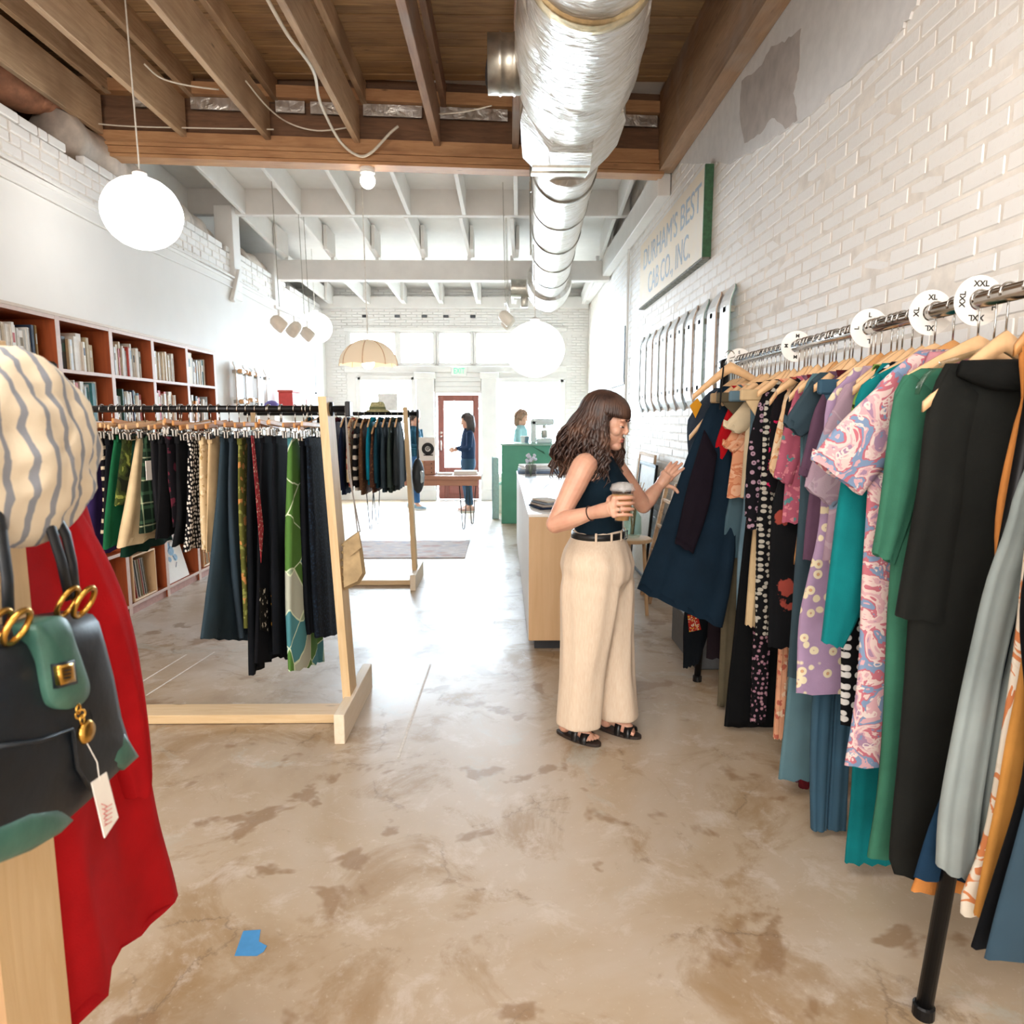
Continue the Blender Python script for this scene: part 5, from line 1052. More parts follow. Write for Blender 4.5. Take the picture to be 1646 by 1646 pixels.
for x in (-1.75, -1.66, -1.58, -1.5): jacket('jacket', {-1.75: 'dark teal jacket at the hidden end of the far rack', -1.66: 'black jacket behind the skirt rack post', -1.58: 'brown jacket behind the skirt rack post', -1.5: 'burgundy jacket behind the skirt rack post'}[x], x, pl({-1.75: '#18404a', -1.66: '#16181c', -1.58: '#503828', -1.5: '#4c1d28'}[x]), 1.46, .9)
t = thing('straw_hat', 'small yellow-green straw hat perched on the far rack rail', 'hat', (-1.13, YR2, 1.6)); m = MB(); m.lathe([(.115, 0), (.112, .008), (.075, .02), (.065, .07), (.05, .088), (.005, .092)], (-1.13, YR2, 1.592), 24); m.build('straw', simple('yellow_green_straw', '#b9b58a', .9, var=.15, scale=60, bump=.5), t, True); m = MB(); m.lathe([(.0765, .022), (.071, .045), (.067, .045), (.07, .022)], (-1.13, YR2, 1.592), 24, cap=False); m.build('hat_band', pl('#8a8f6a'), t)
t = thing('backpack', 'black nylon bag hanging on the end of the far pine rack', 'bag', (-.76, 6.27, 1.1)); BLKN = simple('black_nylon', '#20262a', .6, var=.15, scale=20, bump=.4)
c = P(672, 765, Y=6.22); m = MB(); m.ball((c[0], 6.24, c[2]), (.055, .13, .16), 16, 12, None, lambda p: p * (1 + .08 * noise.noise(p * 14))); m.build('bag_body', BLKN, t, True)
c2 = P(669, 752, Y=6.12); m = MB(); m.box(c[0] + .02, c[0] + .052, 6.14, 6.2, c[2] - .06, c[2] + .05, .01); m.build('white_patch', simple('silvery_patch', '#a9b4b8', .4), t)
m = MB(); m.tube([P(671, 668, Y=6.26), P(672, 700, Y=6.22), (c[0], 6.2, c[2] + .13)], .007, 6); m.tube([P(671, 668, Y=6.26), P(670, 700, Y=6.3), (c[0], 6.3, c[2] + .13)], .007, 6); m.build('strap', BLACKM, t)
for k, (px_, py_, w_) in enumerate(((564, 970, .045),)):
    t = thing('scarf', 'blue and white patterned scarf end behind the pine post', 'scarf', P(px_, 900, Y=5.2)); a = [P(558, 700, Y=5.2)[0::2], P(559, 850, Y=5.2)[0::2], P(562, 990, Y=5.2)[0::2]]; b = [P(566, 700, Y=5.2)[0::2], P(568, 850, Y=5.2)[0::2], P(573, 988, Y=5.2)[0::2]]
t.location.y = 6.0
bpy.data.objects.remove(t)
# ================================================================== foreground rack: red coat, cap, handbag
XC = -.84; t = thing('coat', 'bright red wool coat hanging on the nearest pine rack', 'coat', (XC, 1.02, .9)); RED = cloth('plain', '#b3131a')
R_ = pxx(XC, [(66, 700), (112, 768), (150, 900), (184, 1040), (214, 1190), (240, 1330), (267, 1432)]); L_ = [(2 * 1.02 - a, z + .01) for a, z in R_]; L_[0] = (.99, R_[0][1]); L_ = [(max(a, .52), z + .16 * (i / 6) ** 2) for i, (a, z) in enumerate(L_)]
drape('body', RED, t, 'x', XC, L_, R_, .05, .022, 3, 4, M=44, step=.035, hem=.012)
R2 = pxx(XC + .05, [(98, 750), (134, 812), (182, 905), (214, 1000), (232, 1100), (243, 1200), (244, 1272)]); L2 = pxx(XC + .05, [(70, 790), (104, 860), (142, 960), (172, 1060), (196, 1160), (210, 1240), (222, 1285)])
drape('sleeve', RED, t, 'x', XC + .03, L2, R2, .032, .006, 2, 8, M=24, step=.035)
h = thing('clothes_hanger', 'wooden hanger inside the red coat on the nearest rack', 'hanger', (XC, 1.02, 1.5)); m = MB(); m.tube([(XC, .82, 1.44), (XC, .95, 1.49), (XC, 1.02, 1.50), (XC, 1.09, 1.49), (XC, 1.22, 1.44)], .009, 8); m.build('shoulder_bar', HW2, h, True); m = MB(); hook(m, XC, 1.02, 1.5, 1.594, 'x'); m.build('hook', CHROME, h, True)
# floppy striped cap
t = thing('striped_cap', 'floppy cream cap with grey-blue stripes on the nearest rack end', 'hat', P(50, 720, X=-.67))
CAP = NT('striped_cotton'); co = CAP.co(); sep = CAP.n('SeparateXYZ', {0: co}); wob = CAP.noise(co, 6, 2)
ang = CAP.math('ADD', CAP.math('MULTIPLY', sep.outputs[1], 190.0), CAP.math('MULTIPLY', wob.outputs[0], 1.6)); s_ = CAP.math('SINE', CAP.math('ADD', ang, CAP.math('MULTIPLY', sep.outputs[2], 16.0)))
CAP.set(color=CAP.mix(CAP.ramp(s_, [(.52, gray(0)), (.68, gray(1))]), '#cfc2ac', '#7f838c'), rough=.9, normal=CAP.bump(CAP.noise(co, 180, 2).outputs[0], .25, .002))
c = Vector(P(34, 722, X=-.675)); c = Vector((c.x, c.y, c.z)); V = []; F = []; nu, nv = 48, 30
Rz, Ry, Rx2 = .138, .145, .055
for i in range(nv + 1):
    a = PI * i / nv
    for k in range(nu):
        b = 2 * PI * k / nu; n_ = Vector((math.cos(a), math.sin(a) * math.cos(b), math.sin(a) * math.sin(b)))
        crush = .12 * noise.noise(n_ * 2.6) + .07 * noise.noise(n_ * 6) + .035 * math.cos(b * 8) * math.sin(a)
        V.append(c + Vector((Rx2 * n_.x * (1 + crush * 1.8) , Ry * n_.y * (1 + crush * .45) + .02 * n_.x, Rz * n_.z * (1 + crush * .45))))
for i in range(nv):
    for k in range(nu): F.append((i * nu + k, (i + 1) * nu + k, (i + 1) * nu + (k + 1) % nu, i * nu + (k + 1) % nu))
m = MB(); m.add(V, F); m.build('crown', CAP.m, t, True)
m = MB(); m.tube([c + Vector((-.05, .14 * math.cos(q), .13 * math.sin(q))) for q in np.linspace(0, 2 * PI, 28)[:-1]], .014, 8, closed=True); m.build('cap_band', CAP.m, t, True)
# handbag
LEA = NT('navy_black_leather'); co = LEA.co(); nz = LEA.noise(co, 9, 5); LEA.set(color=LEA.ramp(nz.outputs[0], [(.35, '#0a0f14'), (.75, '#14202b')]), rough=.46, normal=LEA.bump(LEA.noise(co, 60, 4).outputs[0], .2, .003)); LEA = LEA.m
GLE = NT('green_leather'); co = GLE.co(); nz = GLE.noise(co, 11, 5); GLE.set(color=GLE.ramp(nz.outputs[0], [(.3, '#23483f'), (.75, '#4c7a6c')]), rough=.4, normal=GLE.bump(GLE.noise(co, 80, 4).outputs[0], .2, .002)); GLE = GLE.m
GOLD = simple('aged_gold', '#c79a4a', .25, 1.0, .06)
XB = -.625; bag = thing('handbag', 'black and green leather handbag with gold rings on the nearest rack', 'bag', (XB, .95, 1.1))
def byz(pts, X=XB): return [P(a, b, X=X)[1:] for a, b in pts]
out = byz([(-60, 1046), (0, 1026), (60, 1012), (110, 998), (156, 982), (168, 1020), (182, 1080), (198, 1150), (212, 1190), (225, 1216), (190, 1250), (150, 1290), (105, 1332), (50, 1368), (0, 1390), (-80, 1420)])
n = len(out); cy = sum(a for a, _ in out) / n; cz = sum(b for _, b in out) / n; m = MB(); V = []; F = []
lay = [(-.10, .86), (-.095, .97), (-.06, 1.0), (-.03, .995), (-.008, .97), (.004, .90), (.010, .75), (.012, .5), (.013, .2)]
for (dx, k) in lay: V += [(XB + dx + .006 * noise.noise((a * 9, b * 9, 2.0)), cy + (a - cy) * k, cz + (b - cz) * k) for a, b in out]
for i in range(len(lay) - 1):
    for k in range(n): F.append((i * n + k, i * n + (k + 1) % n, (i + 1) * n + (k + 1) % n, (i + 1) * n + k))
F += [tuple(range(n)), tuple((len(lay) - 1) * n + k for k in range(n))]; m.add(V, F); m.build('bag_body', LEA, bag, True)
def panel(name, mat, pts, x0, x1, bulge=.0, sub=4):
    q = byz(pts, x1); c_ = cr(q + [q[0]], 0)[::2][:-1] if sub else q; m = MB(); n = len(c_); cy = sum(a for a, _ in c_) / n; cz = sum(b for _, b in c_) / n
    V = []; 
    for dx, k in ((x0, 1.0), (x1 - .002, 1.0), (x1, .97), (x1 + bulge, .6), (x1 + bulge * 1.2, .2)): V += [(dx, cy + (a - cy) * k, cz + (b - cz) * k) for a, b in c_]
    F = [(i * n + k, i * n + (k + 1) % n, (i + 1) * n + (k + 1) % n, (i + 1) * n + k) for i in range(4) for k in range(n)] + [tuple(range(n)), tuple(4 * n + k for k in range(n))]
    m.add(V, F); return m.build(name, mat, bag, True)
panel('flap', GLE, [(58, 1004), (95, 990), (112, 1000), (122, 1030), (136, 1070), (146, 1105), (138, 1128), (112, 1140), (88, 1134), (78, 1110), (70, 1060)], XB - .01, XB + .022, .006)
panel('clasp_backplate', LEA, [(90, 1068), (121, 1060), (126, 1099), (95, 1107)], XB + .02, XB + .032, 0, 0)
pz = panel('gold_plate', GOLD, [(95, 1071), (119, 1065), (123, 1095), (99, 1102)], XB + .028, XB + .036, .001, 0)
m = MB()
for k in range(3): q = byz([(104, 1077 + k * 6), (114, 1075 + k * 6), (114, 1077.5 + k * 6), (104, 1079.5 + k * 6)], XB + .0375); m.prism(q, 'x', XB + .0365, XB + .0378)
m.build('clasp_mark', BLACKM, bag)
panel('corner_patch', GLE, [(200, 1178), (224, 1216), (200, 1238), (176, 1226), (180, 1205)], XB - .05, XB + .008, .004, 0)
panel('corner_patch', GLE, [(-60, 1360), (0, 1325), (50, 1302), (96, 1300), (120, 1318), (100, 1338), (50, 1368), (0, 1388), (-60, 1410)], XB - .05, XB + .010, .006, 0)
m = MB(); q = byz([(0, 1200), (70, 1190), (118, 1172), (126, 1235), (150, 1270)], XB + .018); m.tube([(XB + .016, a, b) for a, b in q], .003, 6); m.build('front_seam', LEA, bag, True)
m = MB()
for i, (a, b) in enumerate(((126, 1140), (129, 1148), (132, 1156))): y, z = byz([(a, b)], XB + .03)[0]; m.tube([(XB + .03 + .004 * (i % 2) * math.cos(q), y + .005 * math.cos(q), z + .0065 * math.sin(q)) for q in np.linspace(0, 2 * PI, 13)[:-1]], .0018, 6, closed=True)
y, z = byz([(139, 1176)], XB + .03)[0]; m.lathe([(.004, -.005), (.014, -.005), (.018, 0), (.014, .005), (.004, .005)], (XB + .03, y, z), 20, Matrix.Diagonal((1, 1, 1.0, 1)) @ Matrix.Rotation(PI / 2, 4, 'Y')); m.build('chain_pendant', GOLD, bag, True)
for (cx_, cy_) in ((122, 968), (12, 1008)):
    for dx in (-.012, .012):
        y, z = byz([(cx_, cy_)], XB)[0]; m = MB(); m.tube([(XB + dx + .01 * math.sin(q), y + .021 * math.cos(q), z + .021 * math.sin(q)) for q in np.linspace(0, 2 * PI, 25)[:-1]], .0042, 8, closed=True); m.build('gold_ring', GOLD, bag, True)
for pts in ([(14, 1004), (12, 930), (8, 850), (10, 770), (20, 700)], [(122, 962), (116, 905), (106, 860), (84, 790), (60, 700)], [(112, 962), (98, 900), (84, 850), (70, 790), (52, 700)]):
    q = byz(pts, XB - .02); m = MB(); m.tube([(XB - .02 - .05 * max(0, (b - 1.36)) / .2, a, b) for a, b in q], .010, 10, flat=.5); m.build('strap', LEA, bag, True)
tg = thing('price_tag', 'white paper price tag with red scribble hanging on the handbag', 'tag', (XB + .03, *byz([(170, 1250)], XB + .03)[0]))
m = MB(); q = byz([(147, 1258), (171, 1241), (190, 1314), (168, 1347)], XB + .03); m.prism(q, 'x', XB + .029, XB + .0305); m.build('card', PAPER, tg)
m = MB()
for k in range(5): q = byz([(163 + k * 1.2, 1292 + k * 8), (172, 1296 + k * 7), (168, 1300 + k * 7), (180, 1292 + k * 7)], XB + .0312); m.tube([(XB + .0312, a, b) for a, b in q], .0007, 4)
m.build('red_scribble', simple('pink_red_ink', '#d88a86', .8), tg)
m = MB(); q = byz([(160, 1255), (156, 1225), (140, 1195)], XB + .03); m.tube([(XB + .03, a, b) for a, b in q], .0008, 4); m.build('string', PAPER, tg)
# ================================================================== people
def remesh(mb, name, mat, parent, vox, smooth_it=6, fac=.5, fn=None):
    me = mb.mesh(name + '_src', None, (0, 0, 0), False); fix_normals(me); o = bpy.data.objects.new(name, me); COL.objects.link(o)
    r_ = o.modifiers.new('r', 'REMESH'); r_.mode = 'VOXEL'; r_.voxel_size = vox
    s_ = o.modifiers.new('s', 'SMOOTH'); s_.factor = fac; s_.iterations = smooth_it
    bpy.context.view_layer.update(); me2 = bpy.data.meshes.new_from_object(o.evaluated_get(bpy.context.evaluated_depsgraph_get())); bpy.data.objects.remove(o); bpy.data.meshes.remove(me)
    L = loc_of(parent); co = np.empty(len(me2.vertices) * 3); me2.vertices.foreach_get('co', co); co = co.reshape(-1, 3)
    if fn: co = fn(co)
    co = co - np.array(L); me2.vertices.foreach_set('co', co.ravel())
    me2.polygons.foreach_set('use_smooth', [True] * len(me2.polygons)); me2.materials.clear(); me2.materials.append(mat); me2.name = name; me2.update()
    ob = bpy.data.objects.new(name, me2); COL.objects.link(ob); ob.parent = parent; return ob
def skinmat(name, c, red):
    t = NT(name); co = t.co(); nz = t.noise(co, 18, 4); f = t.noise(co, 240, 2)
    t.set(color=t.ramp(nz.outputs[0], [(.35, c), (.72, red)]), rough=.48, sss=.12, sssr=(.6, .25, .12), ssss=.012, normal=t.bump(f.outputs[0], .06, .001)); return t.m
SKIN = skinmat('warm_skin', '#d3a58d', '#ca947d')
class Fr:
    """local frame: origin, forward, left, up"""
    def __init__(s, o, f, up=(0, 0, 1)):
        s.o = Vector(o); s.f = Vector(f).normalized(); u = Vector(up); s.l = u.cross(s.f).normalized(); s.u = s.f.cross(s.l)
    def __call__(s, x, y, z): return s.o + s.f * x + s.l * y + s.u * z
    def M(s): return Matrix(((s.f.x, s.l.x, s.u.x, 0), (s.f.y, s.l.y, s.u.y, 0), (s.f.z, s.l.z, s.u.z, 0), (0, 0, 0, 1)))
def loft(m, secs, n=28, fn=None):
    """secs: (centre, half width along a, half width along b, a axis, b axis)"""
    V = []; k_ = len(secs)
    for i, (c, ha, hb, A, B) in enumerate(secs):
        c, A, B = Vector(c), Vector(A), Vector(B)
        for k in range(n):
            g = 2 * PI * k / n; q = 1.0 if fn is None else fn(i / (k_ - 1), g)
            V.append(c + A * (ha * q * math.cos(g)) + B * (hb * q * math.sin(g)))
    F = [(i * n + k, i * n + (k + 1) % n, (i + 1) * n + (k + 1) % n, (i + 1) * n + k) for i in range(k_ - 1) for k in range(n)] + [tuple(range(n - 1, -1, -1)), tuple((k_ - 1) * n + k for k in range(n))]
    return m.add(V, F)
def limb(m, pts, rad, n=14):
    P_ = [np.array(p, float) for p in pts]; d = cr(P_, 0); q = np.linspace(0, len(rad) - 1, len(d)); r_ = np.interp(q, range(len(rad)), rad); return m.tube([tuple(p) for p in d], list(r_), n)
def head_mesh(m, H):
    M = H.M()
    def b(x, y, z, rx, ry, rz, **k): m.ball(H(x, y, z), (rx, ry, rz), 18, 14, M, **k)
    b(-.018, 0, .030, .094, .074, .086); b(.030, 0, .005, .062, .063, .075); b(.036, 0, -.045, .050, .052, .062)
    for s_ in (-1, 1): b(.008, s_ * .046, -.062, .046, .018, .034); b(.058, s_ * .034, -.028, .026, .022, .024); b(.079, s_ * .028, .024, .015, .024, .010); b(-.008, s_ * .074, -.012, .017, .008, .029)
    b(.064, 0, -.095, .028, .026, .022); b(.058, 0, -.070, .030, .030, .022); b(.066, 0, .05, .018, .042, .035)
    limb(m, [H(.084, 0, .014), H(.094, 0, -.008), H(.103, 0, -.026)], [.0075, .0085, .0095], 12); b(.098, 0, -.031, .010, .013, .008)
    b(.082, 0, -.060, .013, .020, .006); b(.080, 0, -.072, .012, .017, .007)
def face_parts(H, t, lipc='#b5675c'):
    M = H.M(); ey = simple('eye_white', '#ece6e0', .25, var=.01) if not bpy.data.materials.get('eye_white') else bpy.data.materials['eye_white']; dk = simple('dark_brow_hair', '#33231c', .7) if not bpy.data.materials.get('dark_brow_hair') else bpy.data.materials['dark_brow_hair']
    for s_ in (-1, 1):
        m = MB(); m.ball(H(.0755, s_ * .030, .000), (.011, .012, .010), 12, 10, M); e = m.build('eye', ey, t, True)
        m = MB(); m.ball(H(.0845, s_ * .0305, -.003), (.003, .0055, .0055), 10, 8, M); m.build('iris', dk, e, True)
        m = MB(); m.ball(H(.0755, s_ * .030, .0028), (.0128, .0138, .0098), 14, 10, M); m.build('eyelid', SKIN, e, True)
        m = MB(); m.tube([H(.0865, s_ * .020, -.004), H(.0905, s_ * .030, -.0075), H(.0845, s_ * .042, -.004)], [.0012, .0022, .001], 6); m.build('lashes', dk, e, True)
        m = MB(); m.tube([H(.094, s_ * .014, .021), H(.0945, s_ * .030, .027), H(.082, s_ * .048, .021)], [.003, .0036, .0015], 6, flat=.6); m.build('eyebrow', dk, t, True)
    m = MB(); m.ball(H(.0895, 0, -.060), (.0075, .0205, .0050), 14, 8, M); m.ball(H(.0875, 0, -.0705), (.0075, .017, .0058), 14, 8, M); m.build('lips', simple('muted_lips', lipc, .45, var=.04) if not bpy.data.materials.get('muted_lips') else bpy.data.materials['muted_lips'], t, True)
def finger(m, pts, r0): limb(m, pts, [r0, r0 * 1.02, r0 * .95, r0 * .82], 10); m.ball(pts[-1], r0 * .84, 8, 6)
HAIRM = NT('brown_wavy_hair'); co = HAIRM.co(scale=(1, 1, .25)); nz = HAIRM.noise(co, 90, 3); big = HAIRM.noise(HAIRM.co(), 9, 3)
HAIRM.set(color=HAIRM.mix(HAIRM.ramp(big.outputs[0], [(.45, gray(0)), (.72, gray(.8))]), HAIRM.ramp(nz.outputs[0], [(.3, '#1d1210'), (.7, '#432d25')]), '#664838'), rough=.42, normal=HAIRM.bump(nz.outputs[0], .5, .004)); HAIRM = HAIRM.m
# ------------------------------------------------------------------ the woman at the rack
Fw = Vector((.87, -.49, 0)).normalized(); Sr = Vector((-.49, -.87, 0)).normalized()    # forward, and to her right (towards the camera)
woman = thing('person', 'woman in navy sleeveless top and cream trousers holding iced coffee at the clothes rack', 'person', (.455, 3.11, 0))
hip = Vector((.440, 3.11, .90)); chest = Vector((.428, 3.10, 1.22)); neckb = Vector((.432, 3.10, 1.355)); head = Fr((.466, 3.085, 1.512), (.90, -.44, -.22))
shR = Vector((.352, 2.955, 1.322)); shL = Vector((.512, 3.235, 1.318))
elR = Vector(P(893, 842, Y=2.90)); wrR = Vector(P(953, 824, Y=2.785)); cup = Vector(P(1000, 812, Y=2.735))
elL = Vector(P(1034, 812, Y=3.36)); wrL = Vector(P(1059, 782, Y=3.43)); hdL = Vector(P(1073, 764, Y=3.44))
m = MB(); up = Vector((0, 0, 1))
torso = [(.80, .150, .125, 0, .0), (.92, .155, .130, 0, 0), (1.03, .118, .092, .0, 0), (1.12, .122, .095, .0, 0), (1.20, .134, .105, .008, 0), (1.27, .142, .095, .004, 0), (1.32, .135, .075, -.004, 0), (1.355, .075, .055, -.006, 0)]
def tc(z): return hip.lerp(Vector((neckb.x, neckb.y, .9)), max(0, min(1, (z - .9) / .45))) * 1.0
secs = []
for (z, a, b, fx, _) in torso: c = Vector((tc(z).x, tc(z).y, z)) + Fw * fx; secs.append((c, a, b, Sr, Fw))
loft(m, secs, 28)
limb(m, [neckb + Vector((0, 0, -.05)), neckb + Vector((.006, -.002, .03)), head(-.022, 0, -.06), head(-.02, 0, -.01)], [.062, .052, .050, .052], 18)
for (sh, el, wr) in ((shR, elR, wrR), (shL, elL, wrL)):
    s0 = sh + (Vector((neckb.x, neckb.y, sh.z)) - sh) * .35 + Vector((0, 0, .0)); limb(m, [s0, sh, sh.lerp(el, .35), el], [.046, .054, .051, .040], 16)
    m.ball(sh, (.054, .054, .052), 14, 10); m.ball(el, .041, 12, 10); limb(m, [el, el.lerp(wr, .35), wr.lerp(el, .15), wr], [.040, .042, .030, .0265], 16)
head_mesh(m, head)
# right hand closed round the cup
def cp(ang, z, r_): a = math.radians(ang); return Vector((cup.x + r_ * math.cos(a), cup.y + r_ * math.sin(a), cup.z + z))
rc = .038
palm = cp(222, -.008, rc + .020); m.ball(wrR.lerp(palm, .55), (.030, .026, .026), 12, 10)
limb(m, [wrR, wrR.lerp(palm, .5), palm], [.027, .031, .030], 14)
for (dz, a0, a1, r0) in ((.032, 228, 332, .0086), (.009, 226, 340, .0088), (-.014, 226, 334, .0084), (-.036, 228, 318, .0076)):
    kn = cp(a0, dz, rc + .020); m.ball(kn, (.013, .013, .011), 10, 8); limb(m, [palm + (kn - palm) * .3, kn], [.016, .012], 10)
    finger(m, [kn, cp(a0 + (a1 - a0) * .36, dz + .004, rc + .013), cp(a0 + (a1 - a0) * .7, dz + .003, rc + .0095), cp(a1, dz, rc + .008)], r0)
finger(m, [palm + Vector((-.012, .018, .012)), cp(178, .022, rc + .016), cp(140, .030, rc + .011), cp(108, .034, rc + .009)], .0105)
# left hand on the dress
d = (hdL - wrL).normalized(); side = Vector((.75, -.1, -.6)); side = (side - d * side.dot(d)).normalized(); nrm = d.cross(side)
limb(m, [wrL, wrL + d * .035, wrL + d * .075], [.0265, .031, .027], 14); pc = wrL + d * .055
for s_ in (-.022, .0, .022): m.ball(pc + side * s_ * .9 + d * .012, (.018, .018, .018), 10, 8)
for i, (s_, ln, r0) in enumerate(((.026, .068, .0088), (.009, .076, .0092), (-.008, .071, .0088), (-.024, .056, .0078))):
    k0 = wrL + d * (.082 - .004 * abs(i - 1)) + side * s_; dd = (d + side * (.12 - .1 * i) + Vector((.35, .1, .05)) * .5).normalized(); d2 = (dd + Vector((.35, .3, -.1))).normalized()
    limb(m, [wrL + d * .05 + side * s_ * .7, k0], [.014, .011], 10); finger(m, [k0, k0 + dd * ln * .42, k0 + dd * ln * .76 + d2 * ln * .05, k0 + dd * ln * .95 + d2 * ln * .18], r0)
tb_ = wrL + d * .025 + side * .026; finger(m, [tb_, tb_ + (side + d * .5).normalized() * .030, tb_ + (side * 1.1 + d * .35).normalized() * .052, tb_ + (side * 1.15 + d * .2).normalized() * .068], .0105)
# lower legs and feet
feet = []
for (hx, hy, tx, ty, hp) in ((.272, 3.175, .447, 3.035, hip + Sr * .085), (.478, 3.225, .652, 3.110, hip - Sr * .085)):
    he, to = Vector((hx, hy, 0)), Vector((tx, ty, 0)); fd = (to - he).normalized(); fl = Vector((-fd.y, fd.x, 0)); an = he + fd * .055 + Vector((0, 0, .085))
    L_ = (to - he).length; feet.append((he, to, fd, fl, an))
    limb(m, [hp + Vector((0, 0, -.06)), Vector((an.x, an.y, .48)).lerp(Vector((hp.x, hp.y, .48)), .5), Vector((an.x * .35 + (.366 if len(feet) == 1 else .535) * .65, an.y * .35 + (3.08 if len(feet) == 1 else 3.175) * .65, .30)), an], [.085, .052, .046, .034], 14)
    m.ball(he + fd * .036 + Vector((0, 0, .048)), (.032, .032, .032), 12, 8); limb(m, [an, he + fd * .10 + Vector((0, 0, .062)), he + fd * .15 + Vector((0, 0, .042)), he + fd * (L_ - .035) + Vector((0, 0, .030))], [.036, .033, .030, .018], 14)
    m.ball(he + fd * (L_ - .065) + Vector((0, 0, .034)), (.040, .040, .016), 12, 8); m.ball(he + fd * (L_ - .065) + fl * .016 + Vector((0, 0, .034)), (.026, .026, .016), 12, 8)
    for k, (off, ln, r0) in enumerate(((.027, .0, .0105), (.010, -.004, .0085), (-.005, -.010, .008), (-.018, -.018, .0075), (-.030, -.028, .007))):
        sg = -1 if hp is not None and len(feet) == 1 else 1; a = he + fd * (L_ - .055 + ln) + fl * off * (1 if len(feet) == 1 else -1) + Vector((0, 0, .028)); limb(m, [a, a + fd * .026 + Vector((0, 0, .003)), a + fd * .042 + Vector((0, 0, -.002))], [r0, r0, r0 * .85], 10)
remesh(m, 'body', SKIN, woman, .0031, 4, .5)
face_parts(head, woman)
# top
m = MB(); TOPM = cloth('plain', '#122735'); secs = []
top = [(1.008, .132, .108, .002), (1.05, .130, .104, .004), (1.11, .134, .108, .006), (1.17, .143, .122, .014), (1.215, .148, .128, .020), (1.25, .142, .116, .014), (1.285, .124, .098, .004), (1.32, .104, .084, 0), (1.345, .086, .070, -.002), (1.362, .074, .062, -.004)]
for (z, a, b, fx) in top: secs.append((Vector((tc(z).x, tc(z).y, z)) + Fw * fx, a, b, Sr, Fw))
def cw(t_, g): return 1 + .006 * math.sin(9 * g + 5 * t_) * (1 - t_)
loft(m, secs, 40, cw)
for sgn in (1, -1):
    c = Vector((tc(1.21).x, tc(1.21).y, 1.205)) + Fw * .085 + Sr * .052 * sgn; m.ball(c, (.056, .056, .055), 14, 10)
def rib(co): return co
remesh(m, 'sleeveless_top', TOPM, woman, .006, 8, .5)
# trousers
TRM = NT('cream_linen'); co = TRM.co(); nz = TRM.noise(TRM.co(scale=(60, 60, 8)), 3, 3); TRM.set(color=TRM.ramp(nz.outputs[0], [(.3, '#d3bda6'), (.7, '#dccbb7')]), rough=.9, sheen=.05, normal=TRM.bump(TRM.noise(TRM.co(scale=(1, 1, 2)), 300, 2).outputs[0], .25, .0015)); TRM = TRM.m
m = MB(); secs = []
for (z, a, b, fx) in ((.70, .10, .09, .0), (.75, .14, .12, .0), (.80, .178, .156, .0), (.86, .186, .166, -.004), (.93, .172, .148, -.004), (.985, .142, .122, 0), (1.02, .130, .110, .002), (1.032, .128, .108, .002)): secs.append((Vector((tc(z).x, tc(z).y, z)) + Fw * fx, a, b, Sr, Fw))
loft(m, secs, 44)
for i, (c1, c2, c3) in enumerate(((hip + Sr * .082, Vector((.385, 3.065, .5)), Vector((.358, 3.085, .088))), (hip - Sr * .082, Vector((.505, 3.175, .5)), Vector((.556, 3.175, .088))))):
    secs = []; 
    for k in range(15):
        f = k / 14; z = .93 + (.088 - .93) * f; tp = min(1, f / .22); c = Vector((c1.x, c1.y, 0)).lerp(Vector((c2.x, c2.y, 0)), min(1, f * 2)) if f < .5 else Vector((c2.x, c2.y, 0)).lerp(Vector((c3.x, c3.y, 0)), f * 2 - 1)
        secs.append((Vector((c.x, c.y, z)), (.112 - .014 * f) * (.74 + .26 * tp), (.150 - .042 * min(1, f * 1.4)) * (.78 + .22 * tp), Sr, Fw))
    loft(m, secs, 44, lambda t_, g, i=i: 1 + (.030 * math.sin(5 * g + i * 2 + .6 * t_) + .016 * math.sin(8 * g + 1.3 + i)) * (.25 + .75 * t_))
def pleat(co):
    z = co[:, 2]; a = (co[:, 0] - hip.x) * Fw.x + (co[:, 1] - hip.y) * Fw.y; s_ = (co[:, 0] - hip.x) * Sr.x + (co[:, 1] - hip.y) * Sr.y; k = np.clip((1.0 - z) / .1, 0, 1) * np.clip((z - .1) / .3, .35, 1); wv = .0035 * np.sin(s_ * 85 + z * 2.0) * k * np.clip(a * 20, 0, 1) + .0035 * np.sin((a + s_) * 62 + z * 3) * k
    co[:, 0] += Fw.x * wv; co[:, 1] += Fw.y * wv; return co
remesh(m, 'trousers', TRM, woman, .0065, 20, .5, pleat)
c = Vector((tc(1.0).x, tc(1.0).y, 1.0)) + Fw * .002
def ringpts(a, b, z, n=48): cc = Vector((tc(z).x, tc(z).y, z)) + Fw * .002; return [cc + Sr * a * math.cos(2 * PI * k / n) + Fw * b * math.sin(2 * PI * k / n) for k in range(n)]
bl = MB(); n = 48; V = ringpts(.143, .123, .988) + ringpts(.139, .119, 1.016) + ringpts(.132, .112, 1.016) + ringpts(.132, .112, .988)
bl.add(V, [(i * n + k, i * n + (k + 1) % n, ((i + 1) % 4) * n + (k + 1) % n, ((i + 1) % 4) * n + k) for i in range(4) for k in range(n)]); belt = bl.build('belt', simple('black_leather', '#15171a', .4, var=.1), woman, True)
for ang in (20, 52, 78, 130, 200, 280): 
    a = math.radians(ang); p = Vector((tc(1).x, tc(1).y, 1.002)) + Fw * .002 + Sr * .144 * math.cos(a) + Fw * .124 * math.sin(a); nn = (Sr * math.cos(a) + Fw * math.sin(a)).normalized(); m = MB(); m.bar(p + Vector((0, 0, -.022)), p + Vector((0, 0, .022)), .010, .004, .001, up=nn); m.build('belt_loop', TRM, woman)
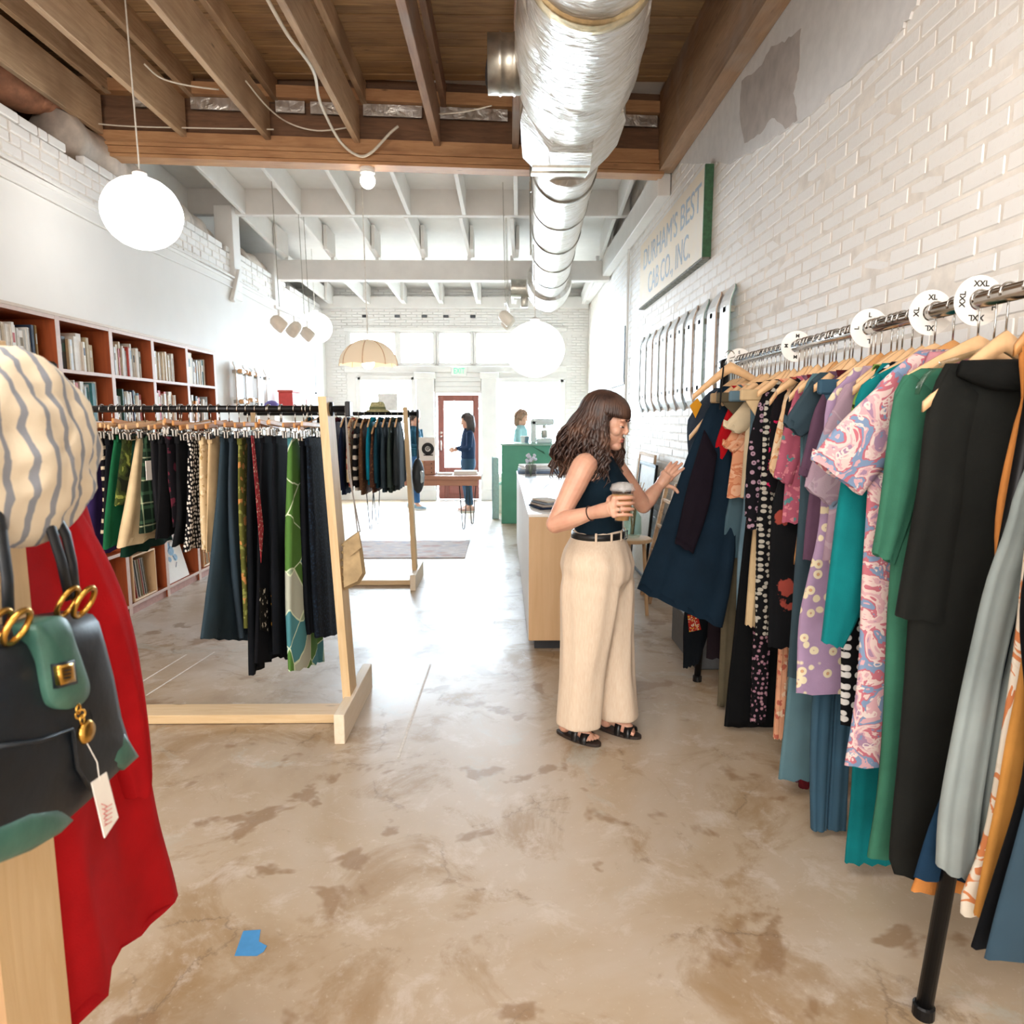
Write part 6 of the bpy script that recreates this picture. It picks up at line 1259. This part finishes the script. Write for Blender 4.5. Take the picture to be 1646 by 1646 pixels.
a = math.radians(97); p = Vector((tc(1).x, tc(1).y, 1.002)) + Fw * .126 * math.sin(a) + Sr * .145 * math.cos(a); m = MB(); m.tube([p + Sr * .018 * sx + Vector((0, 0, .018 * sz)) + Fw * .004 for sx, sz in ((-1, -1), (1, -1), (1, 1), (-1, 1))], .003, 6, closed=True); m.build('buckle', DARKM, belt)
# sandals
SOLE = simple('dark_sandal_sole', '#2b201b', .6); STRAP = simple('black_sandal_strap', '#121214', .32, var=.1)
for i, (he, to, fd, fl, an) in enumerate(feet):
    L_ = (to - he).length; outl = []
    for k in range(28):
        g = 2 * PI * k / 28; x = L_ / 2 + (L_ / 2 + .012) * math.cos(g); hw = .036 + .010 * (x / L_); outl.append((he + fd * x + fl * hw * math.sin(g) * (1 - .12 * (1 - x / L_))))
    m = MB(); n = 28; m.add([Vector((p.x, p.y, .002)) for p in outl] + [Vector((p.x, p.y, .016)) for p in outl], [tuple(range(n - 1, -1, -1)), tuple(range(n, 2 * n))] + [(k, (k + 1) % n, n + (k + 1) % n, n + k) for k in range(n)]); sd_ = m.build('sandal', SOLE, woman)
    for (x0, hgt, wd) in ((.115, .072, .030), (.165, .055, .034)):
        V = []; nn = 15
        for w_ in (-wd / 2, wd / 2):
            for k in range(nn): a = PI * k / (nn - 1); q = he + fd * (x0 + w_) + fl * .044 * math.cos(a) + Vector((0, 0, .012 + (hgt - w_ * .35 - .012) * math.sin(a) ** .8)); V.append(q)
        V2 = [v + (v - (he + fd * x0 + Vector((0, 0, .02)))).normalized() * .003 for v in V]; F = []
        for k in range(nn - 1): F += [(k, k + 1, nn + k + 1, nn + k), (2 * nn + k, 3 * nn + k, 3 * nn + k + 1, 2 * nn + k + 1), (k, 2 * nn + k, 2 * nn + k + 1, k + 1), (nn + k, nn + k + 1, 3 * nn + k + 1, 3 * nn + k)]
        m = MB(); m.add(V + V2, F); st = m.build('strap', STRAP, sd_, True); 
        if x0 < .13:
            m = MB(); cc = he + fd * x0 - fl * .012 * (1 if i == 0 else 1) + Vector((0, 0, hgt + .004)); m.tube([cc + fd * .013 * math.cos(q) - fl * .013 * math.sin(q) + Vector((0, 0, -.003 * math.sin(q))) for q in np.linspace(0, 2 * PI, 17)[:-1]], .0025, 6, closed=True); m.build('ring_buckle', GOLD, sd_, True)
# bracelet and ring
dv = (wrR - elR).normalized(); o1 = dv.orthogonal().normalized(); o2 = dv.cross(o1); c = wrR - dv * .012
m = MB(); m.tube([c + (o1 * math.cos(q) + o2 * math.sin(q)) * .0305 for q in np.linspace(0, 2 * PI, 25)[:-1]], .0028, 6, closed=True); m.build('hair_tie', simple('brown_hair_tie', '#3b2018', .8), woman, True)
m = MB(); c = cp(226 + 106 * .22, -.015, rc + .0155); m.tube([c + Vector((.0028 * 0, 0, 0)) + Vector((0, -.0105 * math.cos(q), .0105 * math.sin(q))) for q in np.linspace(0, 2 * PI, 17)[:-1]], .0016, 6, closed=True); m.build('silver_ring', STEEL, woman, True)
# hair
hm = MB(); M = head.M(); rr = random.Random(5)
hm.ball(head(-.030, 0, .034), (.098, .086, .094), 24, 16, M); hm.ball(head(-.055, 0, -.03), (.075, .080, .10), 20, 14, M); hm.ball(head(-.075, 0, -.13), (.065, .095, .085), 18, 12, M)
def lock(phi, top, zend, spread, r0, wav, seed):
    s = random.Random(seed); pts = []; rad = []; N = 20; ph = s.random() * 6.28; fq = 30 + 12 * s.random()
    for k in range(N + 1):
        f = k / N; th = PI * (.06 + .44 * min(1, f / .32))
        if f < .32: x, y, z = -.028 + .104 * math.sin(th) * math.cos(phi), .092 * math.sin(th) * math.sin(phi), .034 + .100 * math.cos(th); p = head(x, y, z)
        else:
            g = (f - .32) / .68; b0 = head(-.028 + .104 * math.cos(phi), .092 * math.sin(phi), .034); out = Vector((b0.x - head.o.x, b0.y - head.o.y, 0)).normalized()
            p = b0 + out * (spread * math.sin(g * PI * .62)) + Vector((0, 0, -(b0.z - zend) * g)); am = wav * min(1, g * 1.6); p += Vector((math.cos(g * fq * .55 + ph), math.sin(g * fq * .6 + ph * 1.3), .3 * math.sin(g * fq + ph))) * am
        pts.append(p); rad.append(r0 * (.75 + .35 * math.sin(PI * min(1, f * 1.15))) * (1 if f < .85 else 1 - (f - .85) / .16))
    hm.tube(pts, rad, 7, flat=.6)
sd = 0
for k in range(150):
    phi = math.radians(rr.choice([1, -1]) * rr.uniform(64, 180)); bk_ = max(0, -math.cos(phi)); sd += 1
    lock(phi, 0, 1.262 + rr.uniform(-.03, .05) + .02 * (1 - bk_), .035 + .085 * bk_ * rr.uniform(.3, 1.1) + .02 * rr.random(), rr.uniform(.008, .013), rr.uniform(.009, .019), sd)
for k in range(60):
    phi = math.radians(rr.choice([1, -1]) * rr.uniform(60, 100)); sd += 1; lock(phi, 0, 1.25 + rr.uniform(-.03, .06), .018 + .03 * rr.random(), rr.uniform(.008, .012), rr.uniform(.010, .019), sd)
for k in range(60):
    a = math.radians(-74 + 148 * k / 59) + rr.uniform(-.03, .03); pts = []
    for j in range(9): th = PI * (.04 + .47 * j / 8); pts.append(head(-.026 + .124 * math.sin(th) * math.cos(a), .096 * math.sin(th) * math.sin(a), .034 + .098 * math.cos(th)))
    hm.tube(pts, [.009, .010, .010, .010, .009, .008, .007, .006, .003], 7, flat=.6)
hm.build('hair', HAIRM, woman, True)
# the iced coffee she holds
t = thing('coffee_cup', 'clear plastic cup of iced milky coffee in the woman\'s hand', 'cup', cup + Vector((0, 0, -.065)))
b0 = cup + Vector((0, 0, -.065)); m = MB(); m.lathe([(.028, 0), (.030, .002), (.0455, .122), (.0475, .124), (.0475, .128), (.044, .128), (.0285, .004), (.001, .004)], b0, 28, cap=False); m.build('cup_wall', CLEAR, t, True)
COF = NT('milky_coffee'); nz = COF.noise(COF.co(), 30, 3); COF.set(color=COF.ramp(nz.outputs[0], [(.35, '#b98650'), (.7, '#d6a873')]), rough=.25); m = MB(); m.lathe([(.001, .005), (.0275, .005), (.0425, .108), (.001, .108)], b0, 28); m.build('iced_coffee', COF.m, t, True)
m = MB()
for k in range(6): a = k * 1.05; m.box(-.009, .009, -.009, .009, -.009, .009, .003, Matrix.Translation(b0 + Vector((.022 * math.cos(a), .022 * math.sin(a), .108 + .003 * (k % 2)))) @ Matrix.Rotation(a, 4, 'Z') @ Matrix.Rotation(.5, 4, 'X'))
m.build('ice_cubes', m_glass('ice', (.92, .95, .97, 1)), t)
m = MB(); m.lathe([(.048, .124), (.050, .126), (.050, .134), (.046, .138), (.043, .150), (.020, .158), (.012, .158), (.012, .154), (.02, .154), (.038, .146), (.041, .134), (.045, .13)], b0, 28, cap=False); m.build('lid', m_glass('clear_lid', (.99, .99, .99, 1), .20), t, True)  # lid whitened in its colour to stand for bright reflections
# ------------------------------------------------------------------ people near the shopfront
def bystander(label, base, fwd, hgt, topc, legc, hairc, skin=SKIN, hairlen=.2, armbend=1.0, shoes='#c9b5a5', stride=.0, skinlegs=False):
    k = hgt / 1.7; F_ = Vector(fwd).normalized(); S_ = Vector((F_.y, -F_.x, 0)); t = thing('person', label, 'person', base); B = Vector(base)
    def q(x, y, z): return B + F_ * x * k + S_ * y * k + Vector((0, 0, z * k))
    H = Fr(q(.02, 0, 1.575), F_ + Vector((0, 0, -.25))); m = MB(); M3 = H.M()
    head_mesh(m, H); limb(m, [q(-.01, 0, 1.36), q(0, 0, 1.44), q(.0, 0, 1.52)], [.06, .052, .052], 12)
    loft(m, [(q(0, 0, z), a * k, b * k, S_, F_) for z, a, b in ((.84, .15, .11), (1.0, .13, .1), (1.2, .15, .11), (1.38, .15, .08), (1.43, .06, .05))], 20)
    hands = []
    for s_ in (-1, 1):
        sh, el, wr = q(0, s_ * .175, 1.39), q(-.02 + .04 * armbend, s_ * .215, 1.12), q(.20 * armbend, s_ * .15, 1.06 + .03 * armbend - .22 * (1 - armbend)); hands.append((sh, el, wr)); limb(m, [sh, el], [.045, .036], 12); limb(m, [el, wr], [.036, .026], 12)
        dd = (wr - el).normalized(); o1 = S_ * -s_; m.ball(wr + dd * .045, (.034, .03, .03), 10, 8)
        for f in range(4): a0 = wr + dd * .07 + Vector((0, 0, .028 - .019 * f)); finger(m, [a0, a0 + dd * .03, a0 + dd * .045 + o1 * .01, a0 + dd * .05 + o1 * .028], .009)
        a0 = wr + dd * .03 + Vector((0, 0, .03)); finger(m, [a0, a0 + dd * .02 + Vector((0, 0, .015)), a0 + dd * .04 + Vector((0, 0, .02)), a0 + dd * .055 + Vector((0, 0, .02))], .0095)
    legs = []
    for s_ in (-1, 1):
        hp, kn, an = q(0, s_ * .085, .84), q(.02 + s_ * stride * .5, s_ * .085, .47), q(-.02 + s_ * stride, s_ * .085, .09); legs.append((hp, kn, an)); limb(m, [hp, kn, an], [.08, .052, .036], 12); limb(m, [an, an + F_ * .09 * k + Vector((0, 0, -.045 * k)), an + F_ * .16 * k + Vector((0, 0, -.06 * k))], [.04, .034, .026], 12); m.ball(an + F_ * -.02 + Vector((0, 0, -.05 * k)), .034, 10, 8)
    remesh(m, 'body', skin, t, .007, 4); face_parts(H, t)
    m = MB(); loft(m, [(q(0, 0, z), a * k, b * k, S_, F_) for z, a, b in ((.93, .172, .128), (1.0, .160, .125), (1.2, .168, .13), (1.36, .165, .1), (1.43, .1, .075), (1.455, .07, .06))], 24)
    for (sh, el, wr) in hands: limb(m, [sh, sh.lerp(el, .5), el], [.058, .053, .048], 12); limb(m, [el, wr], [.048, .036], 12)
    remesh(m, 'top', topc, t, .011, 5)
    m = MB(); loft(m, [(q(0, 0, z), a * k, b * k, S_, F_) for z, a, b in ((.76, .165, .125), (.86, .172, .135), (.95, .158, .12), (1.0, .15, .115))], 24)
    for (hp, kn, an) in legs: limb(m, [hp, hp.lerp(kn, .5), kn, kn.lerp(an, .5), an + Vector((0, 0, .03))], [.095, .088, .068, .060, .055], 14)
    remesh(m, 'jeans', legc, t, .011, 4)
    for (hp, kn, an) in legs:
        m = MB(); M4 = Matrix(((F_.x, S_.x, 0, 0), (F_.y, S_.y, 0, 0), (0, 0, 1, 0), (0, 0, 0, 1))); c = Vector((an.x, an.y, 0)); m.ball(c + F_ * .055 * k + Vector((0, 0, .036)), (.145 * k, .047, .034), 16, 10, M4); m.ball(c + F_ * -.02 * k + Vector((0, 0, .06)), (.06 * k, .046, .05), 12, 8, M4); sh_ = m.build('shoe', bmat(shoes), t, True); m = MB(); m.prism([(c + F_ * (.055 + .15 * math.cos(a)) * k + S_ * .05 * math.sin(a))[:2] for a in np.linspace(0, 2 * PI, 21)[:-1]], 'z', .002, .022); m.build('sole', WHITEP, sh_)
    m = MB(); m.ball(H(-.028, 0, .034), (.100, .088, .096), 18, 12, M3); m.ball(H(-.06, 0, -.05), (.07, .08, .12), 14, 10, M3)
    s = random.Random(int(hgt * 1000))
    for j in range(60):
        phi = math.radians(s.choice([-1, 1]) * s.uniform(62, 180)); p0 = H(-.028 + .1 * math.cos(phi), .09 * math.sin(phi), .05); m.tube([H(-.028 + .04 * math.cos(phi), .04 * math.sin(phi), .128), p0, p0 + Vector((0, 0, -hairlen * .5)) - F_ * .02, p0 + Vector((s.uniform(-.02, .02), s.uniform(-.02, .02), -hairlen))], [.012, .014, .014, .004], 6)
    for j in range(14): a = math.radians(-55 + 110 * j / 13); m.tube([H(-.028 + .115 * math.sin(th) * math.cos(a), .093 * math.sin(th) * math.sin(a), .034 + .098 * math.cos(th)) for th in (.1, .6, 1.0, 1.25)], [.01, .012, .01, .004], 6)
    m.build('hair', hairc, t, True); return t
HD = simple('dark_hair', '#3a2c28', .5, var=.1)
pb = P(753, 822, Z=0); bystander('woman in a dark blue sweater and jeans standing at the door table', (pb[0], pb[1], 0), (-1, -.25, 0), 1.62, cloth('plain', '#2a3d5c'), cloth('denim', '#274a66', '#3f6f8c'), HD, hairlen=.26, shoes='#c39a8c')
pb = P(683, 806, Z=0); bystander('person in blue jeans and grey trainers behind the far pine rack', (pb[0] - .05, 11.75, 0), (.8, -.4, 0), 1.66, cloth('plain', '#29566b'), cloth('denim', '#1f5386', '#3c78ab'), HD, hairlen=.08, shoes='#87a6b8', stride=.12)
bystander('pale person in a light top behind the green counter', (.30, 11.3, 0), (.9, -.3, 0), 1.68, cloth('plain', '#9fc4c6'), cloth('denim', '#3c5566', '#5c7c8c'), simple('light_brown_hair', '#8b6a52', .5, var=.1), hairlen=.10, shoes='#3a3a38')
# ================================================================== small things on and round the counters
def towel(label, c, w_, d, h, mats, name='folded_cloth', rot=0):
    t = thing(name, label, 'cloth', c); 
    for i, mt in enumerate(mats):
        z = c[2] + h * i / len(mats); m = MB(); M = Matrix.Translation((c[0], c[1], 0)) @ Matrix.Rotation(rot + .06 * i, 4, 'Z'); m.box(-w_ / 2 + .01 * i, w_ / 2 - .008 * i, -d / 2, d / 2 - .006 * i, z + .0008, z + h / len(mats), .008, M); m.build('fold', mt, t)
    return t
c = P(868, 816, Z=.918); c = (.265, 4.62, .916)
towel('small pile of folded grey and navy cloths on the counter\'s near corner', (.30, 4.72, .916), .18, .24, .06, [cloth('plain', '#2c3a55'), cloth('plain', '#bcb2a8'), cloth('plain', '#8f98a3'), cloth('plain', '#ded8ce')], rot=.3)
c = P(853, 768, Z=.918); t = thing('glass_jar', 'glass jar of small pale flowers on the white counter', 'vase', (c[0], c[1], .916)); m = MB(); m.lathe([(.055, 0), (.06, .005), (.06, .13), (.055, .14), (.052, .14), (.056, .13), (.056, .008), (.001, .008)], (c[0], c[1], .916), 20, cap=False); m.build('jar', m_glass('smoky_glass', (.75, .75, .75, 1)), t, True)
m = MB(); fl_ = MB()
for k in range(16): a = k * 2.4; r_ = .015 + .045 * rnd.random(); h = .17 + .08 * rnd.random(); p = (c[0] + r_ * math.cos(a), c[1] + r_ * math.sin(a), .916 + h); m.tube([(c[0], c[1], .93), p], .002, 4); fl_.ball(p, .016, 8, 6)
m.build('stems', simple('green_stem', '#6f8a6a', .7), t); q = fl_.build('flowers', simple('pale_lilac_flower', '#cfd3e2', .8), t); q['kind'] = 'stuff'
c0 = (.62, 7.75, .916); towel('stack of folded white and blue tissue on the far end of the counter', (.45, 7.85, .916), .56, .30, .10, [cloth('plain', '#7a8ea8'), cloth('plain', '#a9b9cc'), cloth('plain', '#eceef0'), cloth('plain', '#f4f4f2')], 'tissue_stack')
t = thing('cable', 'thin dark charger cable lying on the counter', 'cable', (.45, 5.6, .916)); m = MB(); m.tube([(.40 + .05 * math.sin(y * 4), y, .919) for y in np.arange(5.0, 6.6, .08)], .003, 5); m.build('wire', BLACKM, t, True)
# paper bag beside the green counter, stick and board
c = P(813, 800, Z=0); t = thing('paper_bag', 'crumpled white paper bag on the floor beside the green counter', 'bag', (c[0], 11.2, 0)); x = (813 - 808) / 1100 * 11.2; V = []; n = 20
m = MB(); rows = [(0, .13, .09), (.06, .14, .1), (.25, .135, .095), (.42, .14, .085), (.46, .13, .08)]
m.add([(x + a * math.copysign(abs(math.cos(g)) ** .5, math.cos(g)) + .01 * noise.noise((g, z * 9, 1)), 11.2 + b * math.copysign(abs(math.sin(g)) ** .5, math.sin(g)) + .01 * noise.noise((g, z * 9, 5)), z + .002) for z, a, b in rows for g in np.linspace(0, 2 * PI, n + 1)[:-1]], [(i * n + k, i * n + (k + 1) % n, (i + 1) * n + (k + 1) % n, (i + 1) * n + k) for i in range(4) for k in range(n)] + [tuple(range(n)), tuple(4 * n + k for k in range(n))]); m.build('bag_body', simple('white_crumpled_paper', '#e2dbd2', .8, var=.06, scale=10, bump=.5), t)
m = MB()
for k in range(7): m.ball((x + rnd.uniform(-.09, .09), 11.2 + rnd.uniform(-.05, .05), .47 + .02 * rnd.random()), .04, 8, 6)
m.build('green_tissue', simple('pale_green_tissue', '#a8c6b8', .8), t)
t = thing('flat_board', 'pale blue-grey board leaning at the left end of the green counter', 'board', (-.12, 10.6, 0)); m = MB(); m.box(-.16, -.06, 10.5, 10.53, 0.0, .95, .004); m.build('panel', simple('pale_blue_board', '#bcd4da', .5), t); m = MB(); m.box(-.165, -.155, 10.49, 10.54, 0, .96, .002); m.build('edge_strip', simple('blue_edge', '#5d93ad', .5), t)
# coffee machine and cups on the green counter
zt = P(806, 713, Y=10.0)[2]; t = thing('coffee_machine', 'pale coffee machine on the green counter against the bright window', 'machine', (.56, 10.3, zt)); WHM = simple('pale_machine_enamel', '#d9e4e4', .35, var=.02)
m = MB(); m.box(.42, .50, 10.15, 10.5, zt, zt + .34, .02); m.box(.505, .74, 10.15, 10.5, zt + .0, zt + .07, .015); m.box(.42, .76, 10.15, 10.5, zt + .26, zt + .36, .02); m.build('housing', WHM, t); m = MB(); m.lathe([(.04, 0), (.05, .01), (.05, .1), (.042, .12)], (.62, 10.28, zt + .072), 18); m.build('jug', STEEL, t, True); m = MB(); m.lathe([(.03, 0), (.025, .05)], (.62, 10.28, zt + .21), 14); m.build('group_head', STEEL, t)
for k, x in enumerate((.30, .36)): t = thing('paper_cup', ('white paper cup beside the coffee machine', 'blue paper cup beside the coffee machine')[k], 'cup', (x, 10.22, zt)); m = MB(); m.lathe([(.028, 0), (.038, .09), (.04, .092), (.036, .092), (.027, .004), (.001, .004)], (x, 10.22, zt), 16, cap=False); m.build('cup_wall', (WHITEP, bmat('#87a6b8'))[k], t, True); m = MB(); m.lathe([(.042, .092), (.042, .1), (.03, .106), (.001, .106)], (x, 10.22, zt), 16); m.build('lid', WHITEP, t)
# things on the display table
def tpt(px_, py_, Y=9.6): return P(px_, py_, Y=Y)
a = P(672, 740, Y=9.62); b = P(699, 703, Y=9.62); t = thing('print_card', 'square white print with black ring motif on the display table', 'print', (a[0], 9.62, .80)); m = MB(); m.box(a[0], b[0], 9.62, 9.635, a[2], b[2], .002); m.build('card', PAPER, t)
cx, cz = (a[0] + b[0]) / 2 + .02, (a[2] + b[2]) / 2; m = MB(); m.tube([(cx + .062 * math.cos(q), 9.616, cz + .062 * math.sin(q)) for q in np.linspace(0, 2 * PI, 29)[:-1]], .024, 8, flat=.15, closed=True, up=(0, 1, 0)); m.build('black_ring', BLACKM, t); m = MB(); m.tube([(cx + (.03 * (1 - k / 16)) * math.cos(k * .6), 9.615, cz + .03 * (1 - k / 16) * math.sin(k * .6)) for k in range(16)], .006, 5); m.box(cx - .06, cx + .07, 9.612, 9.619, cz - .095, cz - .08); m.build('snail_mark', BLACKM, t)
t = thing('wooden_stand', 'small pine drawer crate under the ring print on the table', 'crate', (a[0] + .1, 9.66, .756)); m = MB(); z1 = a[2] - .002; x0, x1 = a[0] - .02, b[0] + .0
m.box(x0, x1, 9.6, 9.8, .756, z1, .004); m.build('crate_body', TW, t)
for k in range(3): m = MB(); m.box(x0 + .12, x1 - .01, 9.592, 9.602, .765 + k * (z1 - .77) / 3, .765 + (k + .8) * (z1 - .77) / 3, .003); dw = m.build('drawer', TW, t); m = MB(); m.ball((x1 - .05, 9.588, .765 + (k + .4) * (z1 - .77) / 3), .008, 8, 6); m.build('knob', BLACKM, dw)
m = MB(); m.box(x0 + .07, x0 + .095, 9.59, 9.6, .757, z1); m.build('front_strip', PINE, t)
for k, (x0, x1, y, h, lb) in enumerate(((-.92, -.72, 9.6, .022, 'low stack of white papers at the middle of the display table'), (-.68, -.36, 9.62, .05, 'taller stack of white papers by the right end of the display table'), (-1.02, -.93, 9.75, .03, 'small pile of pale booklets beside the drawer crate'))):
    t = thing('paper_stack', lb, 'papers', (x0, y, .756))
    for j in range(3): m = MB(); m.box(x0 + rnd.uniform(-.012, .012), x1 + rnd.uniform(-.012, .012), y + rnd.uniform(-.01, .01), y + .22, .7562 + h * j / 3, .7558 + h * (j + 1) / 3); m.build('sheet_pile', PAPER, t)
# frames, easel and stool behind the woman by the brick wall
for k, (y, x0, h, lb, mt) in enumerate(((6.4, 1.36, 1.10, 'dark picture frame leaning against the brick wall behind the woman', BLACKM), (6.7, 1.405, 1.18, 'wooden picture frame leaning second against the brick wall', JOIST), (7.0, 1.45, 1.12, 'white picture frame leaning third against the brick wall', WHITE))):
    t = thing('picture_frame', lb, 'frame', (x0, y, 0)); M = Matrix.Translation((x0, y, 0.002)) @ Matrix.Rotation(.08, 4, 'Y'); W = .75
    for nm, bx in (('side_rail', (-.012, .012, 0, .03, 0, h)), ('side_rail', (-.012, .012, W - .03, W, 0, h)), ('bottom_rail', (-.012, .012, .03, W - .03, 0, .03)), ('top_rail', (-.012, .012, .03, W - .03, h - .03, h))): m = MB(); m.box(*bx, .002, M); m.build(nm, mt, t)
    m = MB(); m.box(-.002, .004, .03, W - .03, .03, h - .03, 0, M); m.build('picture', bmat(('#dfe6e8', '#e9dfd2', '#cfd8da')[k]), t)
t = thing('wooden_easel', 'narrow wooden ladder-like easel by the brick wall behind the woman', 'easel', (1.25, 5.6, 0)); 
for y in (5.55, 5.85): m = MB(); m.bar((1.22, y, 0), (1.42, y, 1.0), .03, .035, .003); m.build('upright', JOIST, t)
for k in range(4): f = .18 + .22 * k; m = MB(); m.bar((1.22 + .2 * f, 5.55, f), (1.22 + .2 * f, 5.85, f), .022, .03, .003); m.build('rung', JOIST, t)
t = thing('glass_vase', 'clear glass vase on a stool behind the woman\'s elbow', 'vase', (.98, 5.0, .62)); m = MB(); m.lathe([(.05, 0), (.07, .03), (.065, .16), (.04, .2), (.05, .24), (.046, .24), (.036, .2), (.061, .16), (.066, .03), (.001, .008)], (1.0, 5.2, .622), 20, cap=False); m.build('vase_wall', m_glass('pale_green_glass', (.8, .88, .85, 1)), t, True)
m = MB()
for k in range(9): a_ = k * .7; m.tube([(1.0, 5.2, .65), (1.0 + .03 * math.cos(a_), 5.2 + .03 * math.sin(a_), .86), (1.0 + .09 * math.cos(a_), 5.2 + .09 * math.sin(a_), 1.0 + .05 * math.sin(k))], .003, 5)
m.build('dry_stems', simple('dry_stems_tan', '#b0926a', .8), t)
t = thing('stool', 'small wooden stool under the glass vase behind the woman', 'stool', (1.0, 5.2, 0)); m = MB(); m.lathe([(.14, .59), (.15, .595), (.15, .615), (.14, .62)], (1.0, 5.2, 0), 24); m.build('seat', BIRCH, t)
for k in range(3): a_ = k * 2.094; m = MB(); m.tube([(1.0 + .09 * math.cos(a_), 5.2 + .09 * math.sin(a_), .59), (1.0 + .13 * math.cos(a_), 5.2 + .13 * math.sin(a_), 0)], .014, 8); m.build('leg', BIRCH, t)
# red boxes and cap along the left wall
t = thing('red_box', 'red storage box on a low shelf by the left wall', 'box', (-3.1, 9.6, 1.5)); p0 = P(469, 662, X=-3.0); p1 = P(480, 632, X=-3.0); m = MB(); m.box(-3.18, -2.98, p0[1], p0[1] + .35, p0[2], p1[2], .006); m.build('body', bmat('#c8423c'), t); m = MB(); m.box(-3.19, -2.97, p0[1] - .01, p0[1] + .36, p1[2], p1[2] + .03, .004); m.build('lid', bmat('#b9483a'), t)
t = thing('picture_frame', 'red picture frame on the shelf beside the red box', 'frame', (-3.05, 10.3, 1.5)); y0 = p0[1] + .55
for bx in ((-3.06, -3.04, y0, y0 + .03, p0[2], p1[2] - .02), (-3.06, -3.04, y0 + .37, y0 + .4, p0[2], p1[2] - .02), (-3.06, -3.04, y0 + .03, y0 + .37, p0[2], p0[2] + .03), (-3.06, -3.04, y0 + .03, y0 + .37, p1[2] - .08, p1[2] - .02)): m = MB(); m.box(*bx, .002); m.build('rail', bmat('#c8423c'), t)
m = MB(); m.box(-3.058, -3.05, y0 + .03, y0 + .37, p0[2] + .03, p1[2] - .08); m.build('picture', PAPER, t)
t = thing('baseball_cap', 'green and purple cap on the shelf by the left wall', 'hat', (-3.05, p0[1] - .7, p0[2])); c = Vector((-3.03, p0[1] - .75, p0[2] + .005)); m = MB(); m.lathe([(.1, 0), (.105, .04), (.09, .09), (.05, .125), (.005, .135)], c, 20); m.build('crown', bmat('#6a5fa8'), t, True); m = MB(); m.ball(c + Vector((.12, 0, .02)), (.1, .085, .012), 14, 8); m.build('brim', bmat('#7fc49a'), t, True)
t = thing('wall_shelf', 'white wall shelf on the left wall past the skateboards', 'shelf', (-3.15, 10, p0[2])); z = p0[2] - .003; m = MB(); m.box(-3.298, -2.9, p0[1] - 1.0, p0[1] + 1.2, z - .03, z, .003); m.build('board', WHITE, t)
for y in (p0[1] - .8, p0[1] + 1.0): m = MB(); m.box(-3.296, -2.98, y, y + .03, z - .14, z - .03, .004); m.build('bracket', WHITE, t)
t = thing('hanging_cord', 'thin dark hanging cord on the left wall near the shopfront', 'cord', (-3.27, 11.5, 1.6)); m = MB(); q0 = P(506, 560, X=-3.28); q1 = P(508, 632, X=-3.28); m.tube([q0, q1], .006, 6); m.ball(q1, .02, 8, 6); m.build('cord', DARKM, t)
# rug and tape on the floor
RUG = NT('faded_rug'); co = RUG.co(); n1 = RUG.noise(RUG.co(scale=(1, 3, 1)), 6, 5, .7, .6); v = RUG.n('TexVoronoi', {'Vector': co, 'Scale': 5.0}); RUG.set(color=RUG.mix(RUG.ramp(v.outputs[0], [(.2, gray(.7)), (.45, gray(0))]), RUG.ramp(n1.outputs[0], [(.35, '#a3a8ba'), (.5, '#c2b6b2'), (.68, '#d3cfd0')]), '#b59088'), rough=.95, normal=RUG.bump(RUG.noise(co, 120, 2).outputs[0], .4, .004))
tag(MB().box(-2.6, -.42, 7.45, 8.55, .001, .010, .003).build('rug', RUG.m, None, org=(-1.5, 8.0, 0)), 'faded blue-pink woven rug on the concrete behind the far rack', 'rug')
TAPE = simple('blue_masking_tape', '#3f86bf', .6, var=.04); q = [P(a, b, Z=.0)[:2] for a, b in ((391, 1497), (419, 1495), (416, 1514), (429, 1521), (424, 1530), (413, 1537), (377, 1537), (384, 1517))]
tag(MB().prism(q, 'z', .0006, .0018).build('floor_tape', TAPE, None, org=(q[0][0], q[0][1], 0)), 'L-shaped piece of blue masking tape stuck on the concrete floor', 'tape')

for o in list(bpy.data.objects):
    if 'label' in o and len(o['label'].split()) > 16: o['label'] = ' '.join(o['label'].split()[:16])
